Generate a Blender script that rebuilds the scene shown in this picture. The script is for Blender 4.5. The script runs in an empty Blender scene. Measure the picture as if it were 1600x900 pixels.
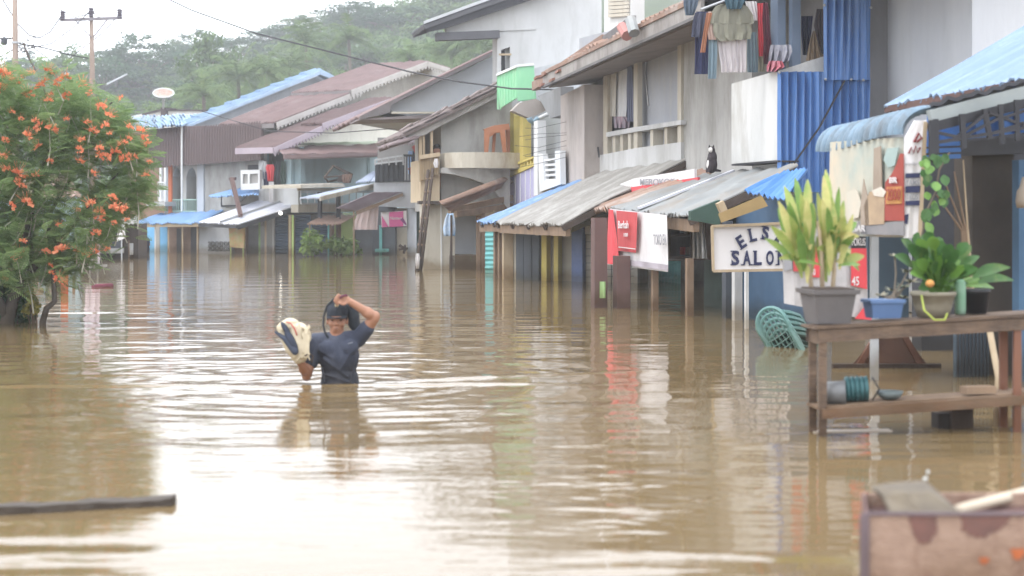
import bpy, bmesh, math, random
import numpy as np
from mathutils import Vector, Matrix, Euler
from mathutils.geometry import tessellate_polygon
random.seed(7); RNG = np.random.default_rng(7)
SC = bpy.context.scene; COL = SC.collection
R = math.radians

# ------------------------------------------------------------------ camera
F, HY, CAMH = 2400.0, 335.0, 1.35          # focal length in photo pixels, horizon row, eye height above the water
cam = bpy.data.cameras.new('camera'); camo = bpy.data.objects.new('camera', cam); COL.objects.link(camo)
camo.location = (0, 0, CAMH); camo.rotation_euler = (R(90), 0, 0)
cam.sensor_width = 36; cam.lens = 54; cam.shift_y = -(450 - HY) / 1600
cam.clip_start = .05; cam.clip_end = 3000
cam.dof.use_dof = True; cam.dof.focus_distance = 24; cam.dof.aperture_fstop = 2.0
SC.camera = camo

# ------------------------------------------------------------------ light
SUN_EL, SUN_AZ = R(58), R(-125)            # high, from the open side of the street behind the left shoulder
w = bpy.data.worlds.new('World'); SC.world = w; w.use_nodes = True
nt = w.node_tree; nt.nodes.clear()
sky = nt.nodes.new('ShaderNodeTexSky'); sky.sky_type = 'NISHITA'; sky.sun_disc = False
sky.sun_elevation = SUN_EL; sky.sun_rotation = SUN_AZ; sky.air_density = 1.5; sky.dust_density = 4
tc = nt.nodes.new('ShaderNodeTexCoord'); ns = nt.nodes.new('ShaderNodeTexNoise'); ns.inputs['Scale'].default_value = 2.2
ns.inputs['Detail'].default_value = 5
mp = nt.nodes.new('ShaderNodeMapping'); mp.inputs['Scale'].default_value = (1, 1, 2.5)
rp = nt.nodes.new('ShaderNodeMapRange'); rp.inputs[1].default_value = .3; rp.inputs[2].default_value = .7
rp.inputs[3].default_value = .80; rp.inputs[4].default_value = .97
mx = nt.nodes.new('ShaderNodeMix'); mx.data_type = 'RGBA'
mx.inputs['B'].default_value = (18.3, 19.0, 20.3, 1)      # the overcast cloud deck
bg = nt.nodes.new('ShaderNodeBackground'); bg.inputs['Strength'].default_value = .1
ow = nt.nodes.new('ShaderNodeOutputWorld')
L = nt.links.new
L(tc.outputs['Generated'], mp.inputs[0]); L(mp.outputs[0], ns.inputs['Vector']); L(ns.outputs['Fac'], rp.inputs[0])
L(rp.outputs[0], mx.inputs['Factor']); L(sky.outputs[0], mx.inputs['A']); L(mx.outputs['Result'], bg.inputs['Color']); L(bg.outputs[0], ow.inputs[0])
sun = bpy.data.lights.new('sun', 'SUN'); sun.energy = 1.0; sun.angle = R(14); sun.color = (1, .98, .95)
suno = bpy.data.objects.new('sun', sun); COL.objects.link(suno)
sd = Vector((math.sin(SUN_AZ) * math.cos(SUN_EL), math.cos(SUN_AZ) * math.cos(SUN_EL), math.sin(SUN_EL)))
suno.rotation_euler = (-sd).to_track_quat('-Z', 'Y').to_euler(); suno.location = (0, 0, 60)
vs = SC.view_settings; vs.view_transform = 'Standard'; vs.look = 'None'; vs.gamma = 1; vs.exposure = .72; vs.use_curve_mapping = False
SC.cycles.max_bounces = 8; SC.cycles.volume_bounces = 2; SC.cycles.diffuse_bounces = 4; SC.cycles.transparent_max_bounces = 8
SC.cycles.caustics_reflective = False; SC.cycles.caustics_refractive = False
SC.cycles.use_denoising = True

# ------------------------------------------------------------------ materials
MATS = {}
def srgb(r, g, b):
    f = lambda c: ((c / 255) / 12.92 if c / 255 <= .04045 else (((c / 255) + .055) / 1.055) ** 2.4)
    return (f(r), f(g), f(b))
def mat(name, c1, c2=None, scale=2.0, rough=.8, bump=0.0, bscale=None, streak=1.0, stain=None, sscale=.7, samt=.5, metal=0, spec=.3, emit=0, island=None, transl=0, coat=0, tide=.8):
    """plain procedural paint: two tones mixed by noise, optional stains, optional fine relief"""
    if name in MATS: return MATS[name]
    m = bpy.data.materials.new(name); m.use_nodes = True; n = m.node_tree.nodes; l = m.node_tree.links.new
    b = n['Principled BSDF']; b.inputs['Roughness'].default_value = rough; b.inputs['Metallic'].default_value = metal
    b.inputs['Specular IOR Level'].default_value = spec
    if coat: b.inputs['Coat Weight'].default_value = coat
    c2 = c2 or tuple(x * .75 for x in c1)
    tc = n.new('ShaderNodeTexCoord'); mp = n.new('ShaderNodeMapping'); mp.inputs['Scale'].default_value = (1, 1, 1 / streak)
    l(tc.outputs['Object'], mp.inputs[0])
    nz = n.new('ShaderNodeTexNoise'); nz.inputs['Scale'].default_value = scale; nz.inputs['Detail'].default_value = 7; nz.inputs['Roughness'].default_value = .65
    l(mp.outputs[0], nz.inputs['Vector'])
    mr = n.new('ShaderNodeMapRange'); mr.inputs[1].default_value = .32; mr.inputs[2].default_value = .68; l(nz.outputs['Fac'], mr.inputs[0])
    mix = n.new('ShaderNodeMix'); mix.data_type = 'RGBA'; mix.inputs['A'].default_value = (*c1, 1); mix.inputs['B'].default_value = (*c2, 1)
    if island:
        g = n.new('ShaderNodeNewGeometry'); ad = n.new('ShaderNodeMath'); ad.operation = 'MULTIPLY_ADD'; ad.inputs[1].default_value = .75
        sc = n.new('ShaderNodeMath'); sc.operation = 'MULTIPLY'; sc.inputs[1].default_value = .3
        l(mr.outputs[0], sc.inputs[0]); l(g.outputs['Random Per Island'], ad.inputs[0]); l(sc.outputs[0], ad.inputs[2])
        cr = n.new('ShaderNodeValToRGB'); cr.color_ramp.elements[0].color = (*island[0], 1); cr.color_ramp.elements[1].color = (*island[-1], 1)
        for i, c in enumerate(island[1:-1]): e = cr.color_ramp.elements.new((i + 1) / (len(island) - 1)); e.color = (*c, 1)
        l(ad.outputs[0], cr.inputs[0]); out = cr.outputs[0]
    else:
        l(mr.outputs[0], mix.inputs['Factor']); out = mix.outputs['Result']
    if stain:
        n2 = n.new('ShaderNodeTexNoise'); n2.inputs['Scale'].default_value = sscale; n2.inputs['Detail'].default_value = 9; n2.inputs['Roughness'].default_value = .7
        mp2 = n.new('ShaderNodeMapping'); mp2.inputs['Scale'].default_value = (1, 1, .35); mp2.inputs['Location'].default_value = (3.7, 1.2, 5.1)
        l(tc.outputs['Object'], mp2.inputs[0]); l(mp2.outputs[0], n2.inputs['Vector'])
        r2 = n.new('ShaderNodeMapRange'); r2.inputs[1].default_value = .62 - .25 * samt; r2.inputs[2].default_value = .78 - .1 * samt; r2.inputs[4].default_value = .85
        l(n2.outputs['Fac'], r2.inputs[0])
        m2 = n.new('ShaderNodeMix'); m2.data_type = 'RGBA'; m2.inputs['B'].default_value = (*stain, 1)
        l(r2.outputs[0], m2.inputs['Factor']); l(out, m2.inputs['A']); out = m2.outputs['Result']
        if streak >= 2:                                     # rain streaks and mould runs down the wall
            mp5 = n.new('ShaderNodeMapping'); mp5.inputs['Scale'].default_value = (2.6, 2.6, .45); mp5.inputs['Location'].default_value = (1.3, 7.7, .4); l(tc.outputs['Object'], mp5.inputs[0])
            n5 = n.new('ShaderNodeTexNoise'); n5.inputs['Scale'].default_value = 1.3; n5.inputs['Detail'].default_value = 8; n5.inputs['Roughness'].default_value = .72; l(mp5.outputs[0], n5.inputs['Vector'])
            r5 = n.new('ShaderNodeMapRange'); r5.inputs[1].default_value = .52; r5.inputs[2].default_value = .74; r5.inputs[4].default_value = .42; l(n5.outputs['Fac'], r5.inputs[0])
            m5 = n.new('ShaderNodeMix'); m5.data_type = 'RGBA'; m5.inputs['B'].default_value = (*[x * .9 for x in stain], 1); l(r5.outputs[0], m5.inputs['Factor']); l(out, m5.inputs['A']); out = m5.outputs['Result']
    if tide and not island and not emit:                     # silt and damp left just above the flood line
        gp = n.new('ShaderNodeNewGeometry'); sx = n.new('ShaderNodeSeparateXYZ'); l(gp.outputs['Position'], sx.inputs[0]); nt_ = n.new('ShaderNodeTexNoise'); nt_.inputs['Scale'].default_value = 3.5; nt_.inputs['Detail'].default_value = 5; l(gp.outputs['Position'], nt_.inputs['Vector'])
        ma = n.new('ShaderNodeMath'); ma.operation = 'MULTIPLY_ADD'; ma.inputs[1].default_value = -.42; l(nt_.outputs['Fac'], ma.inputs[0]); l(sx.outputs[2], ma.inputs[2])
        r4 = n.new('ShaderNodeMapRange'); r4.inputs[1].default_value = -.12; r4.inputs[2].default_value = .10; r4.inputs[3].default_value = tide; r4.inputs[4].default_value = 0; l(ma.outputs[0], r4.inputs[0])
        m4 = n.new('ShaderNodeMix'); m4.data_type = 'RGBA'; m4.blend_type = 'MULTIPLY'; m4.inputs['B'].default_value = (.50, .42, .31, 1); l(r4.outputs[0], m4.inputs['Factor']); l(out, m4.inputs['A']); out = m4.outputs['Result']
    l(out, b.inputs['Base Color'])
    if bump:
        n3 = n.new('ShaderNodeTexNoise'); n3.inputs['Scale'].default_value = bscale or scale * 8; n3.inputs['Detail'].default_value = 5
        l(mp.outputs[0], n3.inputs['Vector']); bp = n.new('ShaderNodeBump'); bp.inputs['Strength'].default_value = bump; bp.inputs['Distance'].default_value = .02
        l(n3.outputs['Fac'], bp.inputs['Height']); l(bp.outputs[0], b.inputs['Normal'])
    if emit:
        b.inputs['Emission Color'].default_value = (*c1, 1); b.inputs['Emission Strength'].default_value = emit
    if transl:
        t = n.new('ShaderNodeBsdfTranslucent'); l(out, t.inputs['Color']); ms = n.new('ShaderNodeMixShader'); ms.inputs[0].default_value = transl
        l(b.outputs[0], ms.inputs[1]); l(t.outputs[0], ms.inputs[2]); l(ms.outputs[0], n['Material Output'].inputs['Surface'])
    MATS[name] = m; return m
G = lambda v: (v, v, v)
concrete = mat('concrete', (.42, .41, .39), (.33, .325, .31), 1.2, .9, .25, 18, 2, stain=(.16, .15, .13), sscale=.8, samt=.62)
concrete_dk = mat('concrete_grey', (.27, .275, .28), (.21, .215, .22), 1.0, .9, .2, 16, 2, stain=(.12, .115, .105), sscale=.7, samt=.45)
concrete_lt = mat('concrete_pale', (.52, .52, .52), (.43, .43, .42), 1.1, .9, .2, 16, 2, stain=(.27, .26, .24), sscale=.6, samt=.5)
cream_conc = mat('concrete_cream', (.50, .47, .40), (.42, .38, .31), 1.3, .9, .2, 16, 3, stain=(.22, .17, .11), sscale=.9, samt=.55)
white_p = mat('white_paint', (.60, .60, .59), (.50, .50, .48), 1.6, .7, .1, 20, 4, stain=(.33, .31, .27), sscale=1.3, samt=.3)
white_cl = mat('white_trim', (.66, .67, .67), (.57, .58, .58), 2.5, .6, .05, 20, 3)
blue_wall = mat('pale_blue_wall', (.40, .53, .58), (.34, .46, .51), 1.5, .85, .1, 18, 2, stain=(.26, .33, .35), sscale=1, samt=.3)
grey_wall = mat('grey_wall', (.44, .46, .49), (.38, .40, .43), 1.5, .85, .1, 18, 2, stain=(.26, .26, .26), sscale=1, samt=.3)
beige = mat('beige_wall', (.60, .49, .34), (.52, .42, .29), 1.4, .85, .1, 18, 2, stain=(.33, .26, .17), sscale=1, samt=.3)
tan = mat('tan_boards', (.36, .27, .17), (.27, .20, .12), 3, .85, .3, 30, 6)
yellow_p = mat('yellow_paint', (.56, .46, .13), (.47, .38, .11), 2, .7, .1, 20, 3, stain=(.30, .25, .12), sscale=2, samt=.3)
purple_p = mat('lilac_paint', (.42, .40, .58), (.36, .35, .50), 2, .75, .1, 20, 3)
lime_p = mat('lime_paint', (.45, .58, .20), (.38, .50, .17), 2, .8, .1, 20, 2)
green_post = mat('green_paint', (.28, .42, .18), (.22, .34, .14), 2, .7)
brown_roof = mat('brown_roof_metal', (.205, .14, .135), (.16, .107, .103), 1.2, .65, .1, 14, 3, stain=(.25, .20, .19), sscale=.8, samt=.35, spec=.3)
brown_clad = mat('brown_cladding', (.155, .115, .115), (.125, .092, .093), 1.2, .65, .05, 14, 4)
rust_roof = mat('rusty_roof_metal', (.30, .19, .14), (.20, .13, .10), 2.2, .8, .2, 20, 1, stain=(.40, .36, .33), sscale=1.2, samt=.5)
grey_roof = mat('zinc_roof', (.29, .30, .30), (.23, .24, .24), 1.4, .5, .1, 20, 1, stain=(.26, .22, .18), sscale=1.6, samt=.6, metal=.25, spec=.5)
grey_roof2 = mat('zinc_roof_weathered', (.30, .285, .265), (.23, .22, .20), 1.5, .65, .15, 20, 1, stain=(.45, .44, .42), sscale=1.6, samt=.6, metal=.1, spec=.4)
dark_roof = mat('dark_roof_metal', (.10, .10, .11), (.075, .075, .083), 2, .6)
blue_roof = mat('blue_roof_metal', (.30, .47, .72), (.25, .41, .65), 1.5, .5, .1, 18, 1, stain=(.45, .58, .75), sscale=1.1, samt=.35, spec=.45)
blue_roof_n = mat('blue_roof_near', (.21, .295, .41), (.17, .245, .35), 1.5, .45, .1, 18, 1, stain=(.30, .38, .48), sscale=1.8, samt=.4, spec=.4)
ltblue_roof = mat('pale_blue_roof', (.34, .47, .62), (.29, .41, .55), 2, .5, .05, 18, 1, spec=.45)
white_roof = mat('white_roof_metal', (.66, .67, .72), (.58, .59, .65), 1.6, .45, .05, 18, 1, spec=.5)
mauve_roof = mat('mauve_roof_metal', (.40, .32, .35), (.33, .26, .29), 1.8, .6, .1, 18, 1, stain=(.50, .45, .46), sscale=1.2, samt=.4)
blue_sheet = mat('blue_wall_sheet', (.080, .185, .43), (.060, .15, .37), 1.4, .45, .05, 20, 3, stain=(.15, .22, .36), sscale=1.8, samt=.35, spec=.5)
blue_tarp = mat('blue_tarp', (.17, .28, .46), (.12, .21, .38), 4, .5, .4, 14, 1, stain=(.42, .52, .66), sscale=3, samt=.4)
green_sheet = mat('green_sheet', (.26, .56, .33), (.22, .50, .30), 1.6, .5, .05, 20, 3, stain=(.42, .62, .42), sscale=1.3, samt=.35)
wood = mat('weathered_wood', (.26, .18, .12), (.16, .11, .075), 4, .85, .4, 30, 5)
wood_dk = mat('dark_wood', (.085, .062, .05), (.055, .04, .033), 4, .85, .4, 30, 5)
wood_lt = mat('pale_wood', (.45, .36, .25), (.34, .26, .17), 4, .85, .3, 30, 5)
wood_red = mat('reddish_wood', (.20, .095, .06), (.14, .065, .045), 4, .8, .3, 30, 5)
table_wood = mat('table_wood', (.175, .118, .08), (.085, .06, .045), 5, .75, .45, 26, .3, stain=(.07, .05, .04), sscale=3, samt=.5)
post_brown = mat('maroon_post_paint', (.14, .085, .075), (.11, .065, .06), 2, .7, .1)
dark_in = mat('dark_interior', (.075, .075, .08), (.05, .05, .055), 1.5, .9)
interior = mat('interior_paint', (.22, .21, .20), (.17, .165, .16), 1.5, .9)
navy_sh = mat('navy_shutter', (.075, .12, .19), (.06, .10, .165), 2, .55, .05)
sky_door = mat('sky_blue_door', (.16, .42, .68), (.14, .37, .61), 2, .6, .05)
brown_door = mat('brown_door', (.27, .17, .12), (.21, .13, .09), 3, .7, .2)
char_sh = mat('charcoal_door', (.075, .085, .10), (.06, .068, .08), 2, .6, .05, 20, 5)
green_dk = mat('dark_green_wall', (.045, .085, .065), (.035, .065, .05), 2, .7, .1)
teal_gate = mat('teal_paint', (.14, .40, .40), (.12, .35, .35), 2, .6)
deep_blue = mat('deep_blue_wall', (.05, .10, .17), (.04, .08, .14), 2, .7, .1)
tile_blue = mat('blue_tile', (.09, .14, .30), (.14, .19, .36), 14, .35, .1)
tile_cream = mat('cream_tile', (.52, .49, .43), (.45, .42, .36), 5, .45)
metal_dk = mat('dark_metal', (.05, .05, .055), (.035, .035, .04), 3, .5, metal=.5)
metal_blk = mat('black_railing', (.035, .04, .05), (.025, .03, .035), 3, .5)
metal_lt = mat('grey_metal', (.45, .46, .47), (.36, .37, .38), 3, .45, metal=.5)
slate = mat('slate_post_paint', (.13, .17, .24), (.10, .14, .20), 2, .6)
red_p = mat('red_paint', (.55, .09, .07), (.47, .07, .06), 3, .6)
orange_p = mat('orange_paint', (.62, .17, .07), (.54, .14, .06), 3, .6)
ink = mat('navy_ink', (.03, .035, .09), (.025, .03, .075), 5, .7)
print_red = mat('printed_red', (.62, .065, .075), (.56, .055, .07), 2, .5)
print_white = mat('printed_white', (.70, .68, .68), (.62, .60, .60), 2, .5, stain=(.52, .47, .42), sscale=2, samt=.3)
print_grey = mat('printed_grey', (.30, .30, .32), (.25, .25, .27), 2, .5)
skin = mat('skin', (.36, .185, .12), (.30, .15, .095), 9, .5, .05, 60, spec=.35)
black_hair = mat('black_hair', (.02, .018, .017), (.015, .014, .013), 9, .6)

# ------------------------------------------------------------------ geometry helpers
def P(px, py, Y):
    """the point seen at photo pixel (px, py) at depth Y metres in front of the camera"""
    return Vector(((px - 800) / F * Y, Y, CAMH - (py - HY) / F * Y))
class Plane:
    """an upright plane; calling it gives its point at a photo pixel, off metres towards the viewer"""
    def __init__(s, x0, y0, dx, dy):
        n = math.hypot(dx, dy); s.d = Vector((dx / n, dy / n, 0)); s.p = Vector((x0, y0, 0))
        s.n = Vector((s.d.y, -s.d.x, 0))
        if s.n.dot(-s.p) < 0: s.n = -s.n
    def __call__(s, px, py, off=0):
        p = s.p + s.n * off; u = (px - 800) / F
        t = (p.x - u * p.y) / (u * s.d.y - s.d.x); Y = p.y + s.d.y * t
        return P(px, py, Y)
STREET = Vector((-.23, 1, 0)).normalized(); ACROSS = Vector((1, .23, 0)).normalized()
def RP(s): return Plane(6.956 + s, 0, -.23, 1)              # house-row planes parallel to the street, s metres behind the posts
def SP(px, Y): p = P(px, 0, Y); return Plane(p.x, p.y, 1, .23)   # side-wall planes across the street direction
FA, FB = Vector((-.871, .492, 0)), Vector((.492, .871, 0))  # the far houses where the street bends: along / across their fronts
FL = Plane(-5.2, 52, -.871, .492)
def GP(px, off=0):                                           # their side walls, through the front corner seen at column px
    p = FL(px, 0); return Plane(p.x, p.y, FB.x, FB.y)
def slide(p, d, px):
    """p moved along d until it stands in photo column px"""
    u = (px - 800) / F; t = (p.x - u * p.y) / (u * d.y - d.x); return p + d * t

class MB:
    def __init__(s): s.v = []; s.f = []; s.mi = []
    def add(s, vs, fs, m=0):
        o = len(s.v); s.v += [tuple(v) for v in vs]
        for f in fs: s.f.append(tuple(i + o for i in f)); s.mi.append(m)
        return s
    def quad(s, a, b, c, d, m=0): return s.add([a, b, c, d], [(0, 1, 2, 3)], m)
    def hexa(s, b, t, m=0):       # bottom four, top four
        return s.add(list(b) + list(t), [(3, 2, 1, 0), (4, 5, 6, 7), (0, 1, 5, 4), (1, 2, 6, 5), (2, 3, 7, 6), (3, 0, 4, 7)], m)
    def box(s, c, size, rz=0, m=0):
        x, y, z = (k / 2 for k in size); M = Matrix.Rotation(rz, 3, 'Z'); c = Vector(c)
        q = lambda a, b, d: c + M @ Vector((a * x, b * y, d * z))
        return s.hexa([q(-1, -1, -1), q(1, -1, -1), q(1, 1, -1), q(-1, 1, -1)], [q(-1, -1, 1), q(1, -1, 1), q(1, 1, 1), q(-1, 1, 1)], m)
    def bar(s, p, q, w, h=None, m=0, up=None):
        p, q = Vector(p), Vector(q); h = h or w; d = (q - p).normalized(); up = Vector(up) if up else Vector((0, 0, 1))
        if abs(d.dot(up)) > .95: up = Vector((0, -1, 0)) if abs(d.z) > .5 else Vector((1, 0, 0))
        x = d.cross(up).normalized() * w / 2; y = x.normalized().cross(d) * h / 2
        return s.hexa([p - x - y, p + x - y, p + x + y, p - x + y], [q - x - y, q + x - y, q + x + y, q - x + y], m)
    def tube(s, pts, r, n=6, m=0, cap=True):
        pts = [Vector(p) for p in pts]; rs = r if isinstance(r, (list, tuple)) else [r] * len(pts); o = len(s.v); prev = None
        for i, p in enumerate(pts):
            d = (pts[min(i + 1, len(pts) - 1)] - pts[max(i - 1, 0)]).normalized()
            if prev is None:
                a = Vector((0, 0, 1)) if abs(d.z) < .9 else Vector((1, 0, 0)); x = d.cross(a).normalized()
            else: x = (prev - d * prev.dot(d)).normalized()
            prev = x; y = d.cross(x)
            for k in range(n): a = 2 * math.pi * k / n; s.v.append(tuple(p + (x * math.cos(a) + y * math.sin(a)) * rs[i]))
        for i in range(len(pts) - 1):
            for k in range(n): s.f.append((o + i * n + k, o + i * n + (k + 1) % n, o + (i + 1) * n + (k + 1) % n, o + (i + 1) * n + k)); s.mi.append(m)
        if cap:
            s.f.append(tuple(o + k for k in reversed(range(n)))); s.mi.append(m)
            e = o + (len(pts) - 1) * n; s.f.append(tuple(e + k for k in range(n))); s.mi.append(m)
        return s
    def lathe(s, c, prof, n=14, m=0, sx=1, sy=1):
        """prof: list of (radius, height)"""
        c = Vector(c); o = len(s.v)
        for r, z in prof:
            for k in range(n): a = 2 * math.pi * k / n; s.v.append((c.x + r * sx * math.cos(a), c.y + r * sy * math.sin(a), c.z + z))
        for i in range(len(prof) - 1):
            for k in range(n): s.f.append((o + i * n + k, o + i * n + (k + 1) % n, o + (i + 1) * n + (k + 1) % n, o + (i + 1) * n + k)); s.mi.append(m)
        s.f.append(tuple(o + k for k in reversed(range(n)))); s.mi.append(m)
        e = o + (len(prof) - 1) * n; s.f.append(tuple(e + k for k in range(n))); s.mi.append(m)
        return s
    def slab(s, pl, pts, t=.2, holes=(), off=0, m=0):
        """an upright slab on plane pl with the photo outline pts, t thick away from the viewer, with openings"""
        loops = [[pl(x, y, off) for x, y in lp] for lp in [pts, *holes]]
        flat = [[Vector((p.dot(pl.d), p.z, 0)) for p in lp] for lp in loops]
        tris = tessellate_polygon(flat); allp = [p for lp in loops for p in lp]; N = len(allp); o = len(s.v)
        s.v += [tuple(p) for p in allp] + [tuple(p - pl.n * t) for p in allp]
        for a, b, c in tris:
            s.f += [(o + a, o + b, o + c), (o + N + c, o + N + b, o + N + a)]; s.mi += [m, m]
        k = 0
        for lp in loops:
            for i in range(len(lp)):
                a, b = k + i, k + (i + 1) % len(lp); s.f.append((o + a, o + b, o + N + b, o + N + a)); s.mi.append(m)
            k += len(lp)
        return s
    def sheet(s, A, B, C, D, waves=12, amp=.02, t=.012, rows=2, sag=0, rough=0, m=0):
        """a corrugated sheet: A-B its lower edge, D-C its upper edge, the waves running up the slope"""
        A, B, C, D = map(Vector, (A, B, C, D)); nrm = (B - A).cross(D - A).normalized()
        if nrm.z < 0: nrm = -nrm
        nx = max(1, waves * 4) if amp else max(1, waves); o = len(s.v); W = nx + 1; k1, k2, k3 = (A.x * 7.3) % 6.28, (A.y * 5.1) % 6.28, (D.z * 9.7) % 6.28; dent = .8 * amp if waves > 3 else 0
        for lay in (0, 1):
            for j in range(rows + 1):
                v = j / rows
                for i in range(nx + 1):
                    u = i / nx; p = (A * (1 - u) + B * u) * (1 - v) + (D * (1 - u) + C * u) * v
                    p = p + nrm * (amp * math.sin(2 * math.pi * u * waves) + dent * (math.sin(u * 9 + v * 4 + k1) * math.sin(u * 23 - v * 7 + k2) + .6 * math.sin(u * 41 + v * 11 + k3)) - lay * t) - Vector((0, 0, sag * math.sin(math.pi * u) * (1 - v)))
                    if rough and j == 0: p = p + (A - D).normalized() * rough * ((math.sin(i * 1.7) + math.sin(i * .61 + 2) + math.sin(i * 3.3)) / 3)
                    s.v.append(tuple(p))
        K = W * (rows + 1)
        for j in range(rows):
            for i in range(nx):
                a = o + j * W + i; s.f += [(a, a + 1, a + 1 + W, a + W), (K + a + W, K + a + W + 1, K + a + 1, K + a)]; s.mi += [m, m]
        ring = [o + i for i in range(W)] + [o + j * W + nx for j in range(1, rows + 1)] + [o + rows * W + i for i in range(nx - 1, -1, -1)] + [o + j * W for j in range(rows - 1, 0, -1)]
        for i in range(len(ring)):
            a, b = ring[i], ring[(i + 1) % len(ring)]; s.f.append((b, a, a + K, b + K)); s.mi.append(m)
        return s
    def cloth(s, pl, rows, off=0, amp=.03, folds=4, nx=18, t=.012, ph=0, m=0):
        """hanging cloth on plane pl; rows = (y, left x, right x) in photo pixels from the top down"""
        o = len(s.v); ny = 0; W = nx + 1
        sub = []
        for a, b in zip(rows, rows[1:]):
            for k in range(3): f = k / 3; sub.append(tuple(a[i] * (1 - f) + b[i] * f for i in range(len(a))))
        sub.append(rows[-1]); n = len(sub)
        for lay in (0, 1):
            for j, r in enumerate(sub):
                y, xl, xr = r[:3]; dy = r[3] if len(r) > 3 else 0; g = .35 + .65 * j / (n - 1)
                for i in range(W):
                    u = i / nx; q = amp * g * (math.sin(u * folds * 6.283 + ph + .4 * math.sin(j * .7)) + .35 * math.sin(u * folds * 14.1 + ph * 2 + j * .3))
                    s.v.append(tuple(pl(xl + (xr - xl) * u, y + dy * u, off + q - lay * t)))
        K = W * n
        for j in range(n - 1):
            for i in range(nx):
                a = o + j * W + i; s.f += [(a, a + 1, a + 1 + W, a + W), (K + a + W, K + a + W + 1, K + a + 1, K + a)]; s.mi += [m, m]
        ring = [o + i for i in range(W)] + [o + j * W + nx for j in range(1, n)] + [o + (n - 1) * W + i for i in range(nx - 1, -1, -1)] + [o + j * W for j in range(n - 2, 0, -1)]
        for i in range(len(ring)):
            a, b = ring[i], ring[(i + 1) % len(ring)]; s.f.append((b, a, a + K, b + K)); s.mi.append(m)
        return s
    def ell(s, c, r, n=12, k=8, M=None, m=0):
        c = Vector(c); r = Vector(r) if not isinstance(r, (int, float)) else Vector((r, r, r)); M = M or Matrix.Identity(3); o = len(s.v)
        s.v.append(tuple(c + M @ Vector((0, 0, r.z))))
        for j in range(1, k):
            t = math.pi * j / k
            for i in range(n): a = 2 * math.pi * i / n; s.v.append(tuple(c + M @ Vector((r.x * math.sin(t) * math.cos(a), r.y * math.sin(t) * math.sin(a), r.z * math.cos(t)))))
        s.v.append(tuple(c + M @ Vector((0, 0, -r.z)))); e = len(s.v) - 1
        for i in range(n):
            s.f.append((o, o + 1 + i, o + 1 + (i + 1) % n)); b = o + 1 + (k - 2) * n; s.f.append((e, b + (i + 1) % n, b + i)); s.mi += [m, m]
        for j in range(k - 2):
            for i in range(n):
                a = o + 1 + j * n; s.f.append((a + i, a + n + i, a + n + (i + 1) % n, a + (i + 1) % n)); s.mi.append(m)
        return s
    def cap(s, p, r1, q, r2, n=12):
        p, q = Vector(p), Vector(q); s.ell(p, r1, n, 8); s.ell(q, r2, n, 8); return s.tube([p, q], [r1, r2], n)
    def leaf(s, base, d, length, width, up=None, droop=.3, n=4, m=0, fold=.15):
        base, d = Vector(base), Vector(d).normalized(); up = Vector(up) if up else Vector((0, 0, 1))
        x = d.cross(up); x = x.normalized() if x.length > 1e-3 else Vector((1, 0, 0)); o = len(s.v)
        for i in range(n + 1):
            t = i / n; c = base + d * length * t - Vector((0, 0, 1)) * droop * length * t * t; wd = width * (math.sin(math.pi * min(1, t * .92 + .06)) ** .8) * .5 + 1e-4
            k = x.cross(d).normalized() * fold * wd
            s.v += [tuple(c - x * wd + k), tuple(c), tuple(c + x * wd + k)]
        for i in range(n):
            a = o + i * 3; s.f += [(a, a + 1, a + 4, a + 3), (a + 1, a + 2, a + 5, a + 4)]; s.mi += [m, m]
        return s

def wloc(o):
    v = Vector((0, 0, 0))
    while o: v += o.location; o = o.parent
    return v
def obj(name, mb, m, parent=None, loc=None, smooth=False, label=None, kind=None):
    """link one mesh; its vertices are given in world coordinates"""
    loc = Vector(loc) if loc is not None else Vector((0, 0, 0)); base = wloc(parent) + loc
    me = bpy.data.meshes.new(name)
    if isinstance(mb, MB):
        me.from_pydata([(v[0] - base.x, v[1] - base.y, v[2] - base.z) for v in mb.v], [], mb.f)
        for i, k in enumerate(mb.mi):
            if k: me.polygons[i].material_index = k
        bm = bmesh.new(); bm.from_mesh(me); bmesh.ops.recalc_face_normals(bm, faces=bm.faces); bm.to_mesh(me); bm.free()
    else: me = mb
    for k in (m if isinstance(m, (list, tuple)) else [m]): me.materials.append(k)
    if smooth: me.polygons.foreach_set('use_smooth', [True] * len(me.polygons))
    o = bpy.data.objects.new(name, me); o.location = loc; COL.objects.link(o); o.parent = parent
    if label: o['label'] = label
    if kind: o['kind'] = kind
    return o
def thing(name, label, cat, loc=(0, 0, 0), group=None):
    o = bpy.data.objects.new(name, None); COL.objects.link(o); o.location = loc; o.empty_display_size = .1
    return tag(o, label, cat, group)
def tag(o, label, cat, group=None):
    o['label'] = label; o['category'] = cat
    if group: o['group'] = group
    return o
def single(name, mb, m, label, cat, group=None, smooth=False, at=None):
    """a thing that is one mesh; its origin at the foot of the mesh"""
    vs = mb.v; c = Vector(at) if at else Vector((sum(v[0] for v in vs) / len(vs), sum(v[1] for v in vs) / len(vs), min(v[2] for v in vs)))
    return tag(obj(name, mb, m, None, c, smooth), label, cat, group)
def dup(root, loc=None, label=None, parent=None):
    c = root.copy(); COL.objects.link(c); c.parent = parent
    if loc is not None: c.location = loc
    if label: c['label'] = label
    for ch in list(root.children): dup(ch, parent=c)
    return c
def struct(name, mb, m, smooth=False):
    o = obj(name, mb, m, smooth=smooth); o['kind'] = 'structure'; return o
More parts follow.
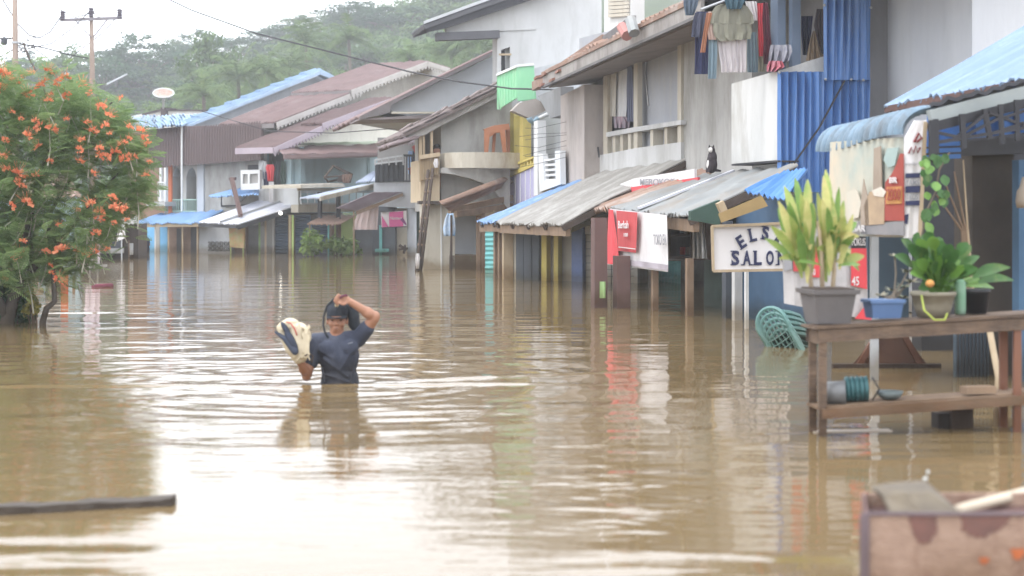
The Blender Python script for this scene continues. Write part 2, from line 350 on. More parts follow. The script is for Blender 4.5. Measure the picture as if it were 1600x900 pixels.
def qmesh(name, Q):
    """fast mesh of separate quads, Q of shape (n, 4, 3)"""
    n = len(Q); me = bpy.data.meshes.new(name); me.vertices.add(n * 4); me.vertices.foreach_set('co', np.ascontiguousarray(Q, dtype=np.float32).ravel())
    me.loops.add(n * 4); me.loops.foreach_set('vertex_index', np.arange(n * 4, dtype=np.int32)); me.polygons.add(n)
    me.polygons.foreach_set('loop_start', np.arange(0, n * 4, 4, dtype=np.int32)); me.update(); me.validate(); return me
def blob(name, mb, voxel=.008, smooth=4):
    """grow one continuous skin round overlapping volumes"""
    me = bpy.data.meshes.new(name); me.from_pydata(mb.v, [], mb.f); t = bpy.data.objects.new('t', me); COL.objects.link(t)
    bm = bmesh.new(); bm.from_mesh(me); bmesh.ops.recalc_face_normals(bm, faces=bm.faces); bm.to_mesh(me); bm.free()
    r = t.modifiers.new('r', 'REMESH'); r.mode = 'VOXEL'; r.voxel_size = voxel; q = t.modifiers.new('s', 'SMOOTH'); q.factor = .5; q.iterations = smooth
    dg = bpy.context.evaluated_depsgraph_get(); out = bpy.data.meshes.new_from_object(t.evaluated_get(dg)); bpy.data.objects.remove(t); out.name = name; return out
def mesh_at(name, me, m, parent=None, smooth=True):
    base = wloc(parent); me.transform(Matrix.Translation(-base)); return obj(name, me, m, parent, smooth=smooth)
def letters(txt, o, ux, uy, width, height, m, parent, thick=.006, bold=.0, name='lettering'):
    """flat writing: o its lower left corner, ux / uy unit vectors, stretched to width x height"""
    cu = bpy.data.curves.new('t', 'FONT'); cu.body = txt; cu.extrude = .02; cu.offset = bold; cu.resolution_u = 3
    t = bpy.data.objects.new('t', cu); COL.objects.link(t); dg = bpy.context.evaluated_depsgraph_get()
    me = bpy.data.meshes.new_from_object(t.evaluated_get(dg)); bpy.data.objects.remove(t)
    co = np.array([v.co[:] for v in me.vertices]); lo, hi = co.min(0), co.max(0); ux, uy = Vector(ux).normalized(), Vector(uy).normalized(); un = ux.cross(uy); base = wloc(parent)
    for v in me.vertices:
        a = (v.co.x - lo[0]) / (hi[0] - lo[0]) * width; b = (v.co.y - lo[1]) / (hi[1] - lo[1]) * height; c = (v.co.z - lo[2]) / (hi[2] - lo[2] + 1e-9) * thick
        v.co = Vector(o) + ux * a + uy * b + un * c - base
    return obj(name, me, m, parent)
def on(pl, txt, x0, y0, x1, y1, m, parent, off=.01, bold=0):
    """writing that fills the photo box x0,y0 (top left) - x1,y1 (bottom right) of plane pl"""
    a, b, c = pl(x0, y1, off), pl(x1, y1, off), pl(x0, y0, off)
    return letters(txt, a, b - a, Vector((0, 0, 1)), (b - a).length, (c - a).length, m, parent, .004, bold)
def panel(pl, x0, y0, x1, y1, t=.05, off=0): return MB().slab(pl, [(x0, y0), (x1, y0), (x1, y1), (x0, y1)], t, off=off)
def post(pl, x0, x1, ytop, off=0, depth=None, foot=-.6):
    """an upright square post between photo columns, from row ytop down under the water"""
    c = pl((x0 + x1) / 2, ytop, off); fr = Plane(c.x, c.y, 1, .23); a, b = fr(x0, ytop), fr(x1, ytop); wd = (b - a).length; dp = depth or wd; mb = MB()
    b.z = a.z = c.z; q = [a, b, b - fr.n * dp, a - fr.n * dp]; return mb.hexa([Vector((p.x, p.y, foot)) for p in q], q)
def shutter(pl, x0, y0, x1, foot, m, parent, name='shutter', off=0, slats=26):
    """a rolling door: one sheet with horizontal ribs, from row y0 to below the water"""
    a, b = pl(x0, y0, off), pl(x1, y0, off); A, B = Vector((a.x, a.y, foot)), Vector((a.x, a.y, a.z)); C, D = Vector((b.x, b.y, b.z)), Vector((b.x, b.y, foot))
    mb = MB().sheet(A, B, C, D, slats, .012, .02, 1); return obj(name, mb, m, parent)
# ------------------------------------------------------------------ the flood water
MAN = P(531, 600, 12.23); MAN.z = 0
def water_mesh():
    rows = np.arange(1010, 337.5, -.62); Yn = F * CAMH / (rows - HY); Yn = Yn[Yn < 130]
    Y = np.concatenate([[-40, -8, 1, 3.2], Yn, [170, 260, 420]])
    u = np.concatenate([[-9, -4, -1.6, -.8, -.5], np.linspace(-.37, .37, 440), [.5, .8, 1.6, 4, 9]])
    YY, UU = np.meshgrid(Y, u, indexing='ij'); XX = UU * np.maximum(YY, 4.0)
    dY = np.abs(np.gradient(YY, axis=0)); dX = np.abs(np.gradient(XX, axis=1)); H = np.zeros_like(XX); rg = np.random.default_rng(11)
    def field(lo, hi, n, slope, spread, seed):
        g = np.random.default_rng(seed); h = np.zeros_like(XX)
        for _ in range(n):
            lam = math.exp(g.uniform(math.log(lo), math.log(hi))); th = g.normal(0, spread) + math.pi / 2; k = 2 * math.pi / lam
            kx, ky = k * math.cos(th), k * math.sin(th); ph = g.uniform(0, 6.28); fade = np.clip((lam / (dY * 2.6) - .8), 0, 1) * np.clip(lam / abs(math.cos(th) + 1e-3) / (dX * 2.6) - .8, 0, 1)
            h += fade * (slope / k / math.sqrt(n / 2)) * np.sin(kx * XX + ky * YY + ph)
        return h
    def patch(sx, sy, seed, lo=.0):
        g = np.random.default_rng(seed); p = np.zeros_like(XX)
        for _ in range(9): a, b = g.normal(0, 1 / sx), g.normal(0, 1 / sy); p += np.sin(a * XX + b * YY + g.uniform(0, 6.28))
        return np.clip(.5 + p / 5, lo, 1)
    H += field(.55, 1.6, 16, .013, .30, 1)
    H += field(.20, .55, 26, .030, .13, 2) * patch(.9, .8, 3, .12)
    H += field(.09, .2, 24, .026, .35, 4) * patch(.6, .5, 5, .0)
    H += field(.25, .9, 14, .014, 1.2, 6) * patch(1.6, 1.4, 7, .1)
    r = np.hypot(XX - MAN.x, (YY - MAN.y)); H += .0030 * np.exp(-r / 2.1) * np.sin(2 * math.pi * r / .30) * np.clip(r / .3, 0, 1) * np.clip(.30 / (dY * 2.4) - .6, 0, 1)
    dx = XX - MAN.x
    for yc, wd, amp, xl, xr in ((MAN.y - .16 + .10 * np.maximum(dx, 0) ** 1.25 - .02 * np.abs(dx) + .05 * np.sin(dx * 2.3) + .03 * np.sin(dx * 5.1 + 1), .085, .017, -3.0, 1.9), (MAN.y - .02 + .42 * np.maximum(dx, 0), .08, .013, .1, 2.2), (MAN.y + .42 + .12 * np.abs(dx), .09, .011, -2.2, -.3)):
        H += amp * np.exp(-((YY - yc) / wd) ** 2) * (1 / (1 + np.exp(-(dx - xl) / .25))) * (1 / (1 + np.exp((dx - xr) / .3)))
    px = 800 + F * XX / np.maximum(YY, 1); calm = np.exp(-((px - 520) / 330) ** 4) * (1 / (1 + np.exp((YY - 9.6) / .9))); H *= 1 - .78 * calm; H *= 1 - .45 / (1 + np.exp(-(px - 900) / 60)) - .25 / (1 + np.exp((px - 160) / 40))
    H *= np.clip((70 - YY) / 50, .25, 1) * (np.abs(YY) < 150)
    n, m = XX.shape; co = np.stack([XX, YY, H], -1).reshape(-1, 3).astype(np.float32); idx = np.arange(n * m).reshape(n, m)
    q = np.stack([idx[:-1, :-1], idx[:-1, 1:], idx[1:, 1:], idx[1:, :-1]], -1).reshape(-1, 4).astype(np.int32)
    me = bpy.data.meshes.new('water'); me.vertices.add(n * m); me.vertices.foreach_set('co', co.ravel()); me.loops.add(q.size); me.loops.foreach_set('vertex_index', q.ravel())
    me.polygons.add(len(q)); me.polygons.foreach_set('loop_start', np.arange(0, q.size, 4, dtype=np.int32)); me.update(); return me
wm = bpy.data.materials.new('muddy_water'); wm.use_nodes = True; n = wm.node_tree.nodes; l = wm.node_tree.links.new; b = n['Principled BSDF']
b.inputs['Roughness'].default_value = .035; b.inputs['IOR'].default_value = 1.37; b.inputs['Specular IOR Level'].default_value = .5
tcw = n.new('ShaderNodeTexCoord'); nz = n.new('ShaderNodeTexNoise'); nz.inputs['Scale'].default_value = .35; nz.inputs['Detail'].default_value = 4; l(tcw.outputs['Object'], nz.inputs['Vector'])
mxw = n.new('ShaderNodeMix'); mxw.data_type = 'RGBA'; mxw.inputs['A'].default_value = (.150, .104, .050, 1); mxw.inputs['B'].default_value = (.176, .124, .062, 1)
l(nz.outputs['Fac'], mxw.inputs['Factor']); l(mxw.outputs['Result'], b.inputs['Base Color'])
mpw = n.new('ShaderNodeMapping'); mpw.inputs['Scale'].default_value = (2.2, 7, 1); l(tcw.outputs['Object'], mpw.inputs[0])
n2 = n.new('ShaderNodeTexNoise'); n2.inputs['Scale'].default_value = 1.6; n2.inputs['Detail'].default_value = 3; l(mpw.outputs[0], n2.inputs['Vector'])
bpw = n.new('ShaderNodeBump'); bpw.inputs['Strength'].default_value = .2; bpw.inputs['Distance'].default_value = .012; l(n2.outputs['Fac'], bpw.inputs['Height']); l(bpw.outputs[0], b.inputs['Normal'])
wo = obj('water', water_mesh(), wm, smooth=True); wo['kind'] = 'structure'
gm = mat('silt', (.14, .10, .06), (.10, .075, .045), .5, .95)
struct('ground', MB().quad((-900, -60, -1.15), (900, -60, -1.15), (900, 1600, -1.15), (-900, 1600, -1.15)), gm)

# ------------------------------------------------------------------ the hill and its forest
SKYLINE = [(-900, 150), (-300, 165), (0, 165), (60, 165), (150, 150), (250, 140), (330, 120), (420, 100), (480, 80), (560, 58), (620, 40), (700, 20), (800, 0), (1000, -10), (1400, -10), (2400, -10)]
def hill_z(X, Y):
    px = 800 + F * X / max(Y, 1); y = np.interp(px, [a for a, _ in SKYLINE], [b for _, b in SKYLINE])
    top = CAMH + (HY - y) / F * 230; t = min(1, max(0, (Y - 72) / 158)); t = t * t * (3 - 2 * t)
    return -1.3 + (top + 1.3) * (t if Y < 230 else 1) + .5 * math.sin(X * .13) * math.sin(Y * .11) * t
def hill():
    xs = np.linspace(-150, 210, 74); ys = np.concatenate([np.linspace(70, 240, 36), [246]]); mb = MB()
    mb.v = [(x, y, hill_z(x * (1 if y < 230 else 1), y)) for y in ys for x in xs]; W = len(xs)
    mb.f = [(j * W + i, j * W + i + 1, (j + 1) * W + i + 1, (j + 1) * W + i) for j in range(len(ys) - 1) for i in range(W - 1)]; mb.mi = [0] * len(mb.f); return mb
struct('hill', hill(), mat('hill_soil', (.05, .07, .025), (.035, .05, .02), .3, .95), smooth=True)

def tufts(centers, radii, per, size, rng, flat=.6, outer=.55):
    """leaf quads spread through round clumps: (n, 4, 3)"""
    out = []
    for (c, r), k in zip(zip(centers, radii), per):
        d = rng.normal(size=(k, 3)); d /= np.linalg.norm(d, axis=1, keepdims=True); rad = rng.uniform(outer ** 2, 1, (k, 1)) ** .5
        p = np.array(c) + d * rad * np.array(r); nrm = d + rng.normal(0, .6, (k, 3)) + [0, 0, flat]; nrm /= np.linalg.norm(nrm, axis=1, keepdims=True)
        a = np.cross(nrm, rng.normal(size=(k, 3))); a /= np.linalg.norm(a, axis=1, keepdims=True); b = np.cross(nrm, a)
        s = size * rng.uniform(.6, 1.3, (k, 1)); a = a * s; b = b * s * .55
        out.append(np.stack([p - a, p - b * .9, p + a, p + b * .9], 1))
    return np.concatenate(out)
def fol(name, cols, transl=.25): return mat(name, cols[0], island=cols, rough=.65, transl=transl, spec=.25, scale=.5)
FOL = [fol('forest_leaves_dark', [(.012, .040, .018), (.028, .082, .030), (.052, .125, .042)]), fol('forest_leaves_mid', [(.038, .082, .022), (.070, .132, .034), (.115, .18, .048)]),
       fol('forest_leaves_pale', [(.07, .125, .028), (.115, .19, .042), (.18, .25, .065)])]
bark = mat('bark', (.16, .13, .10), (.09, .075, .06), 6, .9, .5, 30, 4); bark_lt = mat('pale_bark', (.46, .42, .37), (.34, .30, .26), 5, .9, .3, 30, 4)
def tree_proto(seed, kind):
    """a unit tree, 10 m tall with its foot at the origin -> (crown mesh, trunk MB)"""
    rg = np.random.default_rng(seed); rr = random.Random(seed); tr = MB(); tips = []
    th = {'round': 4.2, 'tall': 5.5, 'bushy': 2.0}[kind]
    base = [Vector((0, 0, -1)), Vector((rr.uniform(-.15, .15), 0, th * .5)), Vector((rr.uniform(-.3, .3), rr.uniform(-.3, .3), th))]; tr.tube(base, [.26, .19, .14], 6)
    nl = {'round': 9, 'tall': 10, 'bushy': 10}[kind]
    for i in range(nl):
        a = i * 2.4 + rr.uniform(-.4, .4); h = rr.uniform(.0, 1) ; ln = {'round': rr.uniform(1.6, 3.3), 'tall': rr.uniform(.9, 2.3), 'bushy': rr.uniform(1.4, 3.2)}[kind]
        e = base[2] + Vector((math.cos(a) * ln, math.sin(a) * ln, (9.0 - th) * (.12 + .85 * h) - ln * .25)); mid = base[2].lerp(e, .5) + Vector((0, 0, .35)); tr.tube([base[2] * .96, mid, e], [.11, .07, .03], 5); tips.append((e, ln))
    tips.append((base[2] + Vector((0, 0, 9.3 - th)), 1))
    cs, rs, per = [], [], []
    for e, ln in tips:
        for k in range(5):
            c = e + Vector((rr.gauss(0, .62), rr.gauss(0, .62), rr.gauss(0, .45))); q = rr.uniform(.45, 1.0)
            cs.append(tuple(c)); rs.append((q * 1.15, q * 1.15, q * .75)); per.append(int(70 * q))
    return qmesh('crown', tufts(cs, rs, per, .21, rg)), tr
PROTO = {}
LANDMARKS = [(28, 'left of the first utility pole'), (144, 'between the two utility poles'), (215, 'beside the second utility pole'), (300, 'above the satellite dish'), (380, 'over the long blue roof'), (470, 'over the blue roof top'), (540, 'over the blue gable peak'), (620, 'over the stepped brown roof'), (700, 'over the stepped brown gable'), (3000, 'behind the tall white house')]
TRUNKS = {}
def forest_tree(px, ytop, Y, spread, kind, shade, label, group, pale=False, x_only=False):
    """a tree whose top shows at (px, ytop) at depth Y and which stands on the hill"""
    k = (kind, random.choice((1, 2, 3)))
    if not pale: label = ('dark green ', 'mid green ', 'pale green ')[shade] + {'round': 'spreading tree ', 'tall': 'tall narrow tree ', 'bushy': 'low bushy tree '}[kind] + label + ' ' + next(b for a, b in LANDMARKS if px < a)
    if k not in PROTO: PROTO[k] = tree_proto({'round': 10, 'tall': 30, 'bushy': 50}[kind] + k[1], kind)
    top = P(px, ytop, Y); foot = hill_z(top.x, Y); h = max(top.z - foot, 3.0); foot = top.z - h; t = thing('hill_tree', label, 'tree', (top.x, Y, foot), group)
    key = ('c', *k, shade)
    if key not in TRUNKS: me = PROTO[k][0].copy(); me.materials.clear(); me.materials.append(FOL[shade]); TRUNKS[key] = me
    c = bpy.data.objects.new('crown', TRUNKS[key]); COL.objects.link(c); c.parent = t
    key = ('t', *k, pale)
    if key not in TRUNKS: o = obj('trunk', PROTO[k][1], bark_lt if pale else bark, t, smooth=True); TRUNKS[key] = o.data; o.location = (0, 0, 0); me = o.data; me.transform(Matrix.Translation((top.x, Y, foot)))
    else: o = bpy.data.objects.new('trunk', TRUNKS[key]); COL.objects.link(o); o.parent = t
    sx = spread; t.scale = (sx, sx, h / 10); t.rotation_euler = (0, 0, random.uniform(0, 6.28)); return t
def palm_proto(seed):
    rr = random.Random(seed); mb = MB()
    for i in range(24):
        a = i * 2.399 + rr.uniform(-.2, .2); el = rr.uniform(-.1, 1.35); ln = rr.uniform(3.0, 4.1); dirh = Vector((math.cos(a), math.sin(a), 0)); pts = []
        for k in range(9):
            t = k / 8; pts.append(dirh * ln * t * math.cos(el) * (1 - .1 * t) + Vector((0, 0, ln * t * math.sin(el) - (.75 + .5 * math.cos(el)) * ln * t * t * .50)))
        mb.tube(pts, [.05, .045, .04, .035, .03, .025, .02, .015, .01], 4)
        side = dirh.cross(Vector((0, 0, 1)))
        for k in range(1, 27):
            t = k / 26; f = t * 8; j = min(7, int(f)); p = pts[j].lerp(pts[j + 1], f - j); tg = (pts[j + 1] - pts[j]).normalized(); w_ = .78 * math.sin(math.pi * (t * .86 + .1)) ** .6
            for s in (-1, 1):
                q = p + side * s * w_ * .75 + tg * w_ * .55 - Vector((0, 0, w_ * rr.uniform(.15, .55))); n_ = tg * .034; mb.add([p - n_, p + n_, q + n_ * .3, q - n_ * .3], [(0, 1, 2, 3)])
    return mb
palm_leaf = fol('palm_fronds', [(.07, .125, .045), (.11, .175, .06), (.17, .225, .085)], .3)
PALMS = []
def palm(px, yc, Y, scale, label):
    c = P(px, yc, Y); foot = hill_z(c.x, Y) - .5; h = c.z - foot; t = thing('coconut_palm', label, 'palm tree', (c.x, Y, foot), 'coconut palms on the hillside')
    k = len(PALMS) % 2 if len(PALMS) >= 2 else None
    if k is None:
        o = obj('fronds', palm_proto(len(PALMS) + 5), palm_leaf); o.parent = t; PALMS.append(o.data)
    else: o = bpy.data.objects.new('fronds', PALMS[k]); COL.objects.link(o); o.parent = t
    o.location = (0, 0, h); o.scale = (scale,) * 3; o.rotation_euler = (0, 0, random.uniform(0, 6.28))
    obj('trunk', MB().tube([(c.x + .5, Y, foot), (c.x + .25, Y, foot + h * .5), (c.x, Y, foot + h)], [.2, .15, .12], 7), bark, t, smooth=True)
    return t
def forest():
    rr = random.Random(3)
    gtop, gmid, glow = 'trees along the skyline of the hill', 'trees on the slope of the hill', 'low trees at the foot of the hill behind the roofs'
    L1, L2, L3 = 'on the skyline', 'on the slope', 'at the hill foot'
    T = [(-40, 95), (10, 92), (62, 84), (98, 74), (160, 88), (185, 72), (215, 52), (238, 66), (282, 62), (312, 46), (334, 58), (372, 58), (395, 60), (430, 46), (448, 38), (470, 28), (500, 17), (520, 24), (548, 4), (572, 2), (590, 14), (612, 22), (640, 10), (668, 2), (700, -16), (740, -30)]
    for px, y in T: forest_tree(px, y, rr.uniform(185, 215) - (30 if px < 260 else 0), rr.uniform(.95, 1.35), rr.choice(('round', 'round', 'tall')), rr.choice((0, 0, 1)), L1, gtop)
    for i in range(56):
        px = rr.uniform(-60, 790); sk = np.interp(px, [p for p, _ in T], [y for _, y in T]); f = rr.uniform(.12, .75); y = sk + 10 + f * 95; forest_tree(px, y, 198 - f * 62, rr.uniform(.8, 1.25), rr.choice(('round', 'bushy', 'tall')), rr.choice((0, 1, 1, 1, 2)), L2, gmid)
    for i in range(30):
        px = -40 + i * 27 + rr.uniform(-10, 10); forest_tree(px, 150 - max(0, px - 330) * .18 + rr.uniform(-15, 22), rr.uniform(120, 138), rr.uniform(.5, .8), 'bushy', rr.choice((1, 2, 2)), L3, glow)
    # a few that stand out
    forest_tree(318, 58, 128, .9, 'tall', 1, 'pale barked forked tree rising above the satellite dish wall', None, True)
    for a in ((372, 122, 108, 1.2, 'large coconut palm above the ridge of the long blue roof'), (478, 72, 118, 1.05, 'slim coconut palm with upright fronds high above the blue gable peak'), (452, 108, 112, .95, 'coconut palm just above the blue gable peak'), (415, 116, 106, .8, 'small coconut palm between two larger palms over the blue roof'),
              (705, 88, 110, 1.2, 'coconut palm under the grey eave of the tall white building'), (752, 78, 108, 1.2, 'coconut palm tucked against the tall white building'), (640, 92, 108, .7, 'low palm behind the peak of the scalloped brown gable'), (318, 150, 96, .8, 'short palm leaning over the stained parapet wall'), (545, 62, 118, .9, 'palm high on the slope left of the overhanging grey roof')): palm(*a)
    # ground cover of the slope
    rg = np.random.default_rng(21); cs, rs, per = [], [], []
    for i in range(2300):
        Y = rg.uniform(100, 232) if i < 1500 else rg.uniform(185, 232); px = rg.uniform(-150, 900); X = (px - 800) / F * Y; q = rg.uniform(.8, 1.7) * (1.7 if i >= 1500 else 1); cs.append((X, Y, hill_z(X, Y) + q * .3)); rs.append((q * 1.3, q * 1.3, q)); per.append(42)
    o = obj('undergrowth', qmesh('undergrowth', tufts(cs, rs, per, .3, rg)), FOL[1]); o['kind'] = 'stuff'; tag(o, 'dense green undergrowth covering the hill between the trees', 'undergrowth')
forest()
# ------------------------------------------------------------------ the far houses where the street bends away
def roof_from(rake, off, pl, d, pxs, m, parent, name='roof', waves=26, amp=.03, t=.05, label=None):
    """a metal roof: its near edge traced on side wall plane pl (eave point, ridge point), running along d to the photo columns pxs"""
    A, D = pl(*rake[0], off), pl(*rake[1], off); B, C = slide(A, d, pxs[0]), slide(D, d, pxs[1]); return obj(name, MB().sheet(A, B, C, D, waves, amp, t), m, parent, label=label)
def scallop(pl, a, b, w_, n, m, parent, off, name='fascia', holes=True):
    """a cut-out fringe board under a roof edge, from photo point a to b"""
    mb = MB(); A, B = pl(*a, off), pl(*b, off); mb.bar(A - Vector((0, 0, w_ * .3)), B - Vector((0, 0, w_ * .3)), .03, w_ * .6, up=(0, 0, 1))
    for i in range(n):
        p, q = A.lerp(B, i / n), A.lerp(B, (i + 1) / n); z = Vector((0, 0, w_ * .6)); k = Vector((0, 0, w_ * .45)); nn = pl.n * .03
        c = [p - z, q - z, (p + q) / 2 - z - k]; mb.add(c + [x - nn for x in c], [(0, 1, 2), (5, 4, 3), (0, 3, 4, 1), (1, 4, 5, 2), (2, 5, 3, 0)])
    return obj(name, mb, m, parent, kind='stuff')
def rail(pl, x0, x1, y0, y1, n, m, parent, off=0, w_=.035, name='railing'):
    r = obj(name, MB().bar(pl(x0, y0, off), pl(x1, y0, off), w_ * 1.4).bar(pl(x0, y1, off), pl(x1, y1, off), w_ * 1.2), m, parent)
    for i in range(n + 1): x = x0 + (x1 - x0) * i / n; obj('baluster', MB().bar(pl(x, y0, off), pl(x, y1, off), w_ * .8), m, r)
    return r
def far_houses():
    # ---- house with brown cladding and arches
    GA = GP(285); h = thing('brown_clad_house', 'two storey house with brown ribbed cladding above a twin arched balcony', 'house', FL(310, 392) * 1)
    h.location.z = 0; AR = Plane(FL.p.x - .0, FL.p.y, FL.d.x, FL.d.y)
    bk = -.9
    arch1 = [(270, 331), (270, 276), (273, 266), (277, 261), (281, 266), (283, 276), (283, 331)]; arch2 = [(291, 331), (291, 276), (295, 265), (300, 261), (304, 265), (307, 276), (307, 331)]
    obj('wall', MB().slab(AR, [(257, 252), (408, 246), (408, 352), (257, 352)], 1.0, [arch1, arch2], off=0), concrete, h)
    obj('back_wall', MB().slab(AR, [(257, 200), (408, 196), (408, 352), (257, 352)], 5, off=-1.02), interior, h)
    obj('corner_pillar', panel(AR, 308, 255, 318, 345, .2, .06), grey_wall, h); obj('corner_pillar', panel(AR, 263, 257, 268, 345, .2, .06), orange_p, h, label='orange painted corner pillar')
    cl = obj('cladding', MB().slab(AR, [(233, 203), (284, 197), (345, 197), (408, 196), (408, 250), (308, 255), (268, 257), (233, 264)], .15, off=.5), brown_clad, h)
    mb = MB()
    for i in range(44): x = 234 + i * 4.0; mb.bar(AR(x, 203 - (x - 233) * .08, .52), AR(x, 263 - (x - 233) * .075, .52), .05, .05)
    obj('rib', mb, brown_clad, cl, kind='stuff'); obj('drain_pipe', MB().tube([AR(284, 197, .6), AR(284, 330, .6)], .035, 6), white_cl, h)
    rail(AR, 270, 308, 312, 330, 12, mat('pale_green_rail', (.35, .5, .42)), h, .03, .03)
    # side balcony at its left
    obj('balcony_slab', MB().slab(AR, [(228, 315), (258, 315), (258, 322), (228, 322)], 1.5, off=.6), concrete, h)
    rail(AR, 247, 258, 285, 313, 5, white_cl, h, .55, .03); obj('balcony_post', panel(AR, 249, 262, 252, 316, .1, .55), white_cl, h); obj('balcony_post', panel(AR, 256, 262, 259, 316, .1, .55), white_cl, h)
    obj('side_wall', MB().slab(AR, [(200, 205), (257, 200), (257, 345), (200, 345)], 4, off=-.6), brown_door, h)
    # small upper awning
    a, b_, c, d = AR(326, 307, 1.1), AR(404, 303, 1.1), AR(405, 294, 0), AR(364, 296, 0); obj('upper_awning', MB().sheet(a, b_, c, d, 16, .03, .03), blue_roof, h)
    obj('awning_bracket', MB().bar(AR(346, 306, 1), AR(346, 322, .0), .05).bar(AR(346, 322, .0), AR(400, 320, .1), .05).bar(AR(386, 304, 1), AR(370, 320, .0), .05), metal_dk, h)
    # white balcony at its right
    bl = obj('balcony', MB().slab(AR, [(376, 266), (406, 265), (406, 296), (376, 297)], .12, [[(379, 272), (387, 272), (387, 287), (379, 287)], [(390, 272), (403, 271), (403, 286), (390, 287)]], off=.9), white_cl, h)
    obj('lattice', panel(AR, 379, 272, 403, 287, .03, .82), mat('lattice_grey', (.35, .34, .33)), bl); obj('dark_opening', MB().slab(AR, [(387, 258), (406, 257), (406, 265), (387, 266)], .05, off=.02), dark_in, h)
    # ground floor: shops in the water
    for x0, x1, mm, nm in ((221, 243, sky_door, 'door'), (243, 250, concrete, 'pillar'), (250, 262, sky_door, 'door'), (262, 284, brown_door, 'wall_panel'), (284, 311, brown_door, 'wall_panel')):
        obj(nm, MB().slab(AR, [(x0, 350), (x1 - .5, 350), (x1 - .5, 410), (x0, 410)], .2, off=.03), mm, h)
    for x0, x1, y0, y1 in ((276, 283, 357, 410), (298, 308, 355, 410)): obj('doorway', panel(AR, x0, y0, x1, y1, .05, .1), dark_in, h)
    for x in (217, 242.5, 263, 285, 308.5): obj('awning_post', post(AR, x - 1.2, x + 1.2, 351, 1.6), white_cl if x < 245 else wood_lt, h)
    aw = [(213, 348), (311, 348), (350, 329), (249, 335)]; a, b_, c, d = AR(*aw[0], 1.8), AR(*aw[1], 1.8), AR(*aw[2], .05), AR(*aw[3], .05)
    obj('awning', MB().sheet(a, b_, c, d, 26, .035, .03, 2, rough=.03), blue_roof, h); obj('awning_beam', MB().bar(AR(215, 352, 1.7), AR(311, 351, 1.7), .06, .14), wood_lt, h)
    gw = obj('shop_wall', MB().slab(AR, [(311, 352), (360, 352), (360, 410), (311, 410)], .2, off=.9), grey_wall, h)
    mb = MB()
    for j in range(2):
        for i in range(5):
            x, y = 326 + i * 6.6, 378 + j * 7.2; p = lambda dx, dy: AR(x + dx, y + dy, .94)
            mb.bar(p(0, 0), p(5.6, 6), .05).bar(p(5.6, 0), p(0, 6), .05).bar(p(2.8, 0), p(2.8, 6), .04)
    obj('lattice_blocks', mb, mat('lattice_dark', (.16, .16, .16)), gw, kind='stuff')
    for x0, x1, mm in ((360, 384, brown_door), (384, 407, interior), (407, 428, concrete), (428, 450, navy_sh), (450, 459, wood), (460, 486, navy_sh)):
        if mm is navy_sh: shutter(AR, x0, 336, x1, -.6, mm, h, off=-.2, slats=20)
        else: obj('shop_wall', MB().slab(AR, [(x0, 340), (x1, 340), (x1, 410), (x0, 410)], .2, off=-.25 if mm is interior else -.1), mm, h)
    for x, mm in ((405.5, green_post), (415, wood_lt), (427, concrete), (453, wood_lt), (457.5, lime_p)): obj('shop_post', post(AR, x - 1.5, x + 1.5, 336, .9), mm, h)
    wa = [(371, 350), (311, 347), (402, 313), (466, 320)]; offs = (2.2, 2.0, .25, .4); q = [AR(*wa[i], offs[i]) for i in range(4)]
    wr = obj('white_awning', MB().sheet(q[0], q[1], q[2], q[3], 14, .02, .03), white_roof, h); obj('awning_seam', MB().bar(q[0].lerp(q[1], .45) + Vector((0, 0, .05)), q[3].lerp(q[2], .45) + Vector((0, 0, .05)), .12, .05), metal_lt, wr)
    obj('awning_beam', MB().bar(q[0] - Vector((0, 0, .12)), q[3] - Vector((0, 0, .12)), .06, .14).bar(q[0] - Vector((0, 0, .1)), q[1] - Vector((0, 0, .1)), .06, .1), metal_dk, h)
    single('leaning_post', MB().bar(AR(362, 279, .9), AR(376, 337, 1.8), .13, .13).bar(AR(359, 280, .9), AR(368, 279, .9), .1), post_brown, 'brown wooden post leaning against the white awning', 'post')
    single('lamp_bulb', MB().ell(AR(438.5, 333, 1.0), .055), mat('lit_bulb', (1, .98, .9), emit=6), 'small lit bulb under the end of the white awning', 'lamp')
    t = thing('shop_board', 'orange and green painted board standing in water under the white awning', 'sign', AR(369, 390, 1.5))
    t.location.z = 0; obj('board', MB().slab(AR, [(357, 352), (382, 355), (381, 388), (359, 386)], .06, off=1.5), mat('orange_green_print', (.50, .26, .13), (.34, .40, .16), 5, .6, stain=(.55, .45, .32), sscale=3, samt=.4), t)
    for x in (360.5, 380): obj('leg', post(AR, x - 1, x + 1, 380, 1.43), lime_p, t)
    # tiled blue roofs
    t = [AR(205, 203, 1.0), AR(285, 196.5, 1.0), AR(312, 180, -3.2), AR(207, 183, -3.2)]; mb = MB()
    for k in range(6):
        f0, f1 = k / 6, (k + 1.12) / 6; up = Vector((0, 0, .07)); mb.sheet(t[0].lerp(t[3], f0) + up, t[1].lerp(t[2], f0) + up, t[1].lerp(t[2], f1), t[0].lerp(t[3], f1), 18, .05, .03, 1)
    obj('tiled_roof', mb, ltblue_roof, h)
    # ---- the house with the long blue gable roof, behind it
    h = thing('blue_gable_house', 'house with a long pale blue tiled gable roof reaching the trees', 'house', GA(420, 392, -.5)); h.location.z = 0
    obj('gable_wall', MB().slab(GA, [(296, 204), (300, 196), (500, 117), (524, 128), (524, 300), (296, 300)], .3, off=-.5), grey_wall, h)
    A, D = GA(285, 197), GA(500, 110); B, C = slide(A, FA, 262), slide(D, FA, 480); mb = MB()
    B2, C2 = A + (slide(D, FA, 488) - D), slide(D, FA, 488)
